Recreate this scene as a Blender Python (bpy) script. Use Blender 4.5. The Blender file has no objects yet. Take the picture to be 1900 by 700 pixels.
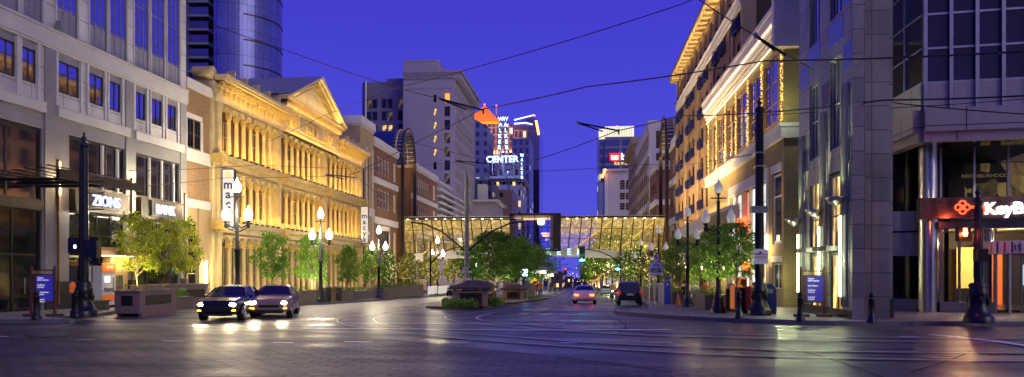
import bpy, math, random
from mathutils import Vector, Matrix
random.seed(7)
C = bpy.context.scene.collection
S = bpy.context.scene
# ---------------------------------------------------------------- camera
F, H, CX, HY = 1400.0, 2.15, 950.0, 500.0
YAW = math.atan(130.0 / F)
cy_, sy_ = math.cos(YAW), math.sin(YAW)
cam_d = bpy.data.cameras.new('camera'); cam = bpy.data.objects.new('camera', cam_d); C.objects.link(cam)
cam.location = (0, 0, H); cam.rotation_euler = (math.radians(90), 0, YAW)
cam_d.sensor_width = 36; cam_d.lens = 36 * F / 1900; cam_d.shift_y = 150 / 1900
cam_d.clip_start = 0.1; cam_d.clip_end = 5000
S.camera = cam
# ---------------------------------------------------------------- world, dusk sky with the afterglow low in the west (+X, behind the camera)
W = bpy.data.worlds.new('World'); S.world = W; W.use_nodes = True
wn, wl = W.node_tree.nodes, W.node_tree.links
wn.clear()
wo = wn.new('ShaderNodeOutputWorld'); bg = wn.new('ShaderNodeBackground'); tc = wn.new('ShaderNodeTexCoord')
sep = wn.new('ShaderNodeSeparateXYZ'); wl.new(tc.outputs['Generated'], sep.inputs[0])
cr = wn.new('ShaderNodeValToRGB'); wl.new(sep.outputs['Z'], cr.inputs[0])
e = cr.color_ramp.elements
e[0].position = 0.0; e[0].color = (.098, .100, .71, 1); e[1].position = 1.0; e[1].color = (.035, .026, .34, 1)
n_ = e.new(.12); n_.color = (.078, .076, .71, 1); n_ = e.new(.36); n_.color = (.052, .043, .59, 1)
dot = wn.new('ShaderNodeVectorMath'); dot.operation = 'DOT_PRODUCT'; wl.new(tc.outputs['Generated'], dot.inputs[0])
dot.inputs[1].default_value = (.80, -.60, .05)
mr = wn.new('ShaderNodeMapRange'); mr.interpolation_type = 'SMOOTHSTEP'; wl.new(dot.outputs['Value'], mr.inputs[0])
mr.inputs[1].default_value = .25; mr.inputs[2].default_value = 1.0
mx = wn.new('ShaderNodeMix'); mx.data_type = 'RGBA'; wl.new(mr.outputs[0], mx.inputs[0]); wl.new(cr.outputs[0], mx.inputs[6])
mx.inputs[7].default_value = (.30, .25, .54, 1)
wl.new(mx.outputs[2], bg.inputs[0]); bg.inputs[1].default_value = .79; wl.new(bg.outputs[0], wo.inputs[0])
# the last light of the set sun: a wide, weak glow from the west
sl = bpy.data.lights.new('afterglow', 'SUN'); sl.energy = .55; sl.angle = math.radians(35); sl.color = (.94, .85, .88)
so = bpy.data.objects.new('afterglow', sl); C.objects.link(so)
so.rotation_euler = Vector((.72, -.52, .40)).to_track_quat('Z', 'Y').to_euler()
S.view_settings.view_transform = 'Standard'; S.view_settings.look = 'None'
S.view_settings.exposure = 0.35; S.view_settings.gamma = 1.0
try:
    S.cycles.max_bounces = 6; S.cycles.diffuse_bounces = 2; S.cycles.glossy_bounces = 3; S.cycles.transmission_bounces = 3
    S.cycles.transparent_max_bounces = 10; S.cycles.sample_clamp_indirect = 3.0; S.cycles.use_denoising = True
    S.cycles.caustics_reflective = False; S.cycles.caustics_refractive = False
except Exception: pass

# ---------------------------------------------------------------- places
def gz(Y):                                   # the street runs level over the crossing, then downhill
    if Y < 22: return 0.0
    if Y < 42: return -.0215 * (Y - 22) ** 2 / 40
    return -.0215 * (Y - 32)
def pt(px, py, D):
    u = (px - CX) / F
    return Vector((D * (-sy_ + u * cy_), D * (cy_ + u * sy_), H + D * (HY - py) / F))
def gp(px, py, up=0.0):                      # where the ray meets the ground
    lo, hi = 1.0, 1500.0
    for _ in range(60):
        m = (lo + hi) / 2; p = pt(px, py, m)
        if p.z > gz(p.y) + up: lo = m
        else: hi = m
    return pt(px, py, lo)
def onX(px, X):
    u = (px - CX) / F; D = X / (-sy_ + u * cy_); return D, D * (cy_ + u * sy_)
def onY(px, Y):
    u = (px - CX) / F; D = Y / (cy_ + u * sy_); return D, D * (-sy_ + u * cy_)
def zat(py, D): return H + D * (HY - py) / F
XL = onX(0, -1)[0]; XL = -((H - .15) * F / 77) / XL          # plane of the left-hand fronts
XR = onY(1235, onX(748, XL)[1])[1]                   # plane of the right-hand fronts

# ---------------------------------------------------------------- mesh builder
EACH = set('dark_plinth parapet panel pier granite_panel sill_band window_surround cornice_bracket eaves_bracket console_block ledge_uplight ceiling_light strut louvre grille fin wall_wash end_pier dark_panel corner_pilaster shop_pier bracket eaves_uplight surround drainpipe entrance_hood slot_window side_window window light_tube lit_entry door_seam pillar foot leg roof_rail plinth band steel_band clamp crown_mullion modillion'.split())
class MB:
    def __init__(s): s.v = []; s.f = []; s.m = []; s.sm = []; s.g = []
    def add(s, vs, fs, m=0, sm=False):
        b = len(s.v); s.g.append((b, len(s.f))); s.v += [tuple(v) for v in vs]
        for f in fs: s.f.append(tuple(b + i for i in f)); s.m.append(m); s.sm.append(sm)
    def box(s, x0, x1, y0, y1, z0, z1, m=0):
        if x0 > x1: x0, x1 = x1, x0
        if y0 > y1: y0, y1 = y1, y0
        if z0 > z1: z0, z1 = z1, z0
        s.add([(x0,y0,z0),(x1,y0,z0),(x1,y1,z0),(x0,y1,z0),(x0,y0,z1),(x1,y0,z1),(x1,y1,z1),(x0,y1,z1)],
              [(0,3,2,1),(4,5,6,7),(0,1,5,4),(1,2,6,5),(2,3,7,6),(3,0,4,7)], m)
        return s
    def quad(s, a, b, c, d, m=0): s.add([a,b,c,d], [(0,1,2,3)], m); return s
    def poly(s, pts, m=0): s.add(pts, [tuple(range(len(pts)))], m); return s
    def prism(s, pts, axis, a0, a1, m=0):           # 2D polygon extruded along an axis: pts are the other two coordinates
        def mk(p, a):
            return {'x': (a, p[0], p[1]), 'y': (p[0], a, p[1]), 'z': (p[0], p[1], a)}[axis]
        n = len(pts); vs = [mk(p, a0) for p in pts] + [mk(p, a1) for p in pts]
        fs = [tuple(range(n))[::-1], tuple(range(n, 2*n))] + [(i, (i+1) % n, n+(i+1) % n, n+i) for i in range(n)]
        s.add(vs, fs, m); return s
    def tube(s, pts, r, n=6, m=0, cap=True):
        pts = [Vector(p) for p in pts]; k = len(pts)
        if not isinstance(r, (list, tuple)): r = [r] * k
        vs = []; up = None
        for i, p in enumerate(pts):
            t = (pts[min(i+1, k-1)] - pts[max(i-1, 0)]).normalized()
            if up is None: up = Vector((0,0,1)) if abs(t.z) < .9 else Vector((1,0,0))
            a = t.cross(up).normalized(); b = a.cross(t).normalized(); up = b
            for j in range(n):
                q = 2*math.pi*j/n; vs.append(p + (a*math.cos(q) + b*math.sin(q)) * r[i])
        fs = [(i*n+j, i*n+(j+1) % n, (i+1)*n+(j+1) % n, (i+1)*n+j) for i in range(k-1) for j in range(n)]
        s.add(vs, fs, m, True)
        if cap: s.add(vs[:n], [tuple(range(n))], m); s.add(vs[-n:], [tuple(range(n))], m)
        return s
    def lathe(s, prof, c=(0,0,0), n=12, m=0, sm=True):   # prof: (r, z)
        vs = []
        for r, z in prof:
            for j in range(n):
                q = 2*math.pi*(j+.5)/n; vs.append((c[0]+r*math.cos(q), c[1]+r*math.sin(q), c[2]+z))
        k = len(prof)
        fs = [(i*n+j, i*n+(j+1) % n, (i+1)*n+(j+1) % n, (i+1)*n+j) for i in range(k-1) for j in range(n)]
        s.add(vs, fs, m, sm)
        s.add([vs[j] for j in range(n)], [tuple(range(n))], m); s.add([vs[(k-1)*n+j] for j in range(n)], [tuple(range(n))], m)
        return s
    def mesh(s, name, mats):
        me = bpy.data.meshes.new(name); me.from_pydata(s.v, [], s.f); me.update()
        for x in (mats if isinstance(mats, (list, tuple)) else [mats]): me.materials.append(x)
        me.polygons.foreach_set('material_index', s.m); me.polygons.foreach_set('use_smooth', s.sm)
        return me
    def each(s, name, mats, parent=None):             # every box or prism its own part
        G_ = s.g + [(len(s.v), len(s.f))]; o = None
        for (v0, f0), (v1, f1) in zip(G_[:-1], G_[1:]):
            q = MB(); q.v = s.v[v0:v1]; q.f = [tuple(i-v0 for i in f) for f in s.f[f0:f1]]; q.m = s.m[f0:f1]; q.sm = s.sm[f0:f1]
            o = link(name, q.mesh(name, mats), parent)
        return o
    def build(s, name, mats, parent=None):
        if name in EACH and s.g and 1 < len(s.g) < 101: return s.each(name, mats, parent)
        return link(name, s.mesh(name, mats), parent)
def link(name, data, parent=None, loc=None, rz=0.0, sc=None):
    o = bpy.data.objects.new(name, data); C.objects.link(o)
    if parent is not None: o.parent = parent
    if loc is not None: o.location = loc
    if rz: o.rotation_euler = (0, 0, rz)
    if sc is not None: o.scale = (sc,)*3 if not isinstance(sc, (tuple, list)) else sc
    return o
def tag(o, label=None, cat=None, group=None, kind=None):
    if label: o['label'] = label
    if cat: o['category'] = cat
    if group: o['group'] = group
    if kind: o['kind'] = kind
    return o
def thing(name, label, cat, loc=(0,0,0), rz=0.0, group=None):
    return tag(link(name, None, None, loc, rz), label, cat, group)
def text(name, body, size, mat, parent, loc, rot, ext=.03, align='CENTER', sp=1.0, bold=0.0, line=1.0):
    c = bpy.data.curves.new(name, 'FONT'); c.body = body; c.size = size; c.extrude = ext; c.align_x = align; c.offset = bold
    c.space_character = sp; c.space_line = line; c.resolution_u = 3; c.materials.append(mat)
    tmp = bpy.data.objects.new('tmp', c); me = bpy.data.meshes.new_from_object(tmp); bpy.data.objects.remove(tmp); bpy.data.curves.remove(c)
    if not me.materials: me.materials.append(mat)
    o = bpy.data.objects.new(name, me); C.objects.link(o); o.parent = parent; o.location = loc; o.rotation_euler = rot
    return o
def lamp(name, kind, parent, loc, energy, color, size=.2, rot=None, size_y=None, spot=None, blend=.5, spread=None):
    l = bpy.data.lights.new(name, kind); l.energy = energy; l.color = color
    if kind == 'AREA':
        l.shape = 'RECTANGLE'; l.size = size; l.size_y = size_y or size
        if spread: l.spread = math.radians(spread)
    else: l.shadow_soft_size = 0.0
    if kind == 'SPOT': l.spot_size = math.radians(spot or 60); l.spot_blend = blend
    o = bpy.data.objects.new(name, l); C.objects.link(o); o.parent = parent; o.location = loc
    if rot: o.rotation_euler = rot
    return o
UP = (math.pi, 0, 0)
# ---------------------------------------------------------------- materials
def newmat(name):
    m = bpy.data.materials.new(name); m.use_nodes = True
    return m, m.node_tree.nodes, m.node_tree.links, m.node_tree.nodes['Principled BSDF']
def mat(name, col, rough=.6, metal=0.0, var=.12, scale=3.0, bump=0.0, emit=None, es=0.0, spec=.5, fine=None, coat=0):
    m, n, l, p = newmat(name)
    p.inputs['Roughness'].default_value = rough; p.inputs['Metallic'].default_value = metal
    p.inputs['Specular IOR Level'].default_value = spec
    if coat: p.inputs['Coat Weight'].default_value = coat; p.inputs['Coat Roughness'].default_value = .05
    if var > 0:
        t = n.new('ShaderNodeTexCoord'); z = n.new('ShaderNodeTexNoise'); z.inputs['Scale'].default_value = scale
        z.inputs['Detail'].default_value = 5; l.new(t.outputs['Object'], z.inputs['Vector'])
        r = n.new('ShaderNodeMapRange'); l.new(z.outputs[0], r.inputs[0]); r.inputs[1].default_value = .3; r.inputs[2].default_value = .7
        r.inputs[3].default_value = 1 - var; r.inputs[4].default_value = 1 + var
        h = n.new('ShaderNodeVectorMath'); h.operation = 'SCALE'; h.inputs[0].default_value = col[:3]; l.new(r.outputs[0], h.inputs['Scale'])
        out = h.outputs[0]
        if fine:
            z2 = n.new('ShaderNodeTexNoise'); z2.inputs['Scale'].default_value = fine; z2.inputs['Detail'].default_value = 2
            l.new(t.outputs['Object'], z2.inputs['Vector'])
            r2 = n.new('ShaderNodeMapRange'); l.new(z2.outputs[0], r2.inputs[0]); r2.inputs[1].default_value = .35; r2.inputs[2].default_value = .65
            r2.inputs[3].default_value = .72; r2.inputs[4].default_value = 1.25
            h2 = n.new('ShaderNodeVectorMath'); h2.operation = 'SCALE'; l.new(out, h2.inputs[0]); l.new(r2.outputs[0], h2.inputs['Scale']); out = h2.outputs[0]
        l.new(out, p.inputs['Base Color'])
        if bump:
            b = n.new('ShaderNodeBump'); b.inputs['Strength'].default_value = bump; b.inputs['Distance'].default_value = .02
            l.new(z.outputs[0], b.inputs['Height']); l.new(b.outputs[0], p.inputs['Normal'])
    else: p.inputs['Base Color'].default_value = (*col[:3], 1)
    if emit: p.inputs['Emission Color'].default_value = (*emit, 1); p.inputs['Emission Strength'].default_value = es
    return m
def blockmat(name, c1, c2, mortar, bw, bh, ms=.01, off=.5, rough=.8, spec=.3, bump=.4, grain=30, planar=False, gr=.12):
    """bricks, stone panels or pavers; runs along x (or y) and up z, or over the ground when planar"""
    m, n, l, p = newmat(name)
    t = n.new('ShaderNodeTexCoord'); s = n.new('ShaderNodeSeparateXYZ'); l.new(t.outputs['Object'], s.inputs[0])
    c = n.new('ShaderNodeCombineXYZ')
    if planar: l.new(s.outputs[0], c.inputs[0]); l.new(s.outputs[1], c.inputs[1])
    else:
        a = n.new('ShaderNodeMath'); a.operation = 'ADD'; l.new(s.outputs[0], a.inputs[0]); l.new(s.outputs[1], a.inputs[1])
        l.new(a.outputs[0], c.inputs[0]); l.new(s.outputs[2], c.inputs[1])
    b = n.new('ShaderNodeTexBrick'); l.new(c.outputs[0], b.inputs['Vector']); b.offset = off
    b.inputs['Color1'].default_value = (*c1, 1); b.inputs['Color2'].default_value = (*c2, 1); b.inputs['Mortar'].default_value = (*mortar, 1)
    b.inputs['Scale'].default_value = 1; b.inputs['Brick Width'].default_value = bw; b.inputs['Row Height'].default_value = bh
    b.inputs['Mortar Size'].default_value = ms; b.inputs['Mortar Smooth'].default_value = .2
    z = n.new('ShaderNodeTexNoise'); z.inputs['Scale'].default_value = grain; z.inputs['Detail'].default_value = 4; l.new(t.outputs['Object'], z.inputs['Vector'])
    z2 = n.new('ShaderNodeTexNoise'); z2.inputs['Scale'].default_value = .35; z2.inputs['Detail'].default_value = 4; l.new(t.outputs['Object'], z2.inputs['Vector'])
    ad = n.new('ShaderNodeMath'); l.new(z.outputs[0], ad.inputs[0]); l.new(z2.outputs[0], ad.inputs[1])
    r = n.new('ShaderNodeMapRange'); l.new(ad.outputs[0], r.inputs[0]); r.inputs[1].default_value = .7; r.inputs[2].default_value = 1.3
    r.inputs[3].default_value = 1-gr*2; r.inputs[4].default_value = 1+gr*2
    h = n.new('ShaderNodeVectorMath'); h.operation = 'SCALE'; l.new(b.outputs['Color'], h.inputs[0]); l.new(r.outputs[0], h.inputs['Scale'])
    l.new(h.outputs[0], p.inputs['Base Color']); p.inputs['Roughness'].default_value = rough; p.inputs['Specular IOR Level'].default_value = spec
    if bump:
        u = n.new('ShaderNodeBump'); u.inputs['Strength'].default_value = bump; u.inputs['Distance'].default_value = .012; u.invert = True
        l.new(b.outputs['Fac'], u.inputs['Height']); l.new(u.outputs[0], p.inputs['Normal'])
    return m
def glowmat(name, col, s): 
    m, n, l, p = newmat(name); p.inputs['Base Color'].default_value = (*[min(1, c) for c in col], 1)
    p.inputs['Emission Color'].default_value = (*col, 1); p.inputs['Emission Strength'].default_value = s; p.inputs['Roughness'].default_value = .4
    return m
def roomglass(name, ca, cb, s, sx=1.2, sz=.8, rough=.08):
    """a lit room seen through a window: a patchwork of warm brightness behind glossy glass"""
    m, n, l, p = newmat(name); p.inputs['Base Color'].default_value = (.02, .02, .025, 1); p.inputs['Roughness'].default_value = rough
    t = n.new('ShaderNodeTexCoord'); mp = n.new('ShaderNodeMapping'); mp.inputs['Scale'].default_value = (sx, sx, sz); l.new(t.outputs['Object'], mp.inputs[0])
    v = n.new('ShaderNodeTexVoronoi'); v.distance = 'CHEBYCHEV'; v.inputs['Scale'].default_value = 1.0; l.new(mp.outputs[0], v.inputs['Vector'])
    z = n.new('ShaderNodeTexNoise'); z.inputs['Scale'].default_value = 2.5; z.inputs['Detail'].default_value = 3; l.new(mp.outputs[0], z.inputs['Vector'])
    sx_ = n.new('ShaderNodeSeparateColor'); l.new(v.outputs['Color'], sx_.inputs[0])
    a = n.new('ShaderNodeMath'); a.operation = 'MULTIPLY'; l.new(sx_.outputs[0], a.inputs[0]); l.new(z.outputs[0], a.inputs[1])
    k = n.new('ShaderNodeValToRGB'); l.new(a.outputs[0], k.inputs[0]); k.color_ramp.elements[0].color = (*ca, 1); k.color_ramp.elements[1].color = (*cb, 1)
    k.color_ramp.elements[0].position = .08; k.color_ramp.elements[1].position = .5
    l.new(k.outputs[0], p.inputs['Emission Color']); p.inputs['Emission Strength'].default_value = s
    return m
def clearglass(name, tint, refl=.25, rough=.02):
    m, n, l, p = newmat(name); n.remove(p); o = n['Material Output']
    t = n.new('ShaderNodeBsdfTransparent'); t.inputs[0].default_value = (*tint, 1)
    g = n.new('ShaderNodeBsdfGlossy'); g.inputs['Roughness'].default_value = rough
    f = n.new('ShaderNodeLayerWeight'); f.inputs[0].default_value = refl
    x = n.new('ShaderNodeMixShader'); l.new(f.outputs['Fresnel'], x.inputs[0]); l.new(t.outputs[0], x.inputs[1]); l.new(g.outputs[0], x.inputs[2]); l.new(x.outputs[0], o.inputs[0])
    return m
def leafmat(name, a, b):
    m, n, l, p = newmat(name); o = n['Material Output']
    g = n.new('ShaderNodeNewGeometry'); k = n.new('ShaderNodeValToRGB'); l.new(g.outputs['Random Per Island'], k.inputs[0])
    k.color_ramp.elements[0].color = (*a, 1); k.color_ramp.elements[1].color = (*b, 1)
    l.new(k.outputs[0], p.inputs['Base Color']); p.inputs['Roughness'].default_value = .55
    t = n.new('ShaderNodeBsdfTranslucent'); l.new(k.outputs[0], t.inputs[0])
    x = n.new('ShaderNodeMixShader'); x.inputs[0].default_value = .45; l.new(p.outputs[0], x.inputs[1]); l.new(t.outputs[0], x.inputs[2]); l.new(x.outputs[0], o.inputs[0])
    return m
M = {}
M['lime'] = blockmat('pale_limestone', (.56,.54,.52), (.51,.49,.48), (.20,.19,.18), 2.4, 1.15, .022, 0, .7, .3, .3, 14, gr=.2)
M['limeplain'] = mat('limestone_trim', (.56,.54,.52), .7, var=.07, scale=.8)
M['granite'] = mat('speckled_granite', (.27,.26,.27), .35, var=.16, scale=.5, fine=18)
M['granitedark'] = mat('dark_granite', (.045,.042,.045), .2, var=.2, scale=1.5, fine=30)
M['brick'] = blockmat('tan_brick', (.34,.20,.095), (.27,.155,.075), (.20,.15,.10), .30, .10, .012)
M['brickred'] = blockmat('red_brown_brick', (.26,.125,.065), (.20,.095,.052), (.15,.10,.07), .30, .10, .012)
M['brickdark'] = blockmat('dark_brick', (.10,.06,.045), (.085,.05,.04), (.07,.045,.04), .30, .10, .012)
M['brickyel'] = blockmat('buff_brick', (.40,.30,.13), (.33,.24,.10), (.22,.17,.09), .30, .10, .012)
M['stucco'] = mat('tan_stucco', (.42,.30,.16), .85, var=.08, scale=.5, fine=20)
M['cream'] = mat('cream_paint', (.62,.48,.24), .5, var=.16, scale=1.1)
M['creamdk'] = mat('olive_cream_panel', (.34,.28,.17), .6, var=.10, scale=.8)
M['gold'] = mat('gilt_ironwork', (.72,.50,.14), .42, var=.18, scale=9, metal=.25)
M['bandwhite'] = mat('pale_stone_band', (.60,.57,.54), .7, var=.06, scale=1.0)
M['concrete'] = mat('concrete', (.42,.40,.38), .8, var=.12, scale=1.2, fine=25)
M['oldconc'] = mat('old_painted_wall', (.40,.35,.42), .85, var=.08, scale=.12)
M['oldconc2'] = mat('grey_brick_wall', (.26,.23,.29), .85, var=.10, scale=.2)
M['blackmetal'] = mat('black_painted_iron', (.018,.018,.02), .3, .3, var=.2, scale=6)
M['darkmetal'] = mat('dark_bronze_metal', (.045,.035,.03), .35, .6, var=.15, scale=4)
M['steel'] = mat('brushed_steel', (.55,.55,.56), .25, 1, var=.1, scale=3)
M['steelsoft'] = mat('satin_steel', (.42,.42,.43), .38, 1, var=.1, scale=3)
M['copper'] = mat('copper_pole', (.50,.28,.10), .3, .9, var=.1)
M['whitemetal'] = mat('white_painted_metal', (.72,.72,.70), .4, var=.05)
M['greymetal'] = mat('grey_painted_metal', (.22,.23,.25), .45, var=.08)
M['gmir'] = mat('sky_mirror_glass', (.62,.60,.70), .03, 1, var=.04, scale=.6)
M['gmird'] = mat('dark_mirror_glass', (.20,.18,.24), .05, .9, var=.2, scale=.5)
M['gdark'] = mat('dark_glass', (.010,.010,.014), .06, 0, var=.3, scale=1, spec=.7)
M['glit'] = roomglass('lit_room_glass', (.06,.03,.006), (1.0,.66,.22), 1.5)
M['glitw'] = roomglass('white_lit_shop_glass', (.40,.42,.38), (.95,1.0,.92), 2.0, .7, .6)
M['gdim'] = roomglass('dim_room_glass', (.006,.006,.006), (.22,.14,.05), .8)
M['gwarm'] = roomglass('warm_shop_glass', (.14,.08,.02), (1.0,.66,.24), 2.2, 1.0, .5)
M['clear'] = clearglass('clear_shop_glass', (.80,.82,.80), .22)
M['globe_on'] = glowmat('lit_lamp_globe', (1.0,.97,.84), 9)
M['globe_off'] = mat('unlit_globe_faint_glow', (.72,.72,.70), .3, var=.05, emit=(1,.9,.7), es=.12)  # faint glow put into globes that are switched off
M['warmlamp'] = glowmat('warm_lamp_glow', (1.0,.80,.46), 7)
M['strip'] = glowmat('warm_light_strip', (1.0,.80,.42), 5)
M['neonblue'] = glowmat('blue_white_neon', (.50,.68,1.0), 1.9)
M['neonblue2'] = glowmat('blue_neon', (.20,.32,1.0), 3.0)
M['signface'] = mat('backlit_sign_face', (.30,.30,.30), .6, var=0, emit=(.92,.90,.88), es=.48)
M['purpleletter'] = mat('dark_purple_letter', (.035,.03,.12), .5, var=0)
M['letterblue'] = glowmat('blue_backlit_letter', (.62,.70,1.0), .85)
M['red'] = glowmat('red_signal', (1.0,.06,.02), 9)
M['redtail'] = glowmat('red_tail_lamp', (1.0,.10,.03), 7)
M['green'] = glowmat('green_signal', (.12,1.0,.70), 30)
M['orange'] = glowmat('orange_glow', (1.0,.28,.05), 6)
M['head'] = glowmat('headlamp_glow', (1.0,.92,.68), 30)
M['white'] = mat('white_sheet', (.75,.75,.75), .5, var=.03)
M['blacktxt'] = mat('black_lettering', (.01,.01,.01), .5, var=0)
M['bark'] = mat('tree_bark', (.16,.12,.08), .9, var=.3, scale=8, bump=.4)
M['leafy'] = leafmat('yellow_green_leaves', (.20,.25,.012), (.40,.42,.03))
M['leafg'] = leafmat('green_leaves', (.10,.25,.018), (.24,.42,.045))
M['leafd'] = leafmat('deep_green_leaves', (.085,.24,.02), (.19,.40,.045))
M['soil'] = mat('planter_soil', (.05,.035,.025), .95)
M['purplegran'] = mat('rose_granite', (.25,.16,.165), .5, var=.1, scale=1.5, fine=35)
M['browngran'] = mat('brown_granite', (.20,.15,.12), .5, var=.1, scale=1.5, fine=35)
M['mesh'] = mat('black_wire_grille', (.01,.01,.01), .5)
M['rubber'] = mat('black_rubber', (.012,.012,.012), .8)
M['carblack'] = mat('black_car_paint', (.012,.012,.014), .18, .3, var=0, coat=1)
M['carsilver'] = mat('bronze_silver_car_paint', (.44,.29,.22), .3, .35, var=0, coat=1)
M['carwhite'] = mat('white_car_paint', (.75,.74,.74), .25, 0, var=0, coat=1)
M['cargrey'] = mat('grey_car_paint', (.16,.16,.17), .25, .4, var=0, coat=1)
M['cargreen'] = mat('charcoal_car_paint', (.035,.037,.035), .2, .4, var=0, coat=1)
M['signblue'] = mat('blue_glow_sign_panel', (.035,.03,.30), .35, var=.03, emit=(.05,.045,.5), es=.25)  # faint glow put into the blue panel colour
M['signbrown'] = mat('brown_sign_frame', (.10,.045,.03), .5)
M['meterblue'] = mat('blue_paint', (.03,.06,.50), .35, var=.03)
M['skin'] = mat('skin', (.45,.27,.18), .6, var=.05)
M['hair'] = mat('dark_hair', (.02,.014,.01), .7)
for k_, c_ in {'orange_cloth':(.62,.14,.03),'red_cloth':(.45,.05,.04),'white_cloth':(.7,.7,.7),'blue_cloth':(.04,.07,.30),'dark_cloth':(.02,.02,.025),'tan_cloth':(.3,.22,.14),'grey_cloth':(.2,.2,.21),'yellow_cloth':(.6,.42,.08)}.items():
    M[k_] = mat(k_, c_, .85, var=.1, scale=12)
M['cone'] = mat('orange_plastic', (.75,.13,.02), .45, var=.04)
M['yellow'] = mat('yellow_paint', (.62,.38,.04), .6, var=.15, scale=4)
M['orangep'] = mat('orange_glow_paint', (.65,.16,.03), .4, var=.05, emit=(.9,.2,.03), es=.25)  # orange paint given a faint glow of its own
M['ringblue'] = mat('blue_mailbox_paint', (.02,.035,.20), .35, var=.05)
WARM = (1.0, .70, .30); GOLD = (1.0, .60, .13)
# ================================================================ GROUND
def strip_sheet(name, polyfn, mats, zoff, ys, x0, x1):
    pass
def drape(poly, zoff, mb, m=0, step=2.0):
    """lay a polygon (list of (x,y)) on the ground: sliced along Y so that it follows the slope"""
    ymin = min(p[1] for p in poly); ymax = max(p[1] for p in poly)
    y = ymin
    while y < ymax - 1e-6:
        st = step if y < 120 else 20.0
        y2 = min(ymax, (math.floor(y / st + 1e-6) + 1) * st)
        q = clipy(clipy(poly, y, True), y2, False)
        if len(q) >= 3: mb.poly([(a, b, gz(b) + zoff) for a, b in q], m)
        y = y2
def clipy(poly, c, keep_above):
    out = []; n = len(poly)
    for i in range(n):
        a, b = poly[i], poly[(i+1) % n]
        ia = (a[1] >= c) if keep_above else (a[1] <= c); ib = (b[1] >= c) if keep_above else (b[1] <= c)
        if ia: out.append(a)
        if ia != ib:
            t = (c - a[1]) / (b[1] - a[1]); out.append((a[0] + t*(b[0]-a[0]), c))
    return out
asphalt = mat('street_asphalt', (.060,.054,.080), .34, var=.34, scale=.33, bump=.10, fine=22, spec=.6)
def vary_rough(m, lo, hi, sc):
    n, l = m.node_tree.nodes, m.node_tree.links; t = n.new('ShaderNodeTexCoord'); z = n.new('ShaderNodeTexNoise'); z.inputs['Scale'].default_value = sc; z.inputs['Detail'].default_value = 6
    mp = n.new('ShaderNodeMapping'); mp.inputs['Scale'].default_value = (.35,1,1); l.new(t.outputs['Object'], mp.inputs[0]); l.new(mp.outputs[0], z.inputs['Vector'])
    r = n.new('ShaderNodeMapRange'); r.inputs[1].default_value = .35; r.inputs[2].default_value = .65; r.inputs[3].default_value = lo; r.inputs[4].default_value = hi
    l.new(z.outputs[0], r.inputs[0]); l.new(r.outputs[0], n['Principled BSDF'].inputs['Roughness'])
vary_rough(asphalt, .26, .54, .5)
pavers = blockmat('brick_pavers', (.115,.080,.105), (.058,.044,.062), (.012,.010,.014), .60, .34, .06, .5, .48, .5, 1.0, 2, True, .25)
sidewalk = blockmat('pavement_slabs', (.26,.235,.21), (.22,.20,.18), (.10,.09,.08), 1.2, 1.2, .02, 0, .55, .4, .3, 5, True)
kerbm = mat('kerb_concrete', (.34,.32,.30), .6, var=.15, scale=1.5, fine=20)
concl = mat('concrete_lane', (.30,.285,.26), .55, var=.15, scale=.4, fine=18)
paintw = mat('worn_white_paint', (.82,.80,.80), .5, var=.25, scale=3)
painty = mat('worn_yellow_paint', (.60,.38,.06), .5, var=.3, scale=3)

mb = MB(); drape([(-700,-60),(700,-60),(700,1400),(-700,1400)], -.02, mb); tag(mb.build('ground', asphalt), kind='structure')
vary_rough(pavers, .40, .62, .7)
# brick paved middle of the crossing
def G(px, py): p = gp(px, py); return (p.x, p.y)
edge = [G(-150,606), G(0,610), G(250,606), G(450,607), G(614,617), G(703,627), G(800,636), G(900,646), G(1000,656), G(1150,672), G(1400,696), G(1600,712), G(1700, 730)]
poly_p = edge + [(7, 2), (7, -20), (-60,-20), (-60, 30)]
mb = MB(); drape(poly_p, -.012, mb, step=4); tag(mb.build('paved_crossing', pavers), kind='structure')
# pale concrete lane in front of the iron-front store
mb = MB(); drape([G(455,583), (-24,50), (-19.3,56), (-19.3,112), (-13.2,112), (-13.2,75), G(600,588), G(450,588)], -.008, mb); tag(mb.build('concrete_lane', concl), kind='structure')
def raised(name, poly, h=.15, m=sidewalk, kerb=.22):
    mb = MB(); drape(poly, h, mb)
    n = len(poly)
    for i in range(n):                                   # kerb faces
        a, b = poly[i], poly[(i+1) % n]; k = max(1, int((Vector(b)-Vector(a)).length / 3))
        for j in range(k):
            p = [a[q] + (b[q]-a[q])*j/k for q in (0,1)]; r = [a[q] + (b[q]-a[q])*(j+1)/k for q in (0,1)]
            mb.quad((*p, gz(p[1])-.05), (*r, gz(r[1])-.05), (*r, gz(r[1])+h), (*p, gz(p[1])+h), 1)
    o = mb.build(name, [m, kerbm]); tag(o, kind='structure'); return o
def kerbline(name, pts, w=.28, h=.155):
    mb = MB(); L = []
    for i, p in enumerate(pts):
        a = Vector(pts[max(0,i-1)]); b = Vector(pts[min(len(pts)-1,i+1)]); t = (b-a).normalized(); L.append(Vector(p) + Vector((-t.y, t.x)) * w)
    for i in range(len(pts)-1):
        a, b, c, d = pts[i], pts[i+1], L[i+1], L[i]
        mb.quad((a[0],a[1],gz(a[1])+h), (b[0],b[1],gz(b[1])+h), (c[0],c[1],gz(c[1])+h), (d[0],d[1],gz(d[1])+h))
        mb.quad((a[0],a[1],gz(a[1])-.05), (b[0],b[1],gz(b[1])-.05), (b[0],b[1],gz(b[1])+h), (a[0],a[1],gz(a[1])+h))
    tag(mb.build(name, kerbm), kind='structure')
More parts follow.
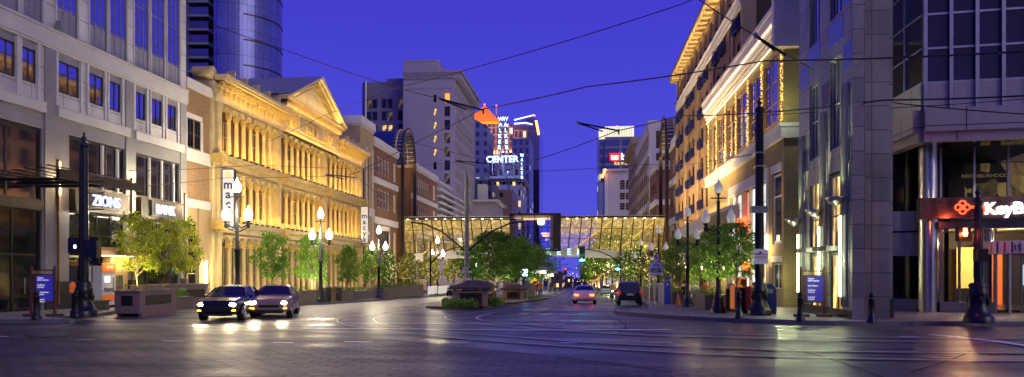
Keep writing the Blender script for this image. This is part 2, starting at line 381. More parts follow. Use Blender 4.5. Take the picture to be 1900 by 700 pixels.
def smooth(pts, n=6):
    P = [Vector((*p, 0)) if len(p) == 2 else Vector(p) for p in pts]; out = []
    for i in range(len(P)-1):
        p0, p1, p2, p3 = P[max(0,i-1)], P[i], P[i+1], P[min(len(P)-1,i+2)]
        for j in range(n):
            t = j/n; out.append(.5*((2*p1)+(-p0+p2)*t+(2*p0-5*p1+4*p2-p3)*t*t+(-p0+3*p1-3*p2+p3)*t**3))
    return out + [P[-1]]
KL = [(-60, 27.5), G(0,599), G(90,596), G(170,589), G(235,580), (-24.0,46), (-23.6,51), (-21,54.5), (-19.2,56.5), (-19.1,118), (-19.1,300), (-19.1,620)]
KLs = [(p.x,p.y) for p in smooth([KL[0],*KL[1:9]], 4)] + KL[9:]
raised('pavement', [(-60, 620)] + [(-60, 27.5)] + KLs[1:])
kerbline('kerb', KLs)
KR = [(5.0, 620), (5.0, 118), (4.9, 60), (3.9, 45.0), (2.5, 43.2), (1.7,41.3), (1.9,39.5), (2.9,37.2), (5.2,33.6), (8.9,31.2), (13,30.9), (17,31.2), (60,31.5)]
KRs = KR[:2] + [(p.x,p.y) for p in smooth(KR[2:], 4)]
raised('pavement', KRs + [(60,620)])
kerbline('kerb', KRs)
KM = [(p.x,p.y) for p in smooth([(-3.9,88),(-4.6,70),(-6.2,56),(-7.3,49),(-8.2,46.9),(-9.3,46.8),(-10.1,48.5),(-10.3,56),(-10.4,88)], 4)]
raised('median_island', KM, m=mat('river_gravel', (.34,.29,.25), .9, var=.35, scale=14, bump=.6))
kerbline('kerb', KM)
raised('station_platform', [(-3.9,97),(-10.4,97),(-10.4,230),(-3.9,230)], .3)
# rails: straight down the street, curving into the cross street
def R(*a): return [G(*q) for q in a]
rails = [
 [(-11.3,200),(-11.3,120),(-11.3,80)] + R((823,565.4),(771,571.4),(720,578),(668,584),(634,590),(625.7,594.6),(634,600.6),(656.6,605.7),(703,612.6),(771,619.4),(857,628),(986,638),(1200,651),(1337,658),(1500,663.5),(1778,668.6),(1960,669.5)),
 [(-9.86-.3,200),(-10.16,120),(-10.16,80)] + R((838,565.6),(771,577.4),(728.6,583),(697.7,590),(693.4,593.7),(702.9,599.7),(723.4,604),(771,610),(857,618),(1003,628.9),(1140,638),(1383,647),(1500,651.5),(1900,655.7),(1960,656)),
 [(-3.0,200),(-3.0,120),(-3.0,95)] + R((1056,544),(1049,552.6),(1035,559),(968.6,567.5),(934,574),(900,578),(857,582.6),(835,586),(826,589.4),(840,594.6),(874,599.7),(985.7,610),(1071,615.5),(1200,622.4),(1337,626),(1500,631),(1700,634),(1960,636)),
 [(-1.5,200),(-1.5,120),(-1.5,97)] + R((1069,544),(1062,552),(1046,561),(985,570),(940,577),(905,583),(889,587.7),(885,590.5),(891.4,594),(934,598.9),(985.7,603),(1054,609),(1268.6,617),(1405.8,621),(1500,623.6),(1700,627),(1960,629)),
]
rm = mat('worn_rail_steel', (.80,.74,.64), .35, .1, var=.1)
groove = mat('rail_groove', (.012,.012,.012), .7)
for i, r in enumerate(rails):
    P = smooth(r, 5); mb = MB()
    for a, b in zip(P[:-1], P[1:]):
        t = (b-a).normalized(); nn = Vector((-t.y, t.x, 0))
        for (o0, o1, zz, mm) in ((-.045,.045,.006,0),(.045,.10,.003,1),(-.20,-.045,.001,2),(.10,.2,.001,2)):
            q = [a+nn*o0, b+nn*o0, b+nn*o1, a+nn*o1]
            mb.poly([(v.x, v.y, gz(v.y)+zz) for v in q], mm)
    tag(mb.build('rail', [rm, groove, mat('rail_bed_concrete', (.13,.12,.12), .5, var=.2, scale=2)]), kind='structure')
# painted lines
def line(pts, w, m=paintw, z=.012, name='lane_marking'):
    mb = MB()
    for a, b in zip(pts[:-1], pts[1:]):
        a, b = Vector(a), Vector(b); t = (b-a).normalized(); nn = Vector((-t.y, t.x)) * w/2
        drape([tuple(a+nn), tuple(a-nn), tuple(b-nn), tuple(b+nn)], z, mb, step=1.0)
    tag(mb.build(name, m), kind='structure')
line([G(535,599), G(760,600.5), G(900,601.8), G(1049,602)], .28)
line([G(560,609.5), G(800,611.5), G(1020,613), G(1246,612)], .28)
for a in (((300,633),(340,633.8)),((640,634.5),(690,635.5)),((813,635.5),(868,636.5)),((1038,636.5),(1068,637)),((1200,636.3),(1246,636.8)),((-20,624),(15,625.5)),((143,630.5),(175,631)),
          ((1535,628),(1572,627)),((1668,625.5),(1707,625)),((505,636),(545,637))):
    line([G(*a[0]), G(*a[1])], .14)
for a in (((84,607.3),(113,607.6)),((246,609.6),(276,609.8))): line([G(*a[0]), G(*a[1])], .14, painty)
line([G(1724,621.5),G(1780,626),G(1850,634),G(1910,643)], .34)
def yl(off): return [(p[0]+off, p[1]) for p in ([G(600,586.5),G(720,575),G(820,563.5),G(860,559)] + [(-13.5,95),(-13.5,160)])]
line(yl(0), .13, painty)
ym = [G(948,587), G(985,580), G(1020,573), G(1050,565), (-.6,80), (-.6,120), (-.6,200)]
line(ym, .13, painty); line([(p[0]+.35, p[1]) for p in ym], .13, painty)
mb = MB()
for q in ([G(700,640),G(900,650),G(1080,668),G(1250,690)],[G(1430,640),G(1500,655),G(1560,672),G(1640,700)],[G(1690,690),G(1770,665),G(1800,652)],[G(1120,585),G(1160,600),G(1150,616)],[G(760,588),G(900,592),G(1030,588)],[G(300,603),G(520,606),G(700,604)]):
    line([(v.x,v.y) for v in smooth(q,5)], .05, groove, -.004, 'road_crack')
c_ = G(97,623); mb.lathe([(0.62,0),(.62,.008),(.5,.01)], (c_[0],c_[1],gz(c_[1])), 20); tag(mb.build('manhole_cover', mat('iron_cover', (.12,.10,.08), .35, .8, var=.3, scale=30)), 'round iron manhole cover in the brick paving', 'manhole cover')
# distant valley and hills
mb = MB(); hx = []
for i in range(61):
    a = -900 + 30*i; h = -2 + 12*(.5+.5*math.sin(i*.7)) * (.6+.4*math.sin(i*.23+1)); hx.append((a, h))
for (a,h),(b,k) in zip(hx[:-1], hx[1:]): mb.quad((a,1390,-60),(b,1390,-60),(b,1390,k-22),(a,1390,h-22)); mb.quad((a,1390,h-22),(b,1390,k-22),(b,1600,k-30),(a,1600,h-30))
tag(mb.build('hills', mat('far_hills', (.03,.03,.09), 1)), kind='structure')
mb = MB(); rr = random.Random(3)
for i in range(240):
    x = rr.uniform(-90, 60); y = rr.uniform(600, 1350); z = gz(y) + rr.uniform(0, 12) + (y-600)*.016; s_ = rr.uniform(.2,.5)
    mb.box(x, x+s_, y, y+s_, z, z+s_, rr.choice((0,0,0,1,2)))
tag(mb.build('city_lights', [glowmat('amber_far_light', (1,.6,.2), 6), glowmat('white_far_light', (.9,.9,1), 6), glowmat('blue_far_light', (.3,.5,1), 6)]), kind='stuff')

# ================================================================ FACADE HELPERS
def wall(mb, x0, x1, z0, z1, holes, y=0.0, d=.35, m=0, mr=None):
    mr = m if mr is None else mr
    hs = [(max(a,x0), min(b,x1), max(c,z0), min(e,z1)) for a,b,c,e in holes if b > x0 and a < x1 and e > z0 and c < z1]
    xs = sorted(set([x0, x1] + [h[0] for h in hs] + [h[1] for h in hs])); zs = sorted(set([z0, z1] + [h[2] for h in hs] + [h[3] for h in hs]))
    for za, zb in zip(zs[:-1], zs[1:]):
        st = None
        for xa, xb in list(zip(xs[:-1], xs[1:])) + [(x1, None)]:
            solid = xb is not None and not any(h[0] <= xa+1e-6 and h[1] >= xb-1e-6 and h[2] <= za+1e-6 and h[3] >= zb-1e-6 for h in hs)
            if solid and st is None: st = xa
            if not solid and st is not None:
                mb.quad((st,y,za),(xa,y,za),(xa,y,zb),(st,y,zb), m); st = None
    for a,b,c,e in hs:
        mb.quad((a,y,c),(a,y+d,c),(a,y+d,e),(a,y,e), mr); mb.quad((b,y+d,c),(b,y,c),(b,y,e),(b,y+d,e), mr)
        mb.quad((a,y,e),(b,y,e),(b,y+d,e),(a,y+d,e), mr); mb.quad((a,y+d,c),(b,y+d,c),(b,y,c),(a,y,c), mr)
WC = {}; SHALLOW = set()
def window(parent, x, z, w, h, y=.22, nx=2, nz=2, frame='darkmetal', glass='gdark', fw=.06, split=False, name='window', zs=None):
    if y < 1 and parent.name in SHALLOW: y = min(y, .09)
    key = (round(w,2), round(h,2), nx, nz, frame, glass, fw, split, zs)
    if key not in WC:
        a = MB(); g = a if not split else MB(); gm = 1 if not split else 0
        a.box(0,fw,0,.08,0,h); a.box(w-fw,w,0,.08,0,h); a.box(fw,w-fw,0,.08,0,fw); a.box(fw,w-fw,0,.08,h-fw,h)
        t = fw*.7
        for i in range(1,nx): c = w*i/nx; a.box(c-t/2,c+t/2,.01,.07,fw,h-fw)
        for q in (zs or [h*j/nz for j in range(1,nz)]): a.box(fw,w-fw,.015,.065,q-t/2,q+t/2)
        g.quad((fw,.05,fw),(w-fw,.05,fw),(w-fw,.05,h-fw),(fw,.05,h-fw), gm)
        WC[key] = (a.mesh('window', [M[frame]] if split else [M[frame], M[glass]]), g.mesh('pane', [M[glass]]) if split else None)
    me, pa = WC[key]
    o = link(name, me, parent, (x, y, z))
    if pa: link('pane', pa, o)
    return o
def boxpart(name, m, parent, *dims):
    mb = MB()
    for d in dims: mb.box(*d)
    return mb.build(name, m, parent)
def front(name, label, cat, side, Y0, X=None, group=None):
    X = (XL if side < 0 else XR) if X is None else X
    o = thing(name, label, cat, (X, Y0, 0), math.radians(90 if side < 0 else -90), group); SHALLOW.add(o.name); return o
def sL(px, Y0, X=None): return onX(px, XL if X is None else X)[1] - Y0
def sR(px, Y0, X=None): return Y0 - onX(px, XR if X is None else X)[1]

# ================================================================ LEFT: STONE BANK
Y0 = 24.0; bank = front('bank_building', 'grey granite and pale limestone bank with blue mirrored windows on the left', 'building', -1, Y0)
s = lambda px: sL(px, Y0)
e1 = s(345)
mb = MB(); mb.box(0, e1, .5, 20, -1, 27)
mb.box(0,.01,0,.5,-1,27); mb.quad((e1,0,-1),(e1,.5,-1),(e1,.5,27),(e1,0,27))
h2 = [(1.2,s(80)-.1,-1,9.45),(s(128),s(232),-1,9.5),(s(252.5),s(333),-1,9.5)]
wall(mb, 0, e1, -1, 10.3, h2, m=1)
w3 = [(1.5,4.2),(5,7.5),(s(0)-.1,s(28)),(s(40.5),s(67)),(s(108),s(147)),(s(165),s(192)),(s(203),s(224)),(s(251),s(270)),(s(281),s(300)),(s(310),s(327))]
wall(mb, 0, e1, 10.3, 13.9, [(a,b,11.65,13.74) for a,b in w3], m=0)
cw = [(1.5,6.0),(6.3,s(34)),(s(42),s(79)),(s(105),s(144)),(s(166),s(198.5)),(s(203.5),s(235)),(s(249),s(276)),(s(280.5),s(305.5)),(s(310),s(333.5))]
wall(mb, 0, e1, 14.75, 27, [(a,b,14.85,26) for a,b in cw], d=.45, m=0)
mb.build('wall', [M['lime'], M['granite']], bank)
mb = MB()
for a,b in ((0,1.0),(s(82),s(107)),(s(232.5),s(250)),(s(334),e1-.01)): mb.box(a,b,-.06,.0,-1,13.9)
mb.build('pier', M['granite'], bank)
mb = MB(); mb.box(0,e1+.05,-.16,0,13.9,14.72); mb.box(0,e1+.08,-.22,0,14.72,14.84); mb.box(0,e1+.03,-.11,0,13.78,13.9)
mb.build('string_course', M['limeplain'], bank)
mb = MB()
for a,b in ((0,s(81)),(s(104),s(238)),(s(249),s(339))): mb.box(a,b,-.17,0,10.3,10.8); mb.box(a,b,-.2,0,10.8,10.86)
mb.build('sill_band', M['limeplain'], bank)
mb = MB()                                               # raised frames round the third-floor openings, bevelled ribs between glass bays
for a,b in w3:
    mb.box(a-.22,a-.06,-.07,0,10.9,13.78); mb.box(b+.06,b+.22,-.07,0,10.9,13.78)
for a,b in cw:
    mb.box(a-.10,a-.02,-.06,0,14.86,27); mb.box(b+.02,b+.10,-.04,0,14.86,27)
mb.build('window_surround', M['limeplain'], bank)
mb = MB()
for a,b in w3: mb.box(a+.01,b-.01,.01,.3,13.36,13.73)
for a,b in cw: mb.box(a+.12,b-.12,.05,.42,14.9,16.2)
mb.build('granite_panel', M['granite'], bank)
for a,b in w3: window(bank, a+.02, 11.67, b-a-.04, 1.68, .03, 3 if b-a>1.7 else 2, 1, glass='gmir', split=True)
for k,(a,b) in enumerate(cw): window(bank, a+.01, 14.88, b-a-.02, 11.0, .02, 3, 1, frame='greymetal', glass='gmir', split=True, zs=(1.4,3.9,6.4,8.9), fw=.055)
# ground bays
def signpanel(x0,x1,body,sz):
    o = boxpart('fascia', M['darkmetal'], bank, (x0,x1,-.25,.3,5.4,6.6),(x0-.1,x1+.1,-.32,.3,6.6,6.72),(x0+1.0,x1-1.0,-.38,-.25,5.62,6.62))
    text('lettering', body, sz, M['letterblue'], o, ((x0+x1)/2, -.46, 5.78), (math.radians(90),0,0), .05, bold=.012)
signpanel(s(132),s(231),'ZIONS',.86); signpanel(s(255),s(332),'BANK',.86)
for a,b,n in ((s(129),s(231.5),3),(s(253),s(332.5),3)):
    window(bank, a+.02, 6.75, b-a-.04, 2.7, .3, n, 1, frame='darkmetal', glass='gmird', fw=.12, split=True)
    for i in range(1,n+1):                              # brass fins in front of the glass
        x = a+(b-a)*i/(n+.5); boxpart('fin', M['limeplain'], bank, (x-.09,x+.09,-.04,.09,6.75,9.4))
    window(bank, a+.02, 0.2, b-a-.04, 5.2, .32, 4, 1, frame='blackmetal', glass='gdark', fw=.09, split=True, zs=(2.4,3.9))
    boxpart('stall_riser', M['granitedark'], bank, (a,b,.1,.34,-1,.55))
for a,b in ((s(82),s(127)),(s(232.5),s(252)),(s(334),e1-.01)): boxpart('plinth', M['granitedark'], bank, (a,b,-.12,-.02,-1,1.5))
# entrance glazing and canopy
a,b = 1.2, s(80)-.1
window(bank, a, 5.6, b-a, 3.8, .35, 5, 1, frame='darkmetal', glass='gmird', fw=.18, split=True)
window(bank, a, 0.0, b-a, 5.3, .38, 6, 1, frame='blackmetal', glass='gdark', fw=.14, split=True, zs=(2.9,))
boxpart('transom', M['darkmetal'], bank, (a,b,-.1,.34,5.2,5.7))
d_ = boxpart('door', M['darkmetal'], bank, (s(38),s(38)+.12,.2,.34,0,2.7),(s(62),s(62)+.12,.2,.34,0,2.7),(s(38),s(63),.2,.34,2.6,2.75))
boxpart('handle', M['steel'], d_, (s(50),s(50)+.04,.12,.16,.9,1.7))
txt = text('window_lettering', 'FOREIGN\nEXCHANGE\nSERVICES', .32, M['letterblue'], bank, (s(8), .33, 1.9), (math.radians(90),0,0), .004)
mb = MB()                                               # louvred steel canopy
for i in range(7):
    z = 6.55 + .0*i; y = -.4-.55*i; mb.box(s(-55), s(78)+1.9-i*.05, y-.22, y, z-.05+.06*i, z+.06*i)
for x in (s(-10),s(30),s(70)): mb.box(x-.06,x+.06,-4.2,-.05,6.35,6.5)
mb.box(s(-55),s(78)+1.9,-4.35,-4.2,6.3,6.72)
mb.build('canopy', M['darkmetal'], bank)
# wall lights: tall glass tubes on bronze stems, and their glow
for px,zb,zt in ((105,6.1,7.9),(242,6.0,7.7),(340.5,5.6,7.4)):
    x = s(px); o = boxpart('wall_light', M['copper'], bank, (x-.11,x+.11,-.22,-.06,zb-.15,zb),(x-.11,x+.11,-.22,-.06,zt,zt+.12),(x-.12,x-.09,-.22,-.07,zb,zt),(x+.09,x+.12,-.22,-.07,zb,zt),(x-.04,x+.04,-.16,-.07,.3,zb-.15))
    boxpart('glass_tube', M['warmlamp'], o, (x-.06,x+.06,-.19,-.11,zb+.02,zt-.02))
    lamp('tube_light', 'POINT', bank, (x, -.5, (zb+zt)/2), 90, WARM, .25)
lamp('pier_uplight', 'SPOT', bank, (s(97),-.4,15.2), 250, (1,.8,.6), .05, UP, spot=40)
boxpart('pier_uplight_body', M['greymetal'], bank, (s(96),s(96)+.25,-.5,-.22,14.95,15.3))
for x in (s(150),s(215),s(275),s(320)): lamp('doorway_light', 'AREA', bank, (x,-.6,5.3), 40, (1,.86,.62), 1.2, None, .3)
# cash machine in the first bay, and its lit hood
atm = thing('cash_machine', 'orange and white cash machine under a lit metal hood beside the bank', 'cash machine', (XL+.7, Y0+s(158), 0), math.radians(90))
boxpart('cabinet', M['whitemetal'], atm, (0,1.25,-.3,.5,.1,2.35))
boxpart('header', M['orangep'], atm, (-.02,1.27,-.34,-.3,2.0,2.5),(-.02,1.27,-.34,-.3,.35,.7))
boxpart('screen', glowmat('cash_screen', (.7,.85,1), 1.2), atm, (.25,.7,-.32,-.3,1.4,1.75))
boxpart('keypad', M['greymetal'], atm, (.2,.95,-.42,-.3,.95,1.1),(1.0,1.12,-.32,-.3,1.1,1.7))
boxpart('side_panel', M['stucco'], atm, (1.25,2.9,.0,.5,.1,2.9))
boxpart('slot_box', M['steel'], atm, (1.7,2.2,-.15,0,1.0,1.8))
hood = MB(); hood.prism([(-.6,2.95),(.5,3.45),(.5,2.95)], 'x', -.3, 3.2); hood.build('hood', M['copper'], atm)
boxpart('hood_light', M['strip'], atm, (0,3.0,-.35,-.25,2.90,2.945))
lamp('hood_lamp', 'AREA', atm, (1.5,-.5,2.88), 90, (1,.75,.4), 2.6, None, .4)
text('panel_lettering', 'ATM', .3, M['white'], atm, (.62,-.36,2.12), (math.radians(90),0,0), .01)

# ---------------------------------------------------------------- small brick building between bank and store
Y0 = onX(345,XL)[1]+.01; cb = front('brick_building', 'narrow tan brick building with pale bands between granite bank and gold store', 'building', -1, Y0)
s = lambda px: sL(px, Y0); w_ = s(391)
mb = MB(); mb.box(0,w_,.5,16,-1,15.1); wall(mb,0,w_,6.9,15.1,[(.3,1.2,10.9,13.0),(1.35,2.2,10.9,13.0)], y=.1, d=.3); mb.build('wall', M['brick'], cb)
boxpart('parapet', M['bandwhite'], cb, (-.02,w_,-.12,.6,15.1,15.8),(0,w_,-.02,.15,9.9,10.8),(0,2.3,-.02,.12,13.0,13.35),(0,w_,-.02,.15,6.6,7.2),(0,.28,.04,.1,10.8,13),(2.22,2.5,.04,.1,10.8,13))
mb = MB(); wall(mb,0,w_,-1,6.6,[(.3,1.6,-1,5.6)], y=.05, d=.35); mb.box(.0,.2,-.05,.05,-1,6.6); mb.box(1.7,2.0,-.05,.05,-1,6.6); mb.build('stone_base', M['stucco'], cb)
window(cb,.32,10.92,.86,2.06,.3,2,2); window(cb,1.37,10.92,.81,2.06,.3,2,2); window(cb,.32,0,1.26,5.5,.3,1,3,frame='creamdk')
o = boxpart('wall_lamp', M['darkmetal'], cb, (2.55,2.75,-.2,.05,.9,1.1),(2.6,2.7,-.15,.05,2.75,2.85))
boxpart('lamp_tube', M['warmlamp'], o, (2.58,2.72,-.16,-.04,1.1,2.75))
lamp('lamp_glow','POINT',cb,(2.65,-.5,1.9),110,(1,.8,.42),.3)
# ================================================================ IRON-FRONT STORE
Y0 = onX(391,XL)[1]+.01; st = front('department_store', 'cream cast-iron store front with three tiers of gilded columns, glowing gold from below', 'building', -1, Y0)
s = lambda px: sL(px, Y0)
a0, a1, a2, a3 = s(404), s(515), s(602), s(668); E = a3 + .6
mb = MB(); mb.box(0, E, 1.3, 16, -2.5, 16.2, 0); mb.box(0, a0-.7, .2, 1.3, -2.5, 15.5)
mb.build('body', M.setdefault('recess', mat('shade_toned_recess', (.13,.075,.022), .7, var=.12, scale=.8)), st)  # shade between the columns is put into this darker recess colour
mb = MB(); mb.box(0,a0-.7,-.1,.2,-2.5,15.6); mb.box(-.05,a0-.6,-.3,1.3,15.6,16.4); mb.box(0,a0-.6,-.2,0,10.0,10.9); mb.box(0,a0-.6,-.2,0,5.1,5.8)
mb.build('end_pier', M['cream'], st)
mb = MB(); mb.tube([(.1,-.2,17.0),(.1,1.2,17.0)], .5, 12); mb.box(0,a0-.6,-.2,1.2,16.4,16.75); mb.tube([(a0-1.3,-.25,17.05),(a0-1.3,1.2,17.05)], .42, 12)
mb.build('scroll_finial', M['cream'], st)
tiers = [(-2.5,4.85),(5.75,9.9),(10.9,15.0)]
# entablatures
mb = MB()
for z,(x0,x1) in [(5.0,(a0-.8,E)),(10.1,(a0-.8,E))]:
    mb.box(x0,x1,-.25,1.35,z,z+.42); mb.box(x0,x1,-.38,1.3,z+.42,z+.52); mb.box(x0,x1,-.62,1.3,z+.52,z+.66); mb.box(x0,x1,-.75,1.3,z+.66,z+.82)
    x = x0+.1
    while x < x1-.1: mb.box(x,x+.1,-.56,-.38,z+.42,z+.52); x += .22
mb.build('entablature', M['cream'], st)
mb = MB()
for x in (a0-.75,a1,a2,a3):
    for z in (5.0,10.1): mb.box(x-.42,x+.42,-.95,0,z+.15,z+.85); mb.tube([(x-.3,-.95,z+.1),(x+.3,-.95,z+.1)], .16, 8)
mb.build('console_block', M['gold'], st)
# main cornice either side of the pediment
mb = MB(); g = MB(); dn = MB()
pL, pR = s(521), s(622)
for x0,x1 in ((a0-.9,pL),(pR,E+.3)):
    mb.box(x0,x1,-.3,1.35,15.0,15.35); mb.box(x0,x1,-.35,1.35,15.35,16.05); mb.box(x0,x1,-.6,1.3,16.05,16.2); mb.box(x0,x1,-1.05,1.3,16.5,16.68); mb.box(x0,x1,-1.2,1.3,16.68,16.95)
    x = x0+.25
    while x < x1-.2:
        g.prism([(-.34,15.5),(-.45,15.55),(-.62,16.1),(-.9,16.3),(-.95,16.49),(-.34,16.49)], 'x', x, x+.12); x += .84
    x = x0+.1
    while x < x1-.1: dn.box(x,x+.15,-.85,-.6,16.22,16.45); x += .3
    x = x0+1.5
    while x < x1-.8: mb.box(x,x+.12,-1.1,-.5,16.95,17.55); x += 2.2
mb.build('cornice', M['cream'], st); g.build('cornice_bracket', M['gold'], st); dn.build('dentil_course', M['gold'], st)
# attic with name, then pediment
mb = MB(); mb.box(pL,pR,-.45,1.3,15.0,17.4); mb.box(pL-.1,pR+.1,-.6,1.3,15.0,15.3); mb.box(pL-.2,pR+.2,-.7,6,17.4,17.65); mb.box(pL-.3,pR+.3,-.9,6,18.0,18.15)
mb.box(pL-.4,pR+.4,-1.05,6,18.15,18.35); mb.box(pL,pR,1.3,8,15,18.0)
mb.build('attic', M['cream'], st)
g = MB(); x = pL
while x < pR: g.box(x,x+.14,-.85,-.65,17.66,17.98); x += .28
def relief(c0,c1):
    rr = random.Random(4)
    for i in range(60):
        x = rr.uniform(c0,c1); z = rr.uniform(15.6,17.1); r = rr.uniform(.08,.2); g.lathe([(0.01,-r),(r,0),(0.01,r)], (x,-.47,z), 5)
    xm = (c0+c1)/2; pts = [(xm+.55*math.cos(t*.524),-.5,16.35+.66*math.sin(t*.524)) for t in range(13)]; g.tube(pts,.1,6)
    g.tube([(xm+.3*math.cos(t*.524),-.5,16.35+.35*math.sin(t*.524)) for t in range(13)],.13,6)
nm0, nm1 = s(545), s(590)
relief(pL+.4, nm0-.4); relief(nm1+.4, pR-.5)
g.build('relief_ornament', M['gold'], st)
p_ = boxpart('name_panel', M['creamdk'], st, (nm0,nm1,-.52,-.45,15.6,17.1))
boxpart('panel_frame', M['cream'], p_, (nm0-.15,nm1+.15,-.62,-.45,15.45,15.6),(nm0-.15,nm1+.15,-.62,-.45,17.1,17.25),(nm0-.15,nm0,-.62,-.45,15.6,17.1),(nm1,nm1+.15,-.62,-.45,15.6,17.1))
text('lettering', 'ZCMI', 1.5, M['gold'], p_, ((nm0+nm1)/2,-.56,15.83), (math.radians(90),0,0), .08, bold=.03)
pm = (pL+pR)/2; zb, za = 18.35, 22.0
mb = MB(); mb.prism([(pL-.2,zb),(pR+.2,zb),(pm,za-.5)], 'y', -.3, 9); mb.build('gable', M['cream'], st)
mb = MB(); g = MB()
for sg,xe in ((-1,pL-.6),(1,pR+.6)):
    dx, dz = pm-xe, za-zb; L = math.hypot(dx,dz); ux,uz = dx/L,dz/L; nx_,nz_ = (-uz*sg*-1, ux*sg*-1)
    for (t0,t1,y0,y1) in ((0,.22,-1.25,0),(.24,.42,-.95,0)):
        off = lambda q,t: (xe+ux*q + (uz if sg<0 else -uz)*0, zb+uz*q - t)
        a,b = off(0,t0),off(L,t0); c,d = off(L,t1),off(0,t1)
        mb.prism([a,b,c,d], 'y', y0, y1)
    n = 22
    for i in range(1,n):
        x,z = xe+ux*L*i/n, zb+uz*L*i/n-.62; 
        if z > zb+.05: g.box(x-.11,x+.11,-.7,-.3,z-.12,z+.16)
    mb.prism([(xe+dx*.38,zb+.35),(xe+dx*.96,zb+.35+(za-zb-1.4)*.9),(xe+dx*.96,zb+.35+(za-zb-1.4)*.9-.15),(xe+dx*.46,zb+.35)], 'y', -.4,-.3)
mb.box(pL+2.6,pR-2.6,-.4,-.3,zb+.2,zb+.35)
mb.build('raking_cornice', M['cream'], st); g.build('modillion', M['gold'], st)
mb = MB()
for sg,xe in ((-1,pL-.7),(1,pR+.7)):
    mb.poly([(xe,-1.3,zb+.03),(pm,-1.3,za+.03),(pm,9.5,za+.03),(xe,9.5,zb+.03)])
    for i in range(1,16):
        y = -1.3+10.8*i/16; mb.tube([(xe,y,zb+.08),(pm,y,za+.08)], .05, 4)
mb.build('metal_roof', mat('seamed_grey_roof', (.42,.42,.47), .35, .5, var=.08), st)
# columns
cm = MB(); cm.lathe([(.30,0),(.30,.12),(.24,.14),(.25,.5),(.19,.55),(.18,.8),(.155,3.38),(.18,3.42)], (0,0,0), 10); CM = cm.mesh('column',[M['cream']])
cc = MB(); cc.lathe([(.12,3.42),(.2,3.5),(.15,3.55),(.26,3.82),(.28,3.9)], (0,0,0), 10)
for k in range(8):
    q = k*math.pi/4; cc.lathe([(0.01,-.1),(.07,0),(0.01,.08)], (.2*math.cos(q),.2*math.sin(q),3.62), 5); cc.lathe([(0.01,-.1),(.07,0),(0.01,.08)], (.23*math.cos(q),.23*math.sin(q),3.78), 5)
CC = cc.mesh('capital',[M['gold']])
cl = MB(); cl.lathe([(.33,0),(.33,.14),(.27,.18),(.28,.6),(.21,.66),(.20,.9),(.17,5.5),(.20,5.55)], (0,0,0), 10); CL = cl.mesh('column',[M['cream']])
colsec = [(a0,a1),(a1,a2),(a2,a3)]
def arches(x0,x1,z,n):
    mb = MB(); w = (x1-x0)/n
    for i in range(n):
        c = x0+w*(i+.5); r = w/2-.10; k = 8
        top = [(x0+w*i,z+.62),(x0+w*(i+1),z+.62)]
        arc = [(c+r*math.cos(math.pi*j/k), z+min(.5,r*.95)*math.sin(math.pi*j/k)) for j in range(k+1)]
        mb.prism([(x0+w*(i+1),z)]+[(x0+w*(i+1),z+.62),(x0+w*i,z+.62),(x0+w*i,z)]+arc[::-1], 'y', -.12, .2)
        ring = [(c+(r+.02)*math.cos(math.pi*j/k), -.16, z+min(.52,r)*math.sin(math.pi*j/k)) for j in range(k+1)]; mb.tube(ring,.06,5)
    return mb
for t,(z0,z1) in enumerate(tiers):
    for q,(x0,x1) in enumerate(colsec):
        xa, xb = x0+.45, x1-.45; w = (xb-xa)/8
        base = z1 - (.62 if t else .55) - 3.9
        if t == 0: base = z1-.55-6.1
        for i in range(1,8):
            if t: 
                o = link('column', CM, st, (xa+w*i,-.02,base)); o.scale=(1,1,1)
                link('capital', CC, o)
            else:
                o = link('column', CL, st, (xa+w*i,-.02,base)); link('capital', CC, o, (0,0,2.15))
        arches(xa,xb,z1-.62,8).build('arcade', M['cream'], st)
        mb = MB()
        for i in range(8):
            x = xa+w*i+.12; zz = (base if t else -1.6)+.4
            mb.box(x,x+w-.24,.95,1.0,zz,zz+(.8 if t<2 else .6))
        mb.build('back_panelling', M['cream'], st)
        for i in range(8):
            h = z1-.8-((base if t else -1.6)+1.3)
            gl = 'gdark' if (i*5+q*3+t)%4==0 else ('gdim' if t==0 else 'wpan')
            if gl=='wpan': continue
            window(st, xa+w*i+.25, (base if t else -1.6)+1.25, w-.5, h, 1.15, 2, 2, frame='cream', glass=gl, fw=.05)
for x in (a0-.05,a1,a2,a3):
    mb = MB()
    for z0,z1 in tiers: mb.box(x-.36,x+.36,-.2,1.3,z0,z1+.2); mb.box(x-.24,x+.24,-.26,-.2,z0+1.2,z1-.7); mb.box(x-.42,x+.42,-.27,1.3,z1-.3,z1+.1); mb.box(x-.44,x+.44,-.28,1.3,max(z0,-1.4),max(z0,-1.4)+.4)
    mb.build('pilaster', M['cream'], st)
# uplights along every ledge
mb = MB()
for t,z in ((1,5.85),(2,10.95)):
    for (x0,x1) in colsec:
        x = x0+.9
        while x < x1-.4: mb.box(x,x+.22,-.72,-.5,z,z+.14); x += 1.15
mb.build('ledge_uplight', M['darkmetal'], st)
for q,(x0,x1) in enumerate(colsec):
    L = x1-x0-.6; xm = (x0+x1)/2
    for z in (5.9,11.0):
        lamp('uplight_front','AREA',st,(xm,-.62,z+.2),190,GOLD,L,(math.radians(180-14),0,0),.08)
        lamp('uplight_back','AREA',st,(xm,.5,z+.08),150,GOLD,L,(math.radians(180+4),0,0),.08)
    lamp('uplight_street','AREA',st,(xm,-.75,0.0),80,(1,.76,.34),L,(math.radians(180-14),0,0),.1)
    lamp('downlight_street','AREA',st,(xm,.4,4.6),50,(1,.8,.42),L,None,.1)
    lamp('cornice_light','AREA',st,(xm,-.75,14.85),90,GOLD,L,(math.radians(180-4),0,0),.06,spread=120)
lamp('attic_light','AREA',st,(pm,-1.0,17.2),90,GOLD,pR-pL,(math.radians(180-3),0,0),.06)
lamp('attic_light','AREA',st,(pm,-1.1,15.4),90,GOLD,pR-pL-1,(math.radians(180-20),0,0),.06)
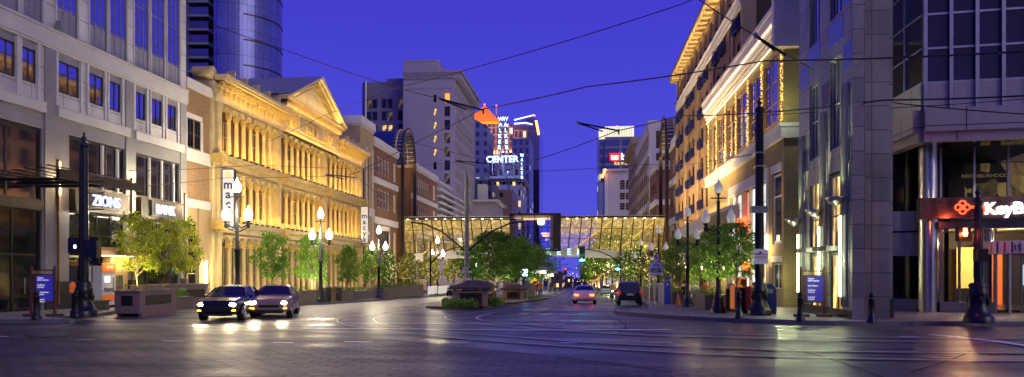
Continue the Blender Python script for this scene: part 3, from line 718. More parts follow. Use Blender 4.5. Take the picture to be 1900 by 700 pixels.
lamp('gable_light','AREA',st,(pm,-1.0,18.5),140,(1,.74,.3),pR-pL-2,(math.radians(180-12),0,0),.06)
boxpart('coping', M['bandwhite'], st, (0,E,1.3,16,16.2,16.5))
# hanging signs
def blade(px, pyt, pyb, label, out0):
    D,Y = onX(px,XL); zt,zb2 = zat(pyt,D), zat(pyb,D); h = zt-zb2; w = 1.0
    t = thing('hanging_sign', label, 'sign', (XL+out0, Y, zb2), 0)
    mb = MB(); mb.prism([(0,.06),(.06,0),(w-.06,0),(w,.06),(w,h-.06),(w-.06,h),(.06,h),(0,h-.06)], 'y', -.16, .16); mb.build('cabinet', M['darkmetal'], t)
    boxpart('face', M['signface'], t, (.06,w-.06,-.18,-.16,.08,h-.08))
    for z in (h*.18,h*.84): boxpart('bracket', M['blackmetal'], t, (-out0+.0,0,-.04,.04,z-.04,z+.04))
    pts = []
    for k in range(10):
        r = .30 if k%2==0 else .12; q = math.pi/2+k*math.pi/5; pts.append((w/2+r*math.cos(q), h-.50+r*math.sin(q)))
    mb = MB(); mb.prism(pts,'y',-.215,-.18); mb.build('star', glowmat('orange_star',(1,.22,.02),.8), t)
    mb = MB(); mb.prism([(w/2+(x-w/2)*.66,h-.50+(z-(h-.50))*.66) for x,z in pts],'y',-.23,-.215); mb.build('star_centre', glowmat('yellow_star',(1,.62,.05),.9), t)
    n = 5; zz = (h-1.0)/n
    for i,ch in enumerate('macys'):
        text('letter', ch, zz*1.28, M['purpleletter'], t, (w/2,-.185,h-.95-zz*(i+.78)), (math.radians(90),0,0), .012, bold=.022)
blade(405.5,314,427,'tall white backlit sign reading macys on a dark cabinet, the nearer and larger of two',.35)
blade(664.5,383,452,'tall white backlit sign reading macys on a dark cabinet, the farther and smaller of two',.35)
# ================================================================ LEFT, BEYOND THE STORE
def block(t, w, d, z0, z1, m, holes=(), cap=None, capm='bandwhite', y=0, wallname='wall'):
    mb = MB(); mb.box(0,w,y+.4,d,z0,z1); wall(mb,0,w,z0,z1,list(holes),y=y,d=.4); mb.quad((0,y,z0),(0,y+.4,z0),(0,y+.4,z1),(0,y,z1)); mb.quad((w,y,z0),(w,y+.4,z0),(w,y+.4,z1),(w,y,z1))
    mb.quad((0,y,z1),(w,y,z1),(w,y+.4,z1),(0,y+.4,z1))
    mb.build(wallname, M[m], t)
    if cap:
        boxpart('parapet', M[capm], t, (-.25,w+.15,y-.3,d+.1,z1,z1+cap),(-.12,w+.08,y-.15,d,z1-.25,z1))
def winrow(t, xs, z, w, h, y=.2, **k):
    for x in xs: window(t, x, z, w, h, y, **k)
# tan block with a tall window slot
Y0 = 93.2; t = front('tan_building', 'tan brick block with pale cap rising behind the gold store far end', 'building', -1, Y0)
w_ = 99.3-Y0; hs = [(1.2,2.1,3,17.5),(3.0,4.0,3,17.5)]
block(t, w_, 13, -3, 20.6, 'stucco', hs, 1.0)
for a,b,c,d in hs: window(t, a+.02, c, b-a-.04, d-c, .25, 1, 6, glass='gdark')
boxpart('band', M['bandwhite'], t, (-.02,w_,-.14,0,9.2,10.2)); boxpart('drainpipe', M['whitemetal'], t, (2.3,2.45,-.25,-.1,2,18),(5.1,5.25,-.25,-.1,2,18))
boxpart('plant_room', M['greymetal'], t, (1.5,5,-.0+4,10,21.6,22.6))
def mall_block(Y0, Y1, side, label, z1=19.1, x1=None, wins=True, brick='brickred', glow=True):
    t = front('mall_building', label, 'building', side, Y0 if side < 0 else Y1); w = Y1-Y0
    n = max(3, int(w*.42/1.25)); xa = w*.16; ww = w*.50/n
    xs = [xa+i*w*.5/n for i in range(n)]
    hs = [(x,x+ww*.72,z,z+h) for x in xs for z,h in ((15.4,2.3),(10.6,2.6))] + [(w*.2,w*.62,-2,7.6),(w*.82,w*.93,10.6,13.2),(w*.82,w*.93,15.2,18),(w*.82,w*.93,2.5,7.6)]
    block(t, w, 14, -3.2, z1, brick, hs, .9)
    for x in xs:
        for z,h in ((15.4,2.3),(10.6,2.6)): window(t, x, z, ww*.72, h, .28, 1, 2, frame='bandwhite', glass='gdim' if z>12 else 'gdark', fw=.12)
    window(t, w*.2+.02, -2, w*.42-.04, 9.6, .3, 4, 4, glass='gdark', fw=.1)
    for z,h in ((10.6,2.6),(15.2,2.8),(2.5,5.1)): window(t, w*.82, z, w*.11, h, .06, 1, 3, frame='bandwhite', glass='cream', fw=.15)
    boxpart('band', M['bandwhite'], t, (-.1,w,-.2,0,13.9,14.7),(-.1,w,-.2,0,8.4,9.3))
    boxpart('surround', M['bandwhite'], t, (w*.17,w*.2,-.1,0,-2,8.2),(w*.62,w*.65,-.1,0,-2,8.2),(w*.17,w*.65,-.1,0,7.6,8.2))
    if glow:
        for f in (.08,.72): lamp('wall_wash','POINT',t,(w*f,-1.0,1.8),320,(1,.72,.34),.2)
    return t
mall_block(99.3, 112.4, -1, 'brown brick mall block with pale bands just left of the arched roof')
mall_block(121.5, 144, -1, 'red-brown brick mall block with pale bands beyond the left end of the footbridge', glow=False)
def vault(side, Yc, label, R_=4.2, zs=19.2, X=None):
    t = front('arched_roof', label, 'roof', side, Yc, X)
    mb = MB(); k = 14
    for i in range(k):
        a, b = math.pi*i/k, math.pi*(i+1)/k
        mb.quad((R_*math.cos(a),-.6,zs+R_*1.15*math.sin(a)),(R_*math.cos(b),-.6,zs+R_*1.15*math.sin(b)),(R_*math.cos(b),14,zs+R_*1.15*math.sin(b)),(R_*math.cos(a),14,zs+R_*1.15*math.sin(a)))
    mb.build('vault', M['ringblue'], t)
    for r, y, m in ((R_+.25,-.8,'darkmetal'),(R_-.35,-.8,'darkmetal'),(R_+.1,.4,'cream')):
        mb = MB(); mb.tube([(r*math.cos(math.pi*i/16), y, zs+r*1.15*math.sin(math.pi*i/16)) for i in range(17)], .14, 5); mb.build('rib', M[m], t)
    mb = MB()
    for i in range(22):
        q = math.pi*i/22; mb.tube([((R_+.25)*math.cos(q),-.8,zs+(R_+.25)*1.15*math.sin(q)),((R_-.35)*math.cos(q+.07),-.8,zs+(R_-.35)*1.15*math.sin(q+.07))], .06, 4)
        mb.tube([(R_*math.cos(q),-.8,zs+R_*1.15*math.sin(q)),(R_*math.cos(q),.9,zs+R_*1.15*math.sin(q))], .06, 4)
    mb.build('lattice', M['gold'], t)
    for x in (-R_,R_): boxpart('post', M['darkmetal'], t, (x-.25,x+.25,-1.0,-.5,-3,zs))
    lamp('arch_light','POINT',t,(0,-.2,zs+1.0),350,GOLD,.2)
vault(-1, 117, 'blue barrel roof with gilded lattice arch at the left end of the footbridge')
# louvred parking block
t = front('parking_building', 'pale building with long white louvres beyond the brick mall on the left', 'building', -1, 144); w_=32
block(t, w_, 14, -4, 19, 'oldconc', [(1,w_-1,6,17)], .5)
mb = MB()
for i in range(9): mb.box(-.3,w_,-.9,.1,7.5+i*1.25,7.8+i*1.25)
mb.build('louvre', M['whitemetal'], t); boxpart('dark_void_sheet', M['gdark'], t, (1,w_-1,.1,.38,6,17))  # dark sheet standing in for the shade behind the louvres
# ---------------------------------------------------------------- the old tall office building
Yc = 160.0; X0 = onY(842,Yc)[1]; xw = onY(748,Yc)[1]; xw2 = onY(672,Yc)[1]
D_ = onY(800,Yc)[0]
t = thing('office_building', 'old lavender-grey high-rise with heavy cornice standing above the parking louvres', 'building', (xw, Yc, 0))
wid = X0-xw; zt = zat(139, D_); zp = zat(114, D_)
rows = [zat(y,D_) for y in (348,400/1.0)]
cols = [((713.5-748)/94*wid, .0)]
def cx(px): return onY(px,Yc)[1]-xw
hs = []
for i,py in enumerate((181,206,231,256,281,306,331)):
    hs.append((cx(804),cx(810),zat(py+6,D_)-.3,zat(py-5,D_))); hs.append((cx(824.5),cx(835),zat(py+8,D_)-.3,zat(py-8,D_)))
mb = MB(); mb.box(0,wid,.4,30,-4,zt); wall(mb,0,wid,-4,zt,hs,d=.4); mb.quad((0,0,-4),(0,.4,-4),(0,.4,zt),(0,0,zt)); mb.quad((wid,.4,-4),(wid,0,-4),(wid,0,zt),(wid,.4,zt)); mb.quad((0,0,zt),(wid,0,zt),(wid,.4,zt),(0,.4,zt))
mb.build('wall', M['oldconc'], t)
for i,(a,b,c,d) in enumerate(hs):
    window(t, a, c, b-a, d-c, .25, 2 if b-a>.9 else 1, 2, glass='gdim' if i in (1,7,9,13) else ('glit' if i in (2,4,6,8,12) else 'gdark'), fw=.06)
boxpart('lit_blind', glowmat('orange_window',(1,.35,.06),1.1), t, (hs[1][0]+.1,hs[1][1]-.1,.15,.2,hs[1][2]+.1,hs[1][3]-.1))
boxpart('penthouse', M['oldconc'], t, (0,cx(813),0.02,22,zt,zp),(-.1,cx(813)+.1,-.1,22.1,zp,zp+.3))
mb = MB(); mb.box(-.05,wid+.9,-.35,30,zt,zt+.4); mb.box(-.05,wid+1.9,-.6,30,zt+.4,zt+.75)
x = .1
while x < wid: mb.box(x,x+.3,-.3,-.02,zt-.9,zt-.1); x += .6
y = 0
while y < 30: mb.box(wid,wid+1.6,y,y+.5,zt-.9,zt); y += 1.5
mb.box(-.03,wid+.05,-.12,0,zt-3,zt-2.75)
mb.build('cornice', M['oldconc'], t)
mb = MB()
for i in range(11):
    z = zt-4.2-i*2.95
    for j in range(9):
        mb.box(wid-.01,wid+.06,1.3+j*3.2,2.9+j*3.2,z,z+1.9)
mb.build('window', M['gdark'], t)
mb = MB()
for i in range(12): mb.box(wid,wid+.12+(.3 if i in (2,8) else 0),0,30,zt-4.7-i*2.95,zt-4.45-i*2.95)
for j in range(10): mb.box(wid,wid+.25,.1+j*3.2,.9+j*3.2,-3,zt-1)
mb.build('street_front_trim', M['oldconc'], t)
bx = onY(672,Yc+4)[1]-xw; zb = zat(150,D_+4)
mb = MB(); hs=[]
for py in (188,211,236,262,288):
    for pa,pb in ((680,689),(690.5,700),(708,717),(719,728),(739,747)):
        k=(D_+4)/D_; a=onY(pa,Yc+4)[1]-xw; b=onY(pb,Yc+4)[1]-xw; hs.append((a,b,zat(py+11,D_+4),zat(py-6,D_+4)))
mb.box(bx,0,4.4,26,-4,zb); wall(mb,bx,0,-4,zb,hs,y=4,d=.4); mb.quad((bx,4,-4),(bx,4.4,-4),(bx,4.4,zb),(bx,4,zb)); mb.quad((bx,4,zb),(0,4,zb),(0,4.4,zb),(bx,4.4,zb)); mb.box(bx+5,-.02,6,20,zb,zb+1.2)
mb.build('rear_wing', M['oldconc2'], t)
for i,(a,b,c,d) in enumerate(hs): window(t,a,c,b-a,d-c,4.2,2,2,glass=('gdim','gdark','gdark','gdark','gdim','gdark','gdark','gdark','gdim','gdark','gdark','gdark','glit','glit','gdark')[i%15],fw=.06)
mb = MB(); mb.tube([(bx+.9,3.6,-3),(bx+.9,3.6,zat(140,D_))],.35,8); mb.build('flue', M['steelsoft'], t)
mb = MB()
for k in range(4): mb.tube([(bx+.2+.0,3.7,zat(215,D_)+k*.4),(bx-1.2,3.7,zat(215,D_)+k*.4)],.05,4)
mb.build('fire_escape', M['blackmetal'], t)
# ---------------------------------------------------------------- curved glass tower behind the bank
D_ = 100.0; c0 = pt(400, 500, D_); t = thing('glass_tower', 'tall curved apartment tower of blue mirrored glass with stacked balconies behind the granite bank', 'tower', (c0.x, c0.y, 0))
right_edge = pt(525,500,D_)-c0; r1 = Vector((cy_,sy_,0)); w1 = Vector((-sy_,cy_,0))
Wd = (525-348)/F*D_; rad = 6.1; cen = r1*((424-400)/F*D_) + w1*rad*.4
mg = blockmat('tower_glass_grid', (.14,.15,.46), (.10,.11,.38), (.05,.05,.18), 1.6, 3.3, .05, 0, .22, .9, .1, 3)
for n in mg.node_tree.nodes:
    if n.type == 'BSDF_PRINCIPLED': n.inputs['Metallic'].default_value = .35
mb = MB(); K = 30; A0, A1 = -math.radians(95), math.radians(35)
P = []
for i in range(K+1):
    a = A0+(A1-A0)*i/K; P.append(cen + r1*rad*math.cos(a) + w1*rad*math.sin(a))
for a,b in zip(P[:-1],P[1:]): mb.add([(a.x,a.y,-3),(b.x,b.y,-3),(b.x,b.y,60),(a.x,a.y,60)],[(0,1,2,3)],0,True)
mb.build('curtain_wall', mg, t)
mb = MB()
for k in range(19):
    z = 2+k*3.3
    for a,b in zip(P[8:-1],P[9:]):
        a2 = cen+(a-cen)*1.012; b2 = cen+(b-cen)*1.012
        if k%1==0:
            mb.quad((a.x,a.y,z),(b.x,b.y,z),(b2.x,b2.y,z),(a2.x,a2.y,z)); mb.quad((a2.x,a2.y,z),(b2.x,b2.y,z),(b2.x,b2.y,z+.16),(a2.x,a2.y,z+.16)); mb.quad((a.x,a.y,z+.16),(b.x,b.y,z+.16),(b2.x,b2.y,z+.16),(a2.x,a2.y,z+.16))
mb.build('floor_fin', M['darkmetal'], t)
def loc(px, dd=0): u=(px-400)/F*D_; return r1*u + w1*dd
def obox(mb, xa, xb, d0, d1, z0, z1, m=0):
    a,b,c,d = loc(xa,d0),loc(xb,d0),loc(xb,d1),loc(xa,d1); V=[(q.x,q.y,z) for z in (z0,z1) for q in (a,b,c,d)]
    mb.add(V,[(0,3,2,1),(4,5,6,7),(0,1,5,4),(1,2,6,5),(2,3,7,6),(3,0,4,7)],m)
mb = MB(); obox(mb,335,367,-3.5,20,-3,60); mb.build('side_wing', mg, t)
mb = MB(); obox(mb,365,404,-.5,10,-3,60); mb.build('balcony_recess', M['gdark'], t)
for k in range(11):
    z = zat(158,D_)+k*((158-7)/6.0/F*D_)
    mb = MB(); obox(mb,366,403,-3.0,-.5,z-.9,z-.6); bal = mb.build('balcony', M['greymetal'], t)
    mb = MB(); obox(mb,367,402.5,-2.95,-2.85,z-.55,z+.35); mb.build('balustrade', M['gmird'], bal)
# ================================================================ FOOTBRIDGE
Yb = 115.0
xa, xb = XL+.2, XR-.2; br = thing('footbridge', 'glass-sided footbridge glowing gold across the street, with a taller glass box at its middle', 'bridge', (0, Yb, 0))
Db = lambda px: onY(px,Yb)
def bz(px,py): return zat(py, Db(px)[0])
def bxp(px): return Db(px)[1]
zr = bz(1000,404); cxa, cxb = bxp(947), bxp(1041); ztop = bz(1000,398)
def zdeck(x): q = (x-(xa+xb)/2)/((xb-xa)/2); return bz(1000,459)-1.0*q*q-.15
etch = newmat('etched_lit_glass'); m_,n_,l_,p_ = etch  # gold light of the walkway is put into the glass as emission
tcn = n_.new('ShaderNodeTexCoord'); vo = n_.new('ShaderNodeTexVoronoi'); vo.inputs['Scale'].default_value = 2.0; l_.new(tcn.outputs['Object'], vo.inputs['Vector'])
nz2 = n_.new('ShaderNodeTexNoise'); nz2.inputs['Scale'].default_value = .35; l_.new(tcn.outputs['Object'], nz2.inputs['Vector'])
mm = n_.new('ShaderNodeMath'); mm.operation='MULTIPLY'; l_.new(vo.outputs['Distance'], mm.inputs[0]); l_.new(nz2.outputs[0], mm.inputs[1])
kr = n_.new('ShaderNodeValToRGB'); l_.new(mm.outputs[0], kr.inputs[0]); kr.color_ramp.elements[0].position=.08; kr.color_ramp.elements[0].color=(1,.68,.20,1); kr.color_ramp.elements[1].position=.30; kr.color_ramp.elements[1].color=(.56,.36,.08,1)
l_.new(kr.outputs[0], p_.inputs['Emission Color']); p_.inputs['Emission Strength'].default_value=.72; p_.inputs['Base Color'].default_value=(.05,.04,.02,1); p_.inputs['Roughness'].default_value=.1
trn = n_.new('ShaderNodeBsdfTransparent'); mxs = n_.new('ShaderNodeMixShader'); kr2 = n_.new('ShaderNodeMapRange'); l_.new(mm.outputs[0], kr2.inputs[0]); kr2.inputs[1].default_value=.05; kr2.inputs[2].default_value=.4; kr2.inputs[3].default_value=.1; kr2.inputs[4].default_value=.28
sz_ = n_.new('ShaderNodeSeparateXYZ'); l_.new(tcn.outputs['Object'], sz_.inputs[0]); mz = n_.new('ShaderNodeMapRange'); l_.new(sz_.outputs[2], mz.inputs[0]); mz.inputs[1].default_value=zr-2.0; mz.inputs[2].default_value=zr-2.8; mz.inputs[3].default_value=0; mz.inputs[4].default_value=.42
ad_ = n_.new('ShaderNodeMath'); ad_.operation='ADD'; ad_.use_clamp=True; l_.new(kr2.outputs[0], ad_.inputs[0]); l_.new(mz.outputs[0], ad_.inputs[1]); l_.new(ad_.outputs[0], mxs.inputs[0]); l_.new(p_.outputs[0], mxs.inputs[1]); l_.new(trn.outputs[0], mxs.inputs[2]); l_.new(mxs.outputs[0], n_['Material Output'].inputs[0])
nseg = 26
def side(x0,x1,yy,name,lean):
    mb = MB(); n = max(2,int((x1-x0)/1.45)); g = MB()
    for i in range(n+1):
        x = x0+(x1-x0)*i/n; lx = lean*(1 if x<(xa+xb)/2 else -1)
        mb.tube([(x+lx,yy,zdeck(x)),(x,yy,zr-.2)],.085,4)
        if i<n:
            x2 = x0+(x1-x0)*(i+1)/n; g.quad((x+lx,yy+.05,zdeck(x)),(x2+lx,yy+.05,zdeck(x2)),(x2,yy+.05,zr-.2),(x,yy+.05,zr-.2))
            for f in (.33,.66): mb.tube([(x,yy,zdeck(x)+(zr-zdeck(x))*f),(x2,yy,zdeck(x2)+(zr-zdeck(x2))*f)],.04,4)
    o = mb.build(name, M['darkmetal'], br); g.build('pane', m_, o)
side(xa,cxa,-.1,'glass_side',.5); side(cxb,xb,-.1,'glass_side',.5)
# boarding of the roof, the arched girder below, ceiling lights, slanted struts
boxpart('roof', M['bandwhite'], br, (xa,cxa,-.8,5.2,zr-.12,zr+.22),(cxb,xb,-.8,5.2,zr-.12,zr+.22))
boxpart('roof_edge', M['darkmetal'], br, (xa,cxa,-.85,-.8,zr-.15,zr+.1),(cxb,xb,-.85,-.8,zr-.15,zr+.1))
mb = MB(); N = 30
for i in range(N):
    x, x2 = xa+(xb-xa)*i/N, xa+(xb-xa)*(i+1)/N; z,z2 = zdeck(x),zdeck(x2); h=1.2
    for y in (-.55,5.0):
        mb.quad((x,y,z-h),(x2,y,z2-h),(x2,y,z2),(x,y,z))
    mb.quad((x,-.55,z),(x2,-.55,z2),(x2,5,z2),(x,5,z)); mb.quad((x,-.55,z-h),(x2,-.55,z2-h),(x2,5,z2-h),(x,5,z-h))
gd = mb.build('girder', M['bandwhite'], br)
mb = MB()
for x0,x1 in ((xa,cxa),(cxb,xb)):
    x = x0+.8
    while x < x1-.4: mb.box(x,x+.3,-.6,-.4,zr-.22,zr-.12); mb.box(x,x+.3,2,2.3,zr-.22,zr-.12); x += 1.45
mb.build('ceiling_light', M['strip'], br)
mb = MB()
for x0,x1 in ((xa+3,xa+8),(xa+9,xa+14),(cxb+2,cxb+8.),(cxb+8.5,xb-1)): mb.tube([(x0,2.2,zdeck(x0)),(x1,2.2,zr-.3)],.14,5)
mb.build('strut', M['gold'], br)
for x0,x1 in ((xa,cxa),(cxb,xb)):
    lamp('bridge_light','AREA',br,((x0+x1)/2,2.3,zr-.4),700,(1,.70,.24),x1-x0-1,None,3)
    lamp('girder_light','AREA',br,((x0+x1)/2,-1.6,zdeck((x0+x1)/2)-2.6),130,(1,.8,.5),x1-x0-1,(math.radians(180-35),0,0),.2)
# centre box
mb = MB()
for x in (cxa,cxb-.5): mb.box(x,x+.5,-1.2,-.7,zdeck(0)-.3,ztop)
for x in (cxa+1.9,cxa+3.8,cxa+5.8,cxa+.7): mb.box(x-.06,x+.06,-1.1,-1.0,zdeck(0)-.1,ztop)
mb.box(cxa,cxb,-1.2,-.7,ztop-.25,ztop+.1); mb.box(cxa,cxb,-1.2,-.8,zdeck(0)-.35,zdeck(0)-.05); mb.box(cxb-2.6+1.4,cxb-.5,-1.05,-.95,zdeck(0),ztop)
for f in (.32,.6): mb.box(cxa,cxb,-1.1,-1.0,zdeck(0)+(ztop-zdeck(0))*f,zdeck(0)+(ztop-zdeck(0))*f+.1)
mb.build('centre_frame', M['darkmetal'], br)
boxpart('centre_glass', clearglass('blue_tinted_glass',(.82,.84,1),.12), br, (cxa+.1,cxb-.1,-.95,-.92,zdeck(0),ztop-.2))
boxpart('centre_side_panel', M['cream'], br, (cxb-1.6,cxb-.55,-.9,5,zdeck(0),ztop-.25))
lamp('centre_light','POINT',br,((cxa+cxb)/2+2,2.2,ztop-.8),260,(1,.8,.5))
boxpart('centre_ceiling', M.setdefault('ceil_glow', glowmat('amber_ceiling_glow',(1,.62,.22),.9)), br, (cxa+.6,cxb-.6,0,4.8,ztop-.55,ztop-.5))
boxpart('centre_roof', M['greymetal'], br, (cxa,cxb,-.7,5.6,ztop-.1,ztop+.12))
mb = MB(); mb.lathe([(.1,-.5),(.5,-.42),(.65,0),(.5,.42),(.1,.5)], (bxp(1003),1.5,bz(1003,411)), 10); mb.build('lantern', glowmat('pale_lantern',(.9,1,.6),1.3), br)
boxpart('neon_sign', M['orange'], br, (bxp(1004),bxp(1018),1.5,1.6,bz(1010,434),bz(1010,431.5)),(bxp(1006),bxp(1018),1.5,1.6,bz(1010,438),bz(1010,436)))
boxpart('kiosk_screen', glowmat('pink_screen',(.7,.6,.9),1), br, (bxp(1011),bxp(1018),1.4,1.5,bz(1010,447),bz(1010,440)))
for i,(px,ch) in enumerate(((975,'Y'),(998,'C'),(1017.7,'R'),(1037,'E'),(1056,'E'),(1075.5,'K'))):
    text('lettering', ch, 1.35, glowmat('pale_blue_letter',(.6,.85,.9),.9) if i==0 else bpy.data.materials['pale_blue_letter'], gd, (bxp(px),-.62,bz(px,473.0)), (math.radians(90),0,0), .05, bold=.02)
# ================================================================ FAR SKYLINE (left of the street)
def tower(name, label, cat, px0, px1, D, pytop, wallm, depth=22, zb=-20, group=None):
    """a block whose near face runs from px0 to px1; returns thing, width, X(px), Z(py)"""
    Yt = onY((px0+px1)/2, 1)[0]; Yt = D/Yt
    x0, x1 = onY(px0,Yt)[1], onY(px1,Yt)[1]; t = thing(name, label, cat, (x0,Yt,0), 0, group)
    Z = lambda py: zat(py, D); zt = Z(pytop)
    mb = MB(); mb.box(0,x1-x0,0,depth,zb,zt); mb.build('wall', wallm, t)
    return t, x1-x0, (lambda px: onY(px,Yt)[1]-x0), Z
def gridmat(name, wallc, winc, ww, wh, gap, lit=None, litc=(1,.7,.3), es=.5, metal=0.0):
    """distant facade: window grid, a few rooms lit"""
    m,n,l,p = newmat(name); t = n.new('ShaderNodeTexCoord'); s_ = n.new('ShaderNodeSeparateXYZ'); l.new(t.outputs['Object'], s_.inputs[0])
    a = n.new('ShaderNodeMath'); a.operation='ADD'; l.new(s_.outputs[0],a.inputs[0]); l.new(s_.outputs[1],a.inputs[1])
    c = n.new('ShaderNodeCombineXYZ'); l.new(a.outputs[0],c.inputs[0]); l.new(s_.outputs[2],c.inputs[1])
    b = n.new('ShaderNodeTexBrick'); b.offset=0; l.new(c.outputs[0],b.inputs['Vector']); b.inputs['Scale'].default_value=1
    b.inputs['Brick Width'].default_value=ww; b.inputs['Row Height'].default_value=wh; b.inputs['Mortar Size'].default_value=gap; b.inputs['Mortar Smooth'].default_value=0
    b.inputs['Color1'].default_value=(*winc,1); b.inputs['Color2'].default_value=(*[q*.7 for q in winc],1); b.inputs['Mortar'].default_value=(*wallc,1)
    l.new(b.outputs['Color'],p.inputs['Base Color'])
    r = n.new('ShaderNodeMapRange'); l.new(b.outputs['Fac'],r.inputs[0]); r.inputs[3].default_value=.12; r.inputs[4].default_value=.7; l.new(r.outputs[0],p.inputs['Roughness'])
    r3 = n.new('ShaderNodeMapRange'); l.new(b.outputs['Fac'],r3.inputs[0]); r3.inputs[3].default_value=metal; r3.inputs[4].default_value=0; l.new(r3.outputs[0],p.inputs['Metallic'])
    if lit:
        fl = n.new('ShaderNodeVectorMath'); fl.operation='DIVIDE'; l.new(c.outputs[0],fl.inputs[0]); fl.inputs[1].default_value=(ww,wh,1)
        f2 = n.new('ShaderNodeVectorMath'); f2.operation='FLOOR'; l.new(fl.outputs[0],f2.inputs[0])
        w = n.new('ShaderNodeTexWhiteNoise'); l.new(f2.outputs[0],w.inputs['Vector']); g = n.new('ShaderNodeMath'); g.operation='GREATER_THAN'; g.inputs[1].default_value=1-lit; l.new(w.outputs['Value'],g.inputs[0])
        iv = n.new('ShaderNodeMath'); iv.operation='SUBTRACT'; iv.inputs[0].default_value=1; l.new(b.outputs['Fac'],iv.inputs[1])
        q = n.new('ShaderNodeMath'); q.operation='MULTIPLY'; l.new(g.outputs[0],q.inputs[0]); l.new(iv.outputs[0],q.inputs[1]); q2 = n.new('ShaderNodeMath'); q2.operation='MULTIPLY'; l.new(q.outputs[0],q2.inputs[0]); q2.inputs[1].default_value=es
        p.inputs['Emission Color'].default_value=(*litc,1); l.new(q2.outputs[0],p.inputs['Emission Strength'])
    return m
# blue stone tower with a gabled top and a round crest
gm1 = gridmat('blue_grey_office_grid',(.20,.21,.42),(.05,.06,.16),3.2,3.6,.9,.04,(.7,.8,1),.8)
t,w,X,Z = tower('office_tower','blue-grey office tower with pointed gable and round crest left of the neon letters','tower',864,904,300,234,gm1)
mb = MB(); mb.prism([(0,Z(234)),(w,Z(234)),(X(876),Z(219))],'y',0,22); mb.build('gable', gm1, t)
mb = MB(); mb.tube([(X(875),-.6,Z(233)),(X(875),.2,Z(233))],1.5,14); mb.build('crest', mat('pale_round_crest',(.5,.5,.55),.5), t)
# tower with the orange pyramid
gm2 = gridmat('deep_blue_glass_grid',(.10,.11,.32),(.05,.06,.22),2.2,3.5,.35,.03,(1,.9,.6),1,.4)
t,w,X,Z = tower('pyramid_tower','glass office tower topped with a floodlit orange pyramid roof','tower',880,952,380,231,gm2,34)
om = mat('pyramid_roof_panels',(.75,.30,.06),.6,var=.1,scale=.3)
zb_=Z(224); mb = MB(); x0,x1 = X(864),X(926); xm=(x0+x1)/2; d0,d1=0,x1-x0; ym=(d0+d1)/2; zt=Z(188)
for a,b in (((x0,d0),(x1,d0)),((x1,d0),(x1,d1)),((x1,d1),(x0,d1)),((x0,d1),(x0,d0))): mb.poly([(*a,zb_),(*b,zb_),(xm,ym,zt)])
mb.build('pyramid_roof', om, t); boxpart('roof_base', om, t, (X(866),X(925),1,20,Z(231),zb_))
lamp('roof_floodlight','AREA',t,(xm,-26,zb_-12),42000,(1,.33,.04),30,(math.radians(180-35),0,0),2)
boxpart('beacon', M['red'], t, (xm-.25,xm+.25,ym-.25,ym+.25,zt,zt+.6))
mb=MB(); mb.tube([(X(919),5,Z(231)),(X(919),5,Z(193))],.35,5); mb.build('antenna', M['greymetal'], t); boxpart('antenna_light', M['red'], t,(X(919)-.3,X(919)+.3,4.7,5.3,Z(193),Z(191.5)))
# dark angular bank tower
gm3 = gridmat('dark_tower_grid',(.07,.07,.17),(.05,.055,.20),2.0,3.6,.3,.02,(1,.9,.6),.8,.6)
t,w,X,Z = tower('dark_tower','dark angular office tower with slanted roof edged by blue neon','tower',954,998,360,240,gm3,34)
mb=MB(); mb.prism([(X(954),Z(240)),(X(998),Z(240)),(X(991),Z(214)),(X(960),Z(226)),(X(954),Z(226))],'y',1,30); mb.build('crown', M['gmird'], t)
mb=MB(); mb.tube([(X(954),.5,Z(222)),(X(991),.3,Z(213.5))],.35,4); mb.tube([(X(954),.3,Z(229)),(X(975),-.2,Z(228)),(X(988),.3,Z(231))],.35,4); mb.build('neon_tube', M['neonblue2'], t)
boxpart('dark_shaft', M['gmird'], t, (X(982),X(1001),-2,33,-20,Z(238)))
mb=MB(); mb.tube([(X(995),-2.2,Z(226)),(X(998),-2.2,Z(240)),(X(1000),-2.2,Z(252))],.5,4); mb.build('rainbow_neon', M['orange'], t)
boxpart('beacon', M['red'], t, (X(990),X(991.5),4,5,Z(213),Z(210.5)))
# blue lit slab in front of it
gm4 = gridmat('mid_blue_grid',(.16,.17,.40),(.08,.09,.28),2.4,3.4,.6,.05,(.7,.8,1),1,.2)
t,w,X,Z = tower('office_slab','mid-blue office slab with small pale windows right of the neon word CENTER','building',950,983,300,257,gm4)
# the old bank with the neon letters
stone = gridmat('old_bank_stone_grid',(.26,.25,.36),(.03,.03,.05),2.6,3.6,.8,.08,(1,.7,.3),.9)
t,w,X,Z = tower('old_bank_building','ornate grey stone high-rise with dentilled cornice below the blue neon letters','building',913,966,245,336,stone,28)
mb=MB(); mb.box(X(911),X(970),-1.6,28,Z(336),Z(333)); mb.box(X(909),X(972),-2.4,28,Z(333),Z(329))
x=X(912)
while x<X(970): mb.box(x,x+.5,-1.4,0,Z(338),Z(336)); x+=1.1
mb.build('cornice', mat('grey_stone',(.28,.27,.33),.7), t)
boxpart('upper_stage', stone, t, (X(920),X(962),4,20,Z(329),Z(300))); boxpart('tower_stage', stone, t, (X(925),X(950),6,18,Z(300),Z(278)))
boxpart('lit_entry', M['glit'], t, (X(951),X(956),-.1,0,Z(345),Z(338)),(X(921),X(926),-.1,0,Z(345),Z(338)))
ns = thing('neon_sign','blue-white neon letters: two tall WALKER columns above the word CENTER','sign',(onY(926,238)[1],238,0))
xs_ = lambda px: onY(px,238)[1]-onY(926,238)[1]; Dn = onY(930,238)[0]; zn = lambda py: zat(py,Dn)
for j,ch in enumerate('WALKER'):
    zz = zn(224.5+j*10.6)
    for sg in (-1,1):
        px = 933.5+sg*(4.2+j*.55)
        o=text('letter',ch,1.75,M['neonblue'],ns,(xs_(px),-.2,zz),(math.radians(90),0,0),.15,bold=.03)
text('letter','CENTER',2.75,M['neonblue'],ns,(xs_(932),-.2,zn(301)),(math.radians(90),0,0),.15,bold=.05,sp=1.02)
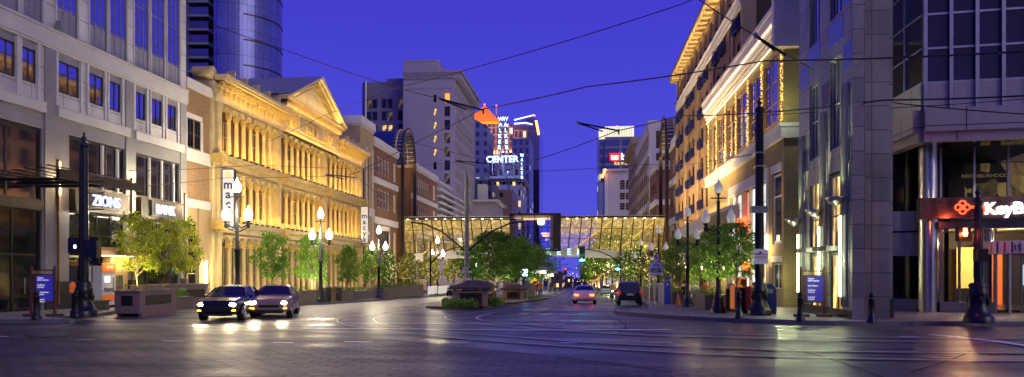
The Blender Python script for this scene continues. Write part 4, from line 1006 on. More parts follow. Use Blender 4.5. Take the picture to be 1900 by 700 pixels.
for j,ch in enumerate('WALKER'): text('letter',ch,1.4,M['neonblue'],ns,(xs_(967),3,zn(289+j*8.2)),(math.radians(90),0,math.radians(50)),.15)
mb=MB()
for px in (924,929,938,943): mb.tube([(xs_(933.5+(px-933.5)*.5),.6,zn(213)),(xs_(px),.6,zn(303))],.18,4)
for k in range(10): mb.tube([(xs_(925),.6,zn(220+k*8.5)),(xs_(942),.6,zn(220+k*8.5))],.12,4)
mb.tube([(xs_(911),.6,zn(302)),(xs_(955),.6,zn(302))],.2,4); mb.tube([(xs_(911),.6,zn(289)),(xs_(955),.6,zn(289))],.2,4)
for px in (913,933,953): mb.tube([(xs_(px),.6,zn(330)),(xs_(px),.6,zn(288))],.2,4)
mb.build('sign_frame', M['greymetal'], ns)
lamp('neon_glow','POINT',ns,(0,-4,zn(300)),2500,(.3,.4,1),1)
# low roofs in front
t,w,X,Z = tower('brick_building','small brown brick building with dark windows below the ornate stone high-rise','building',920,949,215,352,gridmat('brown_brick_grid',(.20,.13,.11),(.02,.02,.03),3.2,3.6,1.1),20)
t,w,X,Z = tower('low_building','low pale modern building with blue-lit clerestory behind the traction pole','building',866,918,190,375,M['oldconc'],20)
boxpart('clerestory', glowmat('blue_clerestory',(.15,.2,.9),.5), t, (1,w-6,-.1,0,Z(392),Z(385))); boxpart('roof_slab', M['bandwhite'], t, (-1,w+1,-1,20,Z(375),Z(371))); boxpart('chimney', M['bandwhite'], t, (w-4.5,w-2.2,1,4,Z(375),Z(341)))
t,w,X,Z = tower('dark_roof_building','dark mid-rise with rooftop plant between the blue tower and the neon sign','building',868,912,225,335,gridmat('dark_brick_grid',(.09,.08,.12),(.03,.035,.06),2.6,3.3,.9,.05,(1,.7,.3),.7),20)
boxpart('rooftop_plant', M['greymetal'], t, (1,3.2,1,5,Z(335),Z(330)),(4,5.2,1,5,Z(335),Z(327)))
gm6 = gridmat('far_dusk_grid',(.10,.08,.09),(.03,.025,.04),2.6,3.2,.8,.35,(1,.62,.25),1.6)
tower('far_building','far low building with warm lit windows seen under the left part of the footbridge centre','building',1018,1044,330,504,gm6,40,-40)
tower('far_building','farther low building with warm lit windows just left of the street end','building',1044,1062,470,513,gm6,40,-40)
tower('far_building','far low building with warm lit windows just right of the street end','building',1088,1116,420,508,gm6,40,-40)
# ================================================================ FAR SKYLINE (right of the street)
gm5 = gridmat('grey_blue_tower_grid',(.24,.25,.36),(.12,.13,.30),9,3.7,.5,.10,(1,.9,.6),.7,.5)
t,w,X,Z = tower('bank_tower','blue bank tower with lit crown and red and white lettering','tower',1110,1176,330,247,gm5,26)
boxpart('lit_crown', mat('crown_glass',(.6,.58,.4),.3,emit=(1,.93,.62),es=.75), t, (X(1111),X(1122),-1,26,Z(258),Z(240)),(X(1122),w,-.8,20,Z(254),Z(235)))
boxpart('front_bay', gm5, t, (X(1122),w,-.7,6,-20,Z(256))); boxpart('side_bay', mat('pale_blue_panel',(.28,.32,.50),.5), t, (X(1110),X(1119),-1.5,6,-20,Z(340)))
boxpart('lit_floor', M['glit'], t, (X(1140),w,-.85,-.7,Z(307),Z(302)))
boxpart('beacon', M['red'], t, (X(1144),X(1146),2,3,Z(234),Z(232)))
mb = MB()
for k in range(12): mb.box(X(1122)+k*1.05,X(1122)+k*1.05+.12,-.95,-.8,Z(254),Z(235))
mb.build('crown_mullion', M['greymetal'], t)
sg = boxpart('sign_panel', glowmat('red_sign_panel',(1,.03,.02),1.1), t, (X(1131),X(1150),-1.3,-.8,Z(298),Z(285)))
mb=MB(); mb.prism([(X(1131),Z(298)),(X(1150),Z(298)),(X(1140.5),Z(301.5))],'y',-1.3,-.8); mb.build('sign_panel_tip', bpy.data.materials['red_sign_panel'], t)
wl_ = glowmat('white_sign_letter',(1,1,1),1.6)
text('lettering','us',3.6,wl_,t,(X(1140.5),-1.5,Z(297)),(math.radians(90),0,0),.1,bold=.12); text('lettering','bank',3.8,wl_,t,(X(1152),-1.5,Z(297)),(math.radians(90),0,0),.1,align='LEFT',bold=.12)
# pale stone building with arched windows
t,w,X,Z = tower('stone_building','pale stone building with arched windows in front of the blue bank tower','building',1125,1166,250,318,M['bandwhite'],30)
boxpart('cornice', M['bandwhite'], t, (X(1118),X(1168),-1.2,30,Z(318),Z(314))); boxpart('white_corner', M['whitemetal'], t, (X(1122),X(1128),-.3,1,-5,Z(322)))
mb=MB(); mb.tube([(X(1117),-2,Z(331)),(X(1123),-2,Z(315))],.35,5); mb.build('orange_neon', M['orange'], t)
for j,py in enumerate((352,371,390)):
    for px in (1150,1161): 
        window(t,X(px),Z(py),1.7,2.4,-.1,2,3,frame='cream',glass='gdark',fw=.12)
mb=MB()
for px in (1150,1161): mb.tube([(X(px)+.85,-.05,Z(352)+2.3),(X(px)+.85,.05,Z(352)+2.3)],.85,14)
mb.build('arched_head', M['gdark'], t)
# street fronts, far to near, on the right
def rfront(name,label,px0,px1,zt,wm,wins,trim='bandwhite',cap=1.2,band=(),X=None,depth=26,fl=3.6,ww=.55,glass='gdark',over=.4,zlow=8):
    Ya, Yb_ = onX(px0, XR if X is None else X)[1], onX(px1, XR if X is None else X)[1]
    t = front(name,label,'building',1,Ya,X); w = Ya-Yb_
    nx = wins; hs=[]; step = w/nx; z = zlow
    while z < zt-2.6:
        for i in range(nx): hs.append((step*(i+.5-ww/2),step*(i+.5+ww/2),z,z+2.1))
        z += fl
    block(t,w,depth,-8,zt,wm,hs)
    boxpart('cornice', M[trim], t, (-over,w+over,-over,depth,zt,zt+cap),(-over*.5,w+over*.5,-over*.5,depth,zt-.4,zt))
    for z in band: boxpart('band', M[trim], t, (-.2,w+.2,-.22,depth,z,z+.9))
    for a,b,c,d in hs: window(t,a,c,b-a,d-c,.25,1,2,glass=glass,fw=.08)
    return t,w
t,w = rfront('stone_front_building','brown stone front with deep cornice, farthest right-hand front above the footbridge',1166,1180,31.5,'stucco',6,'stucco',1.6,(22,12),over=1.2)
t,w = rfront('mall_tower','tan and pale block with big corner windows above the right end of the footbridge',1181,1205,28.6,'stucco',7,'bandwhite',1.6,(24,14),over=.3)
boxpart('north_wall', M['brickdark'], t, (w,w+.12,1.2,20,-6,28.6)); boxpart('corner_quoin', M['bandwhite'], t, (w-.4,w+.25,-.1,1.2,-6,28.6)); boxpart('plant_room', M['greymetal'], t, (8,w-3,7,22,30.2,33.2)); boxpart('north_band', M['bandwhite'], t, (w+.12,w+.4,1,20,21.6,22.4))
t,w = rfront('mall_building','brick mall block with stepped pale parapet beyond the right end of the footbridge',1206,1217.5,19.6,'brickred',4,'bandwhite',1.1,(13.2,),over=.5)
lamp('north_wall_light','POINT',t,(w+5,-2,6),600,WARM,.3)
t2 = vault(1, onX(1241,XR)[1], 'blue barrel roof with gilded lattice arch at the right end of the footbridge')
mall_block(onX(1258,XR)[1]+.3, onX(1234,XR)[1]-6.5, 1, 'red-brown brick mall block on the right between footbridge and balconied block', z1=19.2)
# ================================================================ RIGHT: BALCONIED BLOCK
Ya = onX(1257.5,XR)[1]; Yb1 = onX(1378,XR)[1]
ap = front('apartment_block','tall tan apartment block with dark balcony rails and a lit top floor under wide eaves','building',1,Ya); w = Ya-Yb1
s = lambda px: sR(px, Ya)
ztop = 27.0; bays = [s(p) for p in (1258,1266,1274.5,1283.5,1293,1304,1317,1331,1347,1364)]
n = 13; step = w/n
hs=[]; fl=[8.4,11.6,14.8,18.0,21.2]
for i in range(n):
    for z in fl: hs.append((step*(i+.28),step*(i+.72),z+.1,z+2.4))
hs2=[(step*(i+.3),step*(i+.7),24.2,26.4) for i in range(n)]
mb = MB(); mb.box(0,w,.4,24,-6,ztop); wall(mb,0,w,-6,ztop,hs+hs2+[(step*(i+.2),step*(i+.8),-2,4.6) for i in range(0,n,1)],d=.4); mb.quad((w,0,-6),(w,.4,-6),(w,.4,ztop),(w,0,ztop)); mb.quad((0,0,-6),(0,.4,-6),(0,.4,ztop),(0,0,ztop)); mb.build('wall', M['brick'], ap)
for i in range(n):
    for j,z in enumerate(fl):
        x0,x1 = step*(i+.28),step*(i+.72)
        window(ap,x0+.02,z+.12,x1-x0-.04,2.26,.28,2,1,frame='darkmetal',glass='gdark' if (i+j)%3 else 'gmird')
        if i%3!=2 and not (step*(i+1) > Ya-onX(1319,XR)[1]-1.5 and z < 17):
            mb=MB(); mb.box(x0-.2,x1+.2,-.42,-.38,z+1.0,z+1.06); mb.box(x0-.2,x1+.2,-.42,-.38,z+.05,z+.1)
            k=0
            while x0-.2+k*.16 < x1+.2: mb.box(x0-.2+k*.16,x0-.17+k*.16,-.415,-.385,z+.1,z+1.0); k+=1
            for xx in (x0-.2,x1+.17): mb.box(xx,xx+.03,-.4,0,z+.1,z+1.05)
            mb.build('balcony_rail', M['railblue'] if 'railblue' in M else M.setdefault('railblue', mat('blue_black_rail',(.02,.03,.12),.4,.4)), ap)
for i in range(n): window(ap,step*(i+.3)+.02,24.22,step*.4-.04,2.16,.28,2,1,frame='cream',glass='gdim')
mb=MB(); mb.box(-.05,w+.1,-.3,0,23.2,23.7); mb.box(-.05,w+.1,-.18,0,22.9,23.2); mb.box(-.05,w+.1,-.4,0,23.7,23.85); mb.box(-.05,w,-.25,0,6.2,7.2); mb.box(-.05,w,-.35,0,7.2,7.4)
mb.build('band', M['bandwhite'], ap)
mb=MB()
for i in range(n+1):
    x=step*i; mb.box(max(0,x-.35),min(w,x+.35),-.14,0,23.85,ztop); 
    if i%3==0: mb.box(max(0,x-.3),min(w,x+.3),-.25,0,7.4,22.9)
for i in range(n): mb.box(step*(i+.22),step*(i+.78),-.1,0,26.45,26.8); mb.box(step*(i+.22),step*(i+.78),-.14,0,24.0,24.18)
mb.build('pilaster', M['stucco'], ap)
mb=MB(); mb.box(-.4,w+.1,-1.0,22,ztop,ztop+.12); mb.box(-.5,w+.15,-1.1,22,ztop+.12,ztop+.45); mb.build('eaves', M['cream'], ap)
mb=MB()
for i in range(n*2+1): mb.box(step*i/2-.1,step*i/2+.1,-.92,0,ztop-.25,ztop)
mb.build('eaves_bracket', M['cream'], ap)
mb=MB(); mb.box(-.55,w+.2,-1.15,22,ztop+.45,ztop+.57); mb.build('roof_edge', M['darkmetal'], ap)
mb=MB()
for i in range(n+1): mb.box(step*i-.1,step*i+.1,-.5,-.28,23.9,24.15)
mb.build('eaves_uplight', M['darkmetal'], ap)
for i in range(n+1): lamp('eaves_light','SPOT',ap,(step*i,-.55,23.95),190,GOLD,.05,(math.radians(180-6),0,0),spot=80,blend=.8)
lamp('added_front_wash','AREA',ap,(w/2,-3.5,7.6),4200,(1,.70,.34),w-2,(math.radians(180-12),0,0),.5,spread=140)  # floating strip without a fixture, added to brighten the front
lamp('added_front_wash','AREA',ap,(w/2,-.7,7.5),600,(1,.70,.34),w-2,(math.radians(180-5),0,0),.3)  # second added strip close to the wall, also without a fixture
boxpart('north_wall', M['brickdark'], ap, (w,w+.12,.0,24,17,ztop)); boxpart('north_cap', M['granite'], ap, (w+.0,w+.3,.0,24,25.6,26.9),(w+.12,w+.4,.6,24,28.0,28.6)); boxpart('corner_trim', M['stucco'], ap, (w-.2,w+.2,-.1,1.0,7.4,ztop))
for i in range(n): window(ap,step*(i+.2)+.05,-2,step*.6-.1,6.5,.25,2,3,frame='darkmetal',glass='gwarm' if i%2 else 'gdark',fw=.09)
boxpart('shop_pier', M['bandwhite'], ap, *[(step*i-.3,step*i+.3,-.2,0,3.4,4.2) for i in range(1,n)], *[(step*(i+.18),step*(i+.82),-.1,0,4.65,5.1) for i in range(n)])
for i in range(1,n,2): lamp('shop_sconce','POINT',ap,(step*i,-.6,2.4),520,(1,.74,.34),.15); boxpart('sconce', M['warmlamp'], ap, (step*i-.09,step*i+.09,-.35,-.2,1.9,2.9))
# ================================================================ RIGHT: BRICK SHOP WITH THE RAISED CORNICE
Ya = onX(1319,XR)[1]; Yb2 = onX(1463.5,XR)[1]; sh = front('shop_building','buff brick corner shop with a glowing sloped cornice, amber-glowing piers and bright display windows','building',1,Ya,XR-.30); w = Ya-Yb2
s = lambda px: sR(px, Ya, XR-.30)
zc=17.1; zb0,zb1 = 10.2,11.1
disp = [(s(1355),s(1422),.2,8.0)]
hs = [(.9+i*(w-1.6)/6+.0, .9+(i+1)*(w-1.6)/6-.9, 11.6, 15.8) for i in range(6)]
side_hole = (s(1434),s(1450),1.9,7.6)
mb=MB(); mb.box(0,w,.5,22,-4,zc); wall(mb,0,w,-4,zb0,[(s(1355),s(1424),3.9,8.1),(s(1352),s(1424),-1.2,3.4),(s(1433),s(1450),3.8,8.3),(s(1433),s(1450),.9,2.6)],m=0,d=.5); wall(mb,0,w,zb0,zc,hs,m=0,d=.45)
mb.quad((w,0,-4),(w,.5,-4),(w,.5,zc),(w,0,zc)); mb.quad((0,0,-4),(0,.5,-4),(0,.5,zc),(0,0,zc)); mb.build('wall', M['brickyel'], sh)
for i,(a,b,c,d) in enumerate(hs):
    for k in range(2):
        xa_=a+(b-a)*k/2; window(sh,xa_+.05,c,(b-a)/2-.1,d-c,.3,1,1,frame='stucco',glass='gmird' if (i+k)%2 else 'gmir',fw=.08,zs=(1.3,2.7))
mb=MB(); mb.box(-.1,w+.35,-.25,22.2,zb0,zb1); mb.box(-.1,w+.4,-.35,22.3,zb1-.25,zb1); mb.build('band', M['bandwhite'], sh)
mb=MB()
for k,(o_,z0,z1) in enumerate(((.1,16.5,16.8),(.2,16.8,17.1),(.32,17.1,17.5),(.46,17.7,18.3),(.54,18.3,18.6))): mb.box(-o_,w+.3+o_*.3,-o_,22,z0,z1)
mb.box(-.3,w+.4,-.28,22,17.5,17.7)
mb.build('cornice', M['bandwhite'], sh)
boxpart('corner_cap', M['bandwhite'], sh, (w+.3,w+.9,-.8,22,15.6,18.7))
boxpart('cornice_light', M['strip'], sh, (0,w,-.44,-.41,17.5,17.53),(0,w,-.16,-.12,16.42,16.45))
lamp('cornice_wash','AREA',sh,(w/2,-.9,16.1),50,GOLD,w,(math.radians(180-8),0,0),.1)
lamp('upper_wash','AREA',sh,(w/2,-.75,11.3),150,GOLD,w,(math.radians(180-8),0,0),.1)
# amber glow specks stand in for the textured glow of the piers
fl_ = glowmat('amber_glow_speck',(1,.60,.12),1.6)
for i in range(7):
    x = .45+i*(w-1.6)/6 if i<6 else w-.35; mb=MB(); rr=random.Random(i)
    for k in range(120): 
        xx=x+rr.uniform(-.28,.28); zz=rr.uniform(11.3,16.3); mb.box(xx,xx+.05,-.07,-.04,zz,zz+.05)
    tag(mb.build('glow_specks', fl_, sh)); lamp('pier_glow','SPOT',sh,(x,-.45,11.3),160,GOLD,.05,(math.radians(180-3),0,0),spot=50,blend=.6)
for zq in (.3,5.2): lamp('pier_glow','SPOT',sh,(w-.5,-.45,zq),140,GOLD,.05,(math.radians(180-3),0,0),spot=60,blend=.6)
# display windows
dx0,dx1=s(1355),s(1424); nn=5
for i in range(nn):
    a=dx0+(dx1-dx0)*i/nn; b=dx0+(dx1-dx0)*(i+1)/nn
    if i!=2: window(sh,a+.08,3.95,b-a-.16,4.1,.3,2,1,frame='whitemetal',glass='glitw',fw=.09,zs=(2.8,))
    window(sh,a+.08,-1.15,b-a-.16,4.5,.3,2,1,frame='whitemetal',glass='gwarm' if i in (0,4) else 'glitw',fw=.09,zs=(2.9,))
boxpart('display_recess', mat('pink_lit_wall',(.7,.4,.35),.7,emit=(1,.42,.32),es=.55), sh, (dx0+(dx1-dx0)*.4,dx0+(dx1-dx0)*.6,.3,.4,-1.1,8.0))
boxpart('display_surround', M['bandwhite'], sh, (dx0-.3,dx1+.3,-.12,0,8.1,8.9),(dx0-.3,dx0,-.12,0,-2,8.1),(dx1,dx1+.3,-.12,0,-2,8.1),(dx0,dx1,-.12,.3,3.4,3.9),(s(1433)-.1,s(1450)+.1,-.1,0,8.3,8.8),(s(1433)-.1,s(1450)+.1,-.1,0,2.6,3.0))
mb=MB()
for i in range(1,nn): x=dx0+(dx1-dx0)*i/nn; mb.box(x-.14,x+.14,-.08,.3,-2,8.1)
mb.build('mullion', M['cream'], sh)
o=text('lettering','H&M',1.5,glowmat('red_orange_letter',(1,.10,.02),3),sh,(s(1383),-.25,5.0),(math.radians(90),0,math.radians(0)),.06,bold=.05)
o=text('lettering','H&M',.9,bpy.data.materials['red_orange_letter'],sh,(s(1391),-.3,2.1),(math.radians(90),0,0),.05,bold=.03)
window(sh,s(1433)+.02,3.8,s(1450)-s(1433)-.04,4.4,.4,1,1,frame='whitemetal',glass='gdark',fw=.15,zs=(3,)); window(sh,s(1433)+.02,.92,s(1450)-s(1433)-.04,1.6,.35,2,1,frame='whitemetal',glass='gdark')
for px in (1429,): o=boxpart('wall_lamp', M['warmlamp'], sh, (s(px)-.08,s(px)+.08,-.3,-.15,2.6,4.4)); lamp('lamp_glow','POINT',sh,(s(px),-.6,3.4),110,WARM,.2)
lamp('alley_light','POINT',sh,(w+1.6,-.8,1.6),110,(.85,.95,.45),.2); lamp('alley_light','POINT',sh,(w+1.6,-.6,12.0),90,(.85,.95,.45),.2)
# ================================================================ RIGHT: GRANITE BANK
XG = XR-1.6; Ya = onX(1483,XG)[1]; Yc1 = onX(1581,XG)[1]
gb = front('granite_building','speckled granite office block with blue checker panels and green-lit sconces','building',1,Ya,XG); w=Ya-Yc1
s = lambda px: sR(px, Ya, XG)
gpan = blockmat('granite_panels',(.27,.245,.225),(.17,.155,.15),(.05,.05,.05),1.25,1.0,.02,0,.4,.5,.3,20,gr=.2)
gblue = mat('blue_polished_panel',(.12,.14,.46),.3,var=.08,fine=26)
zt=27
up=[(s(1500),s(1511),12.6,16.6),(s(1538),s(1555),12.6,17.2),(s(1500),s(1511),18.3,26),(s(1538),s(1555),18.3,26)]
mid=[(s(1502),s(1521),6.9,11.1),(s(1540),s(1562),6.9,11.5)]
up=[(s(1502),s(1521),7.4,11.0),(s(1540),s(1562),7.4,11.4),(s(1502),s(1521),12.9,18.6),(s(1540),s(1562),13.2,19.5),(s(1502),s(1521),20.5,26),(s(1540),s(1562),21,26)]
lo=[(s(1502),s(1523),-.5,6.2),(s(1538),s(1563),-.5,6.4)]
mb=MB(); mb.box(0,w,.3,.54,-1,zt); wall(mb,0,w,-1,zt,up+lo,d=.14); mb.quad((w,0,-1),(w,.5,-1),(w,.5,zt),(w,0,zt)); mb.quad((0,0,-1),(0,.5,-1),(0,.5,zt),(0,0,zt)); mb.build('wall', gpan, gb)
for a,b,c,d in up: window(gb,a+.03,c,b-a-.06,d-c,.3,3,1,frame='greymetal',glass='gmird' if c<12 else 'gmir',fw=.1,zs=((d-c)*.5,),split=True)
for a,b,c,d in lo:
    window(gb,a+.03,3.1,b-a-.06,3.2,.3,3,1,frame='greymetal',glass='glit',fw=.1,split=True,zs=(1.4,)); window(gb,a+.03,0,b-a-.06,2.9,.35,2,1,frame='blackmetal',glass='gwarm',fw=.14,split=True)
    boxpart('entrance_hood', M['steelsoft'], gb, (a-.1,b+.1,-.7,.3,2.95,3.15))
boxpart('panel', gblue, gb, (s(1485),s(1492),-.012,0,16.2,17.4),(s(1485),s(1500),-.012,0,11.2,12.2),(s(1500),s(1523),-.012,0,12.0,12.8),(s(1525),s(1538),-.012,0,14.8,15.9),(s(1538),s(1565),-.012,0,12.0,13.0),(s(1565),w,-.012,0,13.2,14.2),(s(1538),s(1565),-.012,0,20,20.9),(s(1565),w,-.012,0,10.6,11.6))
boxpart('dark_panel', M['granitedark'], gb, (s(1485),s(1500),-.012,0,7.0,8.0),(s(1525),s(1538),-.012,0,9.6,10.6),(s(1565),w,-.012,0,6.6,7.6),(s(1485),w,-.02,0,-1,.45))
# sconces: metal bowls throwing light up thin fins
for k,(px,zz) in enumerate(((1490.5,4.6),(1530,4.8),(1571,5.1))):
    x=s(px); o=boxpart('light_fin', M['steelsoft'], gb, *[(x-.24+q*.16,x-.20+q*.16,-.16,-.03,.6,zz+4.2+k*.3) for q in range(4)])
    mb=MB(); mb.lathe([(.05,-.3),(.30,-.12),(.46,.06),(.44,.08),(.05,-.1)],(x,-.45,zz),12); mb.build('uplight_bowl', M['steelsoft'], gb)
    lamp('sconce_light','SPOT',gb,(x,-.42,zz+.12),1500,(.86,1.0,.48),.08,(math.radians(180-7),0,0),spot=50,blend=.8)
    boxpart('light_tube', glowmat('pale_green_tube',(.9,1,.6),3.5) if k==0 else bpy.data.materials['pale_green_tube'], gb, (x-.06,x+.06,-.3,-.22,1.0,zz-.7))
    lamp('tube_glow','POINT',gb,(x,-.7,2.6),60,(.9,1,.55),.2)
# two stepped granite piers toward the corner, each with a dark slot window between
Yp=Yc1; D0=onX(1581,XG)[0]
def camwall(name, m, pxa, pxb, Y, z0, z1, th=.5, parent=None, mats=None):
    xa_,xb_ = onY(pxa,Y)[1], onY(pxb,Y)[1]; mb=MB(); mb.box(xa_,xb_,Y,Y+th,z0,z1); return mb
mb=camwall('',None,1581.5,1604,Yp-.02,-1,zt,.42); o=mb.build('corner_pier', gpan, None); o.parent=gb; o.matrix_parent_inverse = Matrix.Translation((XG,Ya,0)).to_4x4().__matmul__(Matrix.Rotation(math.radians(-90),4,'Z')).inverted()
pinv = o.matrix_parent_inverse.copy()
def worldpart(mb,name,m,parent=gb,inv=None):
    o=mb.build(name,m,parent); o.matrix_parent_inverse=(inv or pinv).copy(); return o
x1604=onY(1604,Yp)[1]
mb=MB(); mb.box(x1604,x1604+1.3,Yp+.8,Yp+3,-1,zt); worldpart(mb,'recess_wall',gpan)
mb=MB(); z=2.0
for z in (-.3,5.5,10.8,16.2): mb.box(x1604+.03,x1604+1.0,Yp+.74,Yp+.79,z,z+3.6)
worldpart(mb,'slot_window',M['gdark'])
Yq=onX(1628,x1604+1.0)[1]; xq=x1604+1.0; x2=onY(1652,Yq)[1]
mb=MB(); mb.box(xq,x2+.1,Yq,Yp+5,-1,zt); worldpart(mb,'outer_pier',gpan)
mb=MB(); xx=onY(1581,Yp-.02)[1]; 
mb.box(xx+.02,x1604-.02,Yp-.05,Yp-.02,-1,.9); mb.box(xq-.03,x2+.13,Yq-.03,Yq+.3,-1,.9); worldpart(mb,'dark_plinth',M['granitedark'])
mb=MB(); mb.box(xq-.012,xq,Yq+.3,Yp+.7,12.2,13.0); mb.box(xq-.012,xq,Yq+.3,Yp+.7,14.2,15.2); worldpart(mb,'panel',gblue)
mb=MB(); mb.box(xq-.06,xq,Yq+.5,Yq+.8,1.4,1.9); worldpart(mb,'intercom',M['steel'])
# ================================================================ RIGHT: GLASS CORNER BANK
# its front runs almost square to the view, coming nearer to the right
A = pt(1652,500,40.5); B = pt(1712,500,36.5); Cc = pt(2000,500,35.0)
A.z=B.z=Cc.z=0
kb = thing('corner_bank','dark glass corner bank with steel columns, pale panels and a red key above the entrance','building',(A.x,A.y,0),0)
b_=B-A; c_=Cc-A; zf=lambda py,D: zat(py,D)
def vwall(mb,P,Q,z0,z1,m=0,out=0.0):
    n_=Vector((Q.y-P.y,-(Q.x-P.x),0)).normalized()*out
    mb.quad((P.x+n_.x,P.y+n_.y,z0),(Q.x+n_.x,Q.y+n_.y,z0),(Q.x+n_.x,Q.y+n_.y,z1),(P.x+n_.x,P.y+n_.y,z1),m)
def slab(mb,pts,th,z0,z1,m=0):
    """a band following a plan polyline, standing out by th toward the street"""
    for P,Q in zip(pts[:-1],pts[1:]):
        n_=Vector((Q.y-P.y,-(Q.x-P.x),0)).normalized(); a=[P+n_*th,Q+n_*th,Q-n_*.3,P-n_*.3]
        V=[(q.x,q.y,z) for z in (z0,z1) for q in a]; mb.add(V,[(0,3,2,1),(4,5,6,7),(0,1,5,4),(1,2,6,5),(2,3,7,6),(3,0,4,7)],m)
O=Vector((0,0,0)); path=[O,b_,c_]
dirc=(c_-b_).normalized(); Lc=(c_-b_).length; perp=Vector((dirc.y,-dirc.x,0)); PB=blockmat('pale_metal_panels',(.40,.35,.37),(.38,.33,.35),(.06,.055,.065),3.1,3.0,.03,0,.35,.5,.1,3,gr=.04)
for i in (0,1): pass
mb=MB(); vwall(mb,O,b_,11.0,27); vwall(mb,b_,c_,11.0,27); mb.build('upper_glass', M['gcorner'] if 'gcorner' in M else M.setdefault('gcorner', mat('blue_black_glass',(.014,.012,.05),.05,.15,var=.5,scale=.3)), kb)
mb=MB(); slab(mb,path,.10,9.85,11.1); mb.build('spandrel_panel', PB, kb)
mb=MB(); slab(mb,path,.45,8.75,9.83); slab(mb,path,.2,8.3,8.75); mb.build('stepped_soffit', PB, kb)
mb=MB()
for z in (11.1,12.75,14.4,16.1,17.8,19.5,21.2,23): slab(mb,path,.06,z,z+.1)
for k in range(5):
    p=b_+dirc*(Lc*k*.17); q=p+dirc*.16; 
    V=[p+perp*.22,q+perp*.22,q,p]; mb.add([(v.x,v.y,z) for z in (9.6,27) for v in V],[(0,1,5,4),(1,2,6,5),(2,3,7,6),(3,0,4,7),(0,3,2,1)])
for f in (.5,): p=b_*f; q=p+b_.normalized()*.12; nn_=Vector((b_.y,-b_.x,0)).normalized()*.1; V=[p+nn_,q+nn_,q,p]; mb.add([(v.x,v.y,z) for z in (11,27) for v in V],[(0,1,5,4),(1,2,6,5),(2,3,7,6),(3,0,4,7)])
mb.build('mullion_grid', M['steelsoft'], kb)
# ground floor, set back
back=perp*-2.2
g0=b_+back-dirc*1.0; g1=c_+back
def along(px, off=0.0):      # point on the setback line seen at px
    P=A+g0+perp*off; u=(px-CX)/F; d=Vector((-sy_+u*cy_, cy_+u*sy_,0)); den=d.x*dirc.y-d.y*dirc.x
    t=(P.x*dirc.y-P.y*dirc.x)/den; return d*t-A
mb=MB()
P1,P2=along(1742),along(1840)
wl0=MB()
def glassrun(pa,pb,z0,z1,n,name='shop_window',gm='clear'):
    mb=MB(); fr=MB(); P,Q=along(pa),along(pb); P.z=Q.z=0; vwall(mb,P,Q,z0,z1,out=.0)
    for i in range(n+1):
        p=P+(Q-P)*i/n; e=dirc*.05; V=[p-e+perp*.08,p+e+perp*.08,p+e-perp*.05,p-e-perp*.05]; fr.add([(v.x,v.y,z) for z in (z0,z1) for v in V],[(0,1,5,4),(1,2,6,5),(2,3,7,6),(3,0,4,7)])
    o=fr.build(name,M['steelsoft'],kb); mb.build('pane',M[gm],o); return o
glassrun(1745,1815,.5,4.2,2); glassrun(1745,2000,5.6,8.3,4,gm='clear'); glassrun(1822,1846,.2,4.2,1)
mb=MB(); P,Q=along(1742),along(1846); slab(mb,[P,Q],.15,0,.5); mb.build('steel_base', M['steel'], kb)
mb=MB(); P,Q=along(1738),along(2000); slab(mb,[P,Q],.35,4.2,4.55); mb.build('steel_transom', M['steel'], kb)
o=mb
# the sign band
P,Q=along(1704,1.9),along(2000,1.9); mb=MB(); slab(mb,[P,Q],.25,4.6,5.6); sb=mb.build('sign_band', mat('rippled_steel',(.20,.13,.12),.28,.8,var=.5,scale=1.6,bump=.8), kb)
ang=math.atan2(dirc.y,dirc.x)
def onband(px,z,out=.35): p=along(px,1.9)+perp*out; return (p.x,p.y,z)
text('lettering','KeyBank',.78,glowmat('white_key_letter',(1,1,1),2.2),sb,onband(1821,4.78),(math.radians(90),0,ang),.06,align='LEFT',bold=.016)
ko=glowmat('orange_red_key',(1,.10,.03),1.5); mb=MB(); kc=Vector(onband(1782,5.12,.3))
for dx,dz in ((-.17,0),(.17,0),(0,.17),(0,-.17)):
    c=kc+dirc*dx; pts=[(c+dirc*(.15*math.cos(q*.628))+Vector((0,0,dz+.15*math.sin(q*.628)))) for q in range(11)]; mb.tube(pts,.045,5)
mb.tube([kc+dirc*.3,kc+dirc*1.0],.07,6)
for q in (.6,.78,.95): mb.tube([kc+dirc*q,kc+dirc*q-Vector((0,0,.26))],.06,5)
mb.build('key_emblem', ko, sb)
lamp('sign_glow','POINT',kb,Vector(onband(1765,4.6,1.3)),50,(1,.14,.04),.25)
for px in (1725,1840,1890): lamp('band_light','POINT',kb,Vector(onband(px,6.0,.6)),12,(1,.75,.6),.2)
# columns
def colm(px,D,r,z0,z1,m='steel'):
    p=pt(px,500,D)-A; mb=MB(); mb.lathe([(r,z0),(r,z1*.5),(r,z1)],(p.x,p.y,0),20); return mb.build('column',M[m],kb)
colm(1722,38.6,.45,-.3,8.4); colm(1830+2,39.6,.2,-.3,4.3)
# left recess: curved glass and dark bay between granite pier and column
q0=pt(1655,500,42.5)-A; q1=pt(1704,500,42.0)-A; q0.z=q1.z=0
mb=MB(); vwall(mb,q0,q1,-.5,8.4); mb.build('recess_glass', M['gdark'], kb)
mb=MB(); slab(mb,[q0,q1],.12,4.3,5.4); slab(mb,[q0,q1],.1,2.9,4.2); slab(mb,[q0,q1],.12,-.2,.5); mb.build('steel_band', M['steelsoft'], kb)
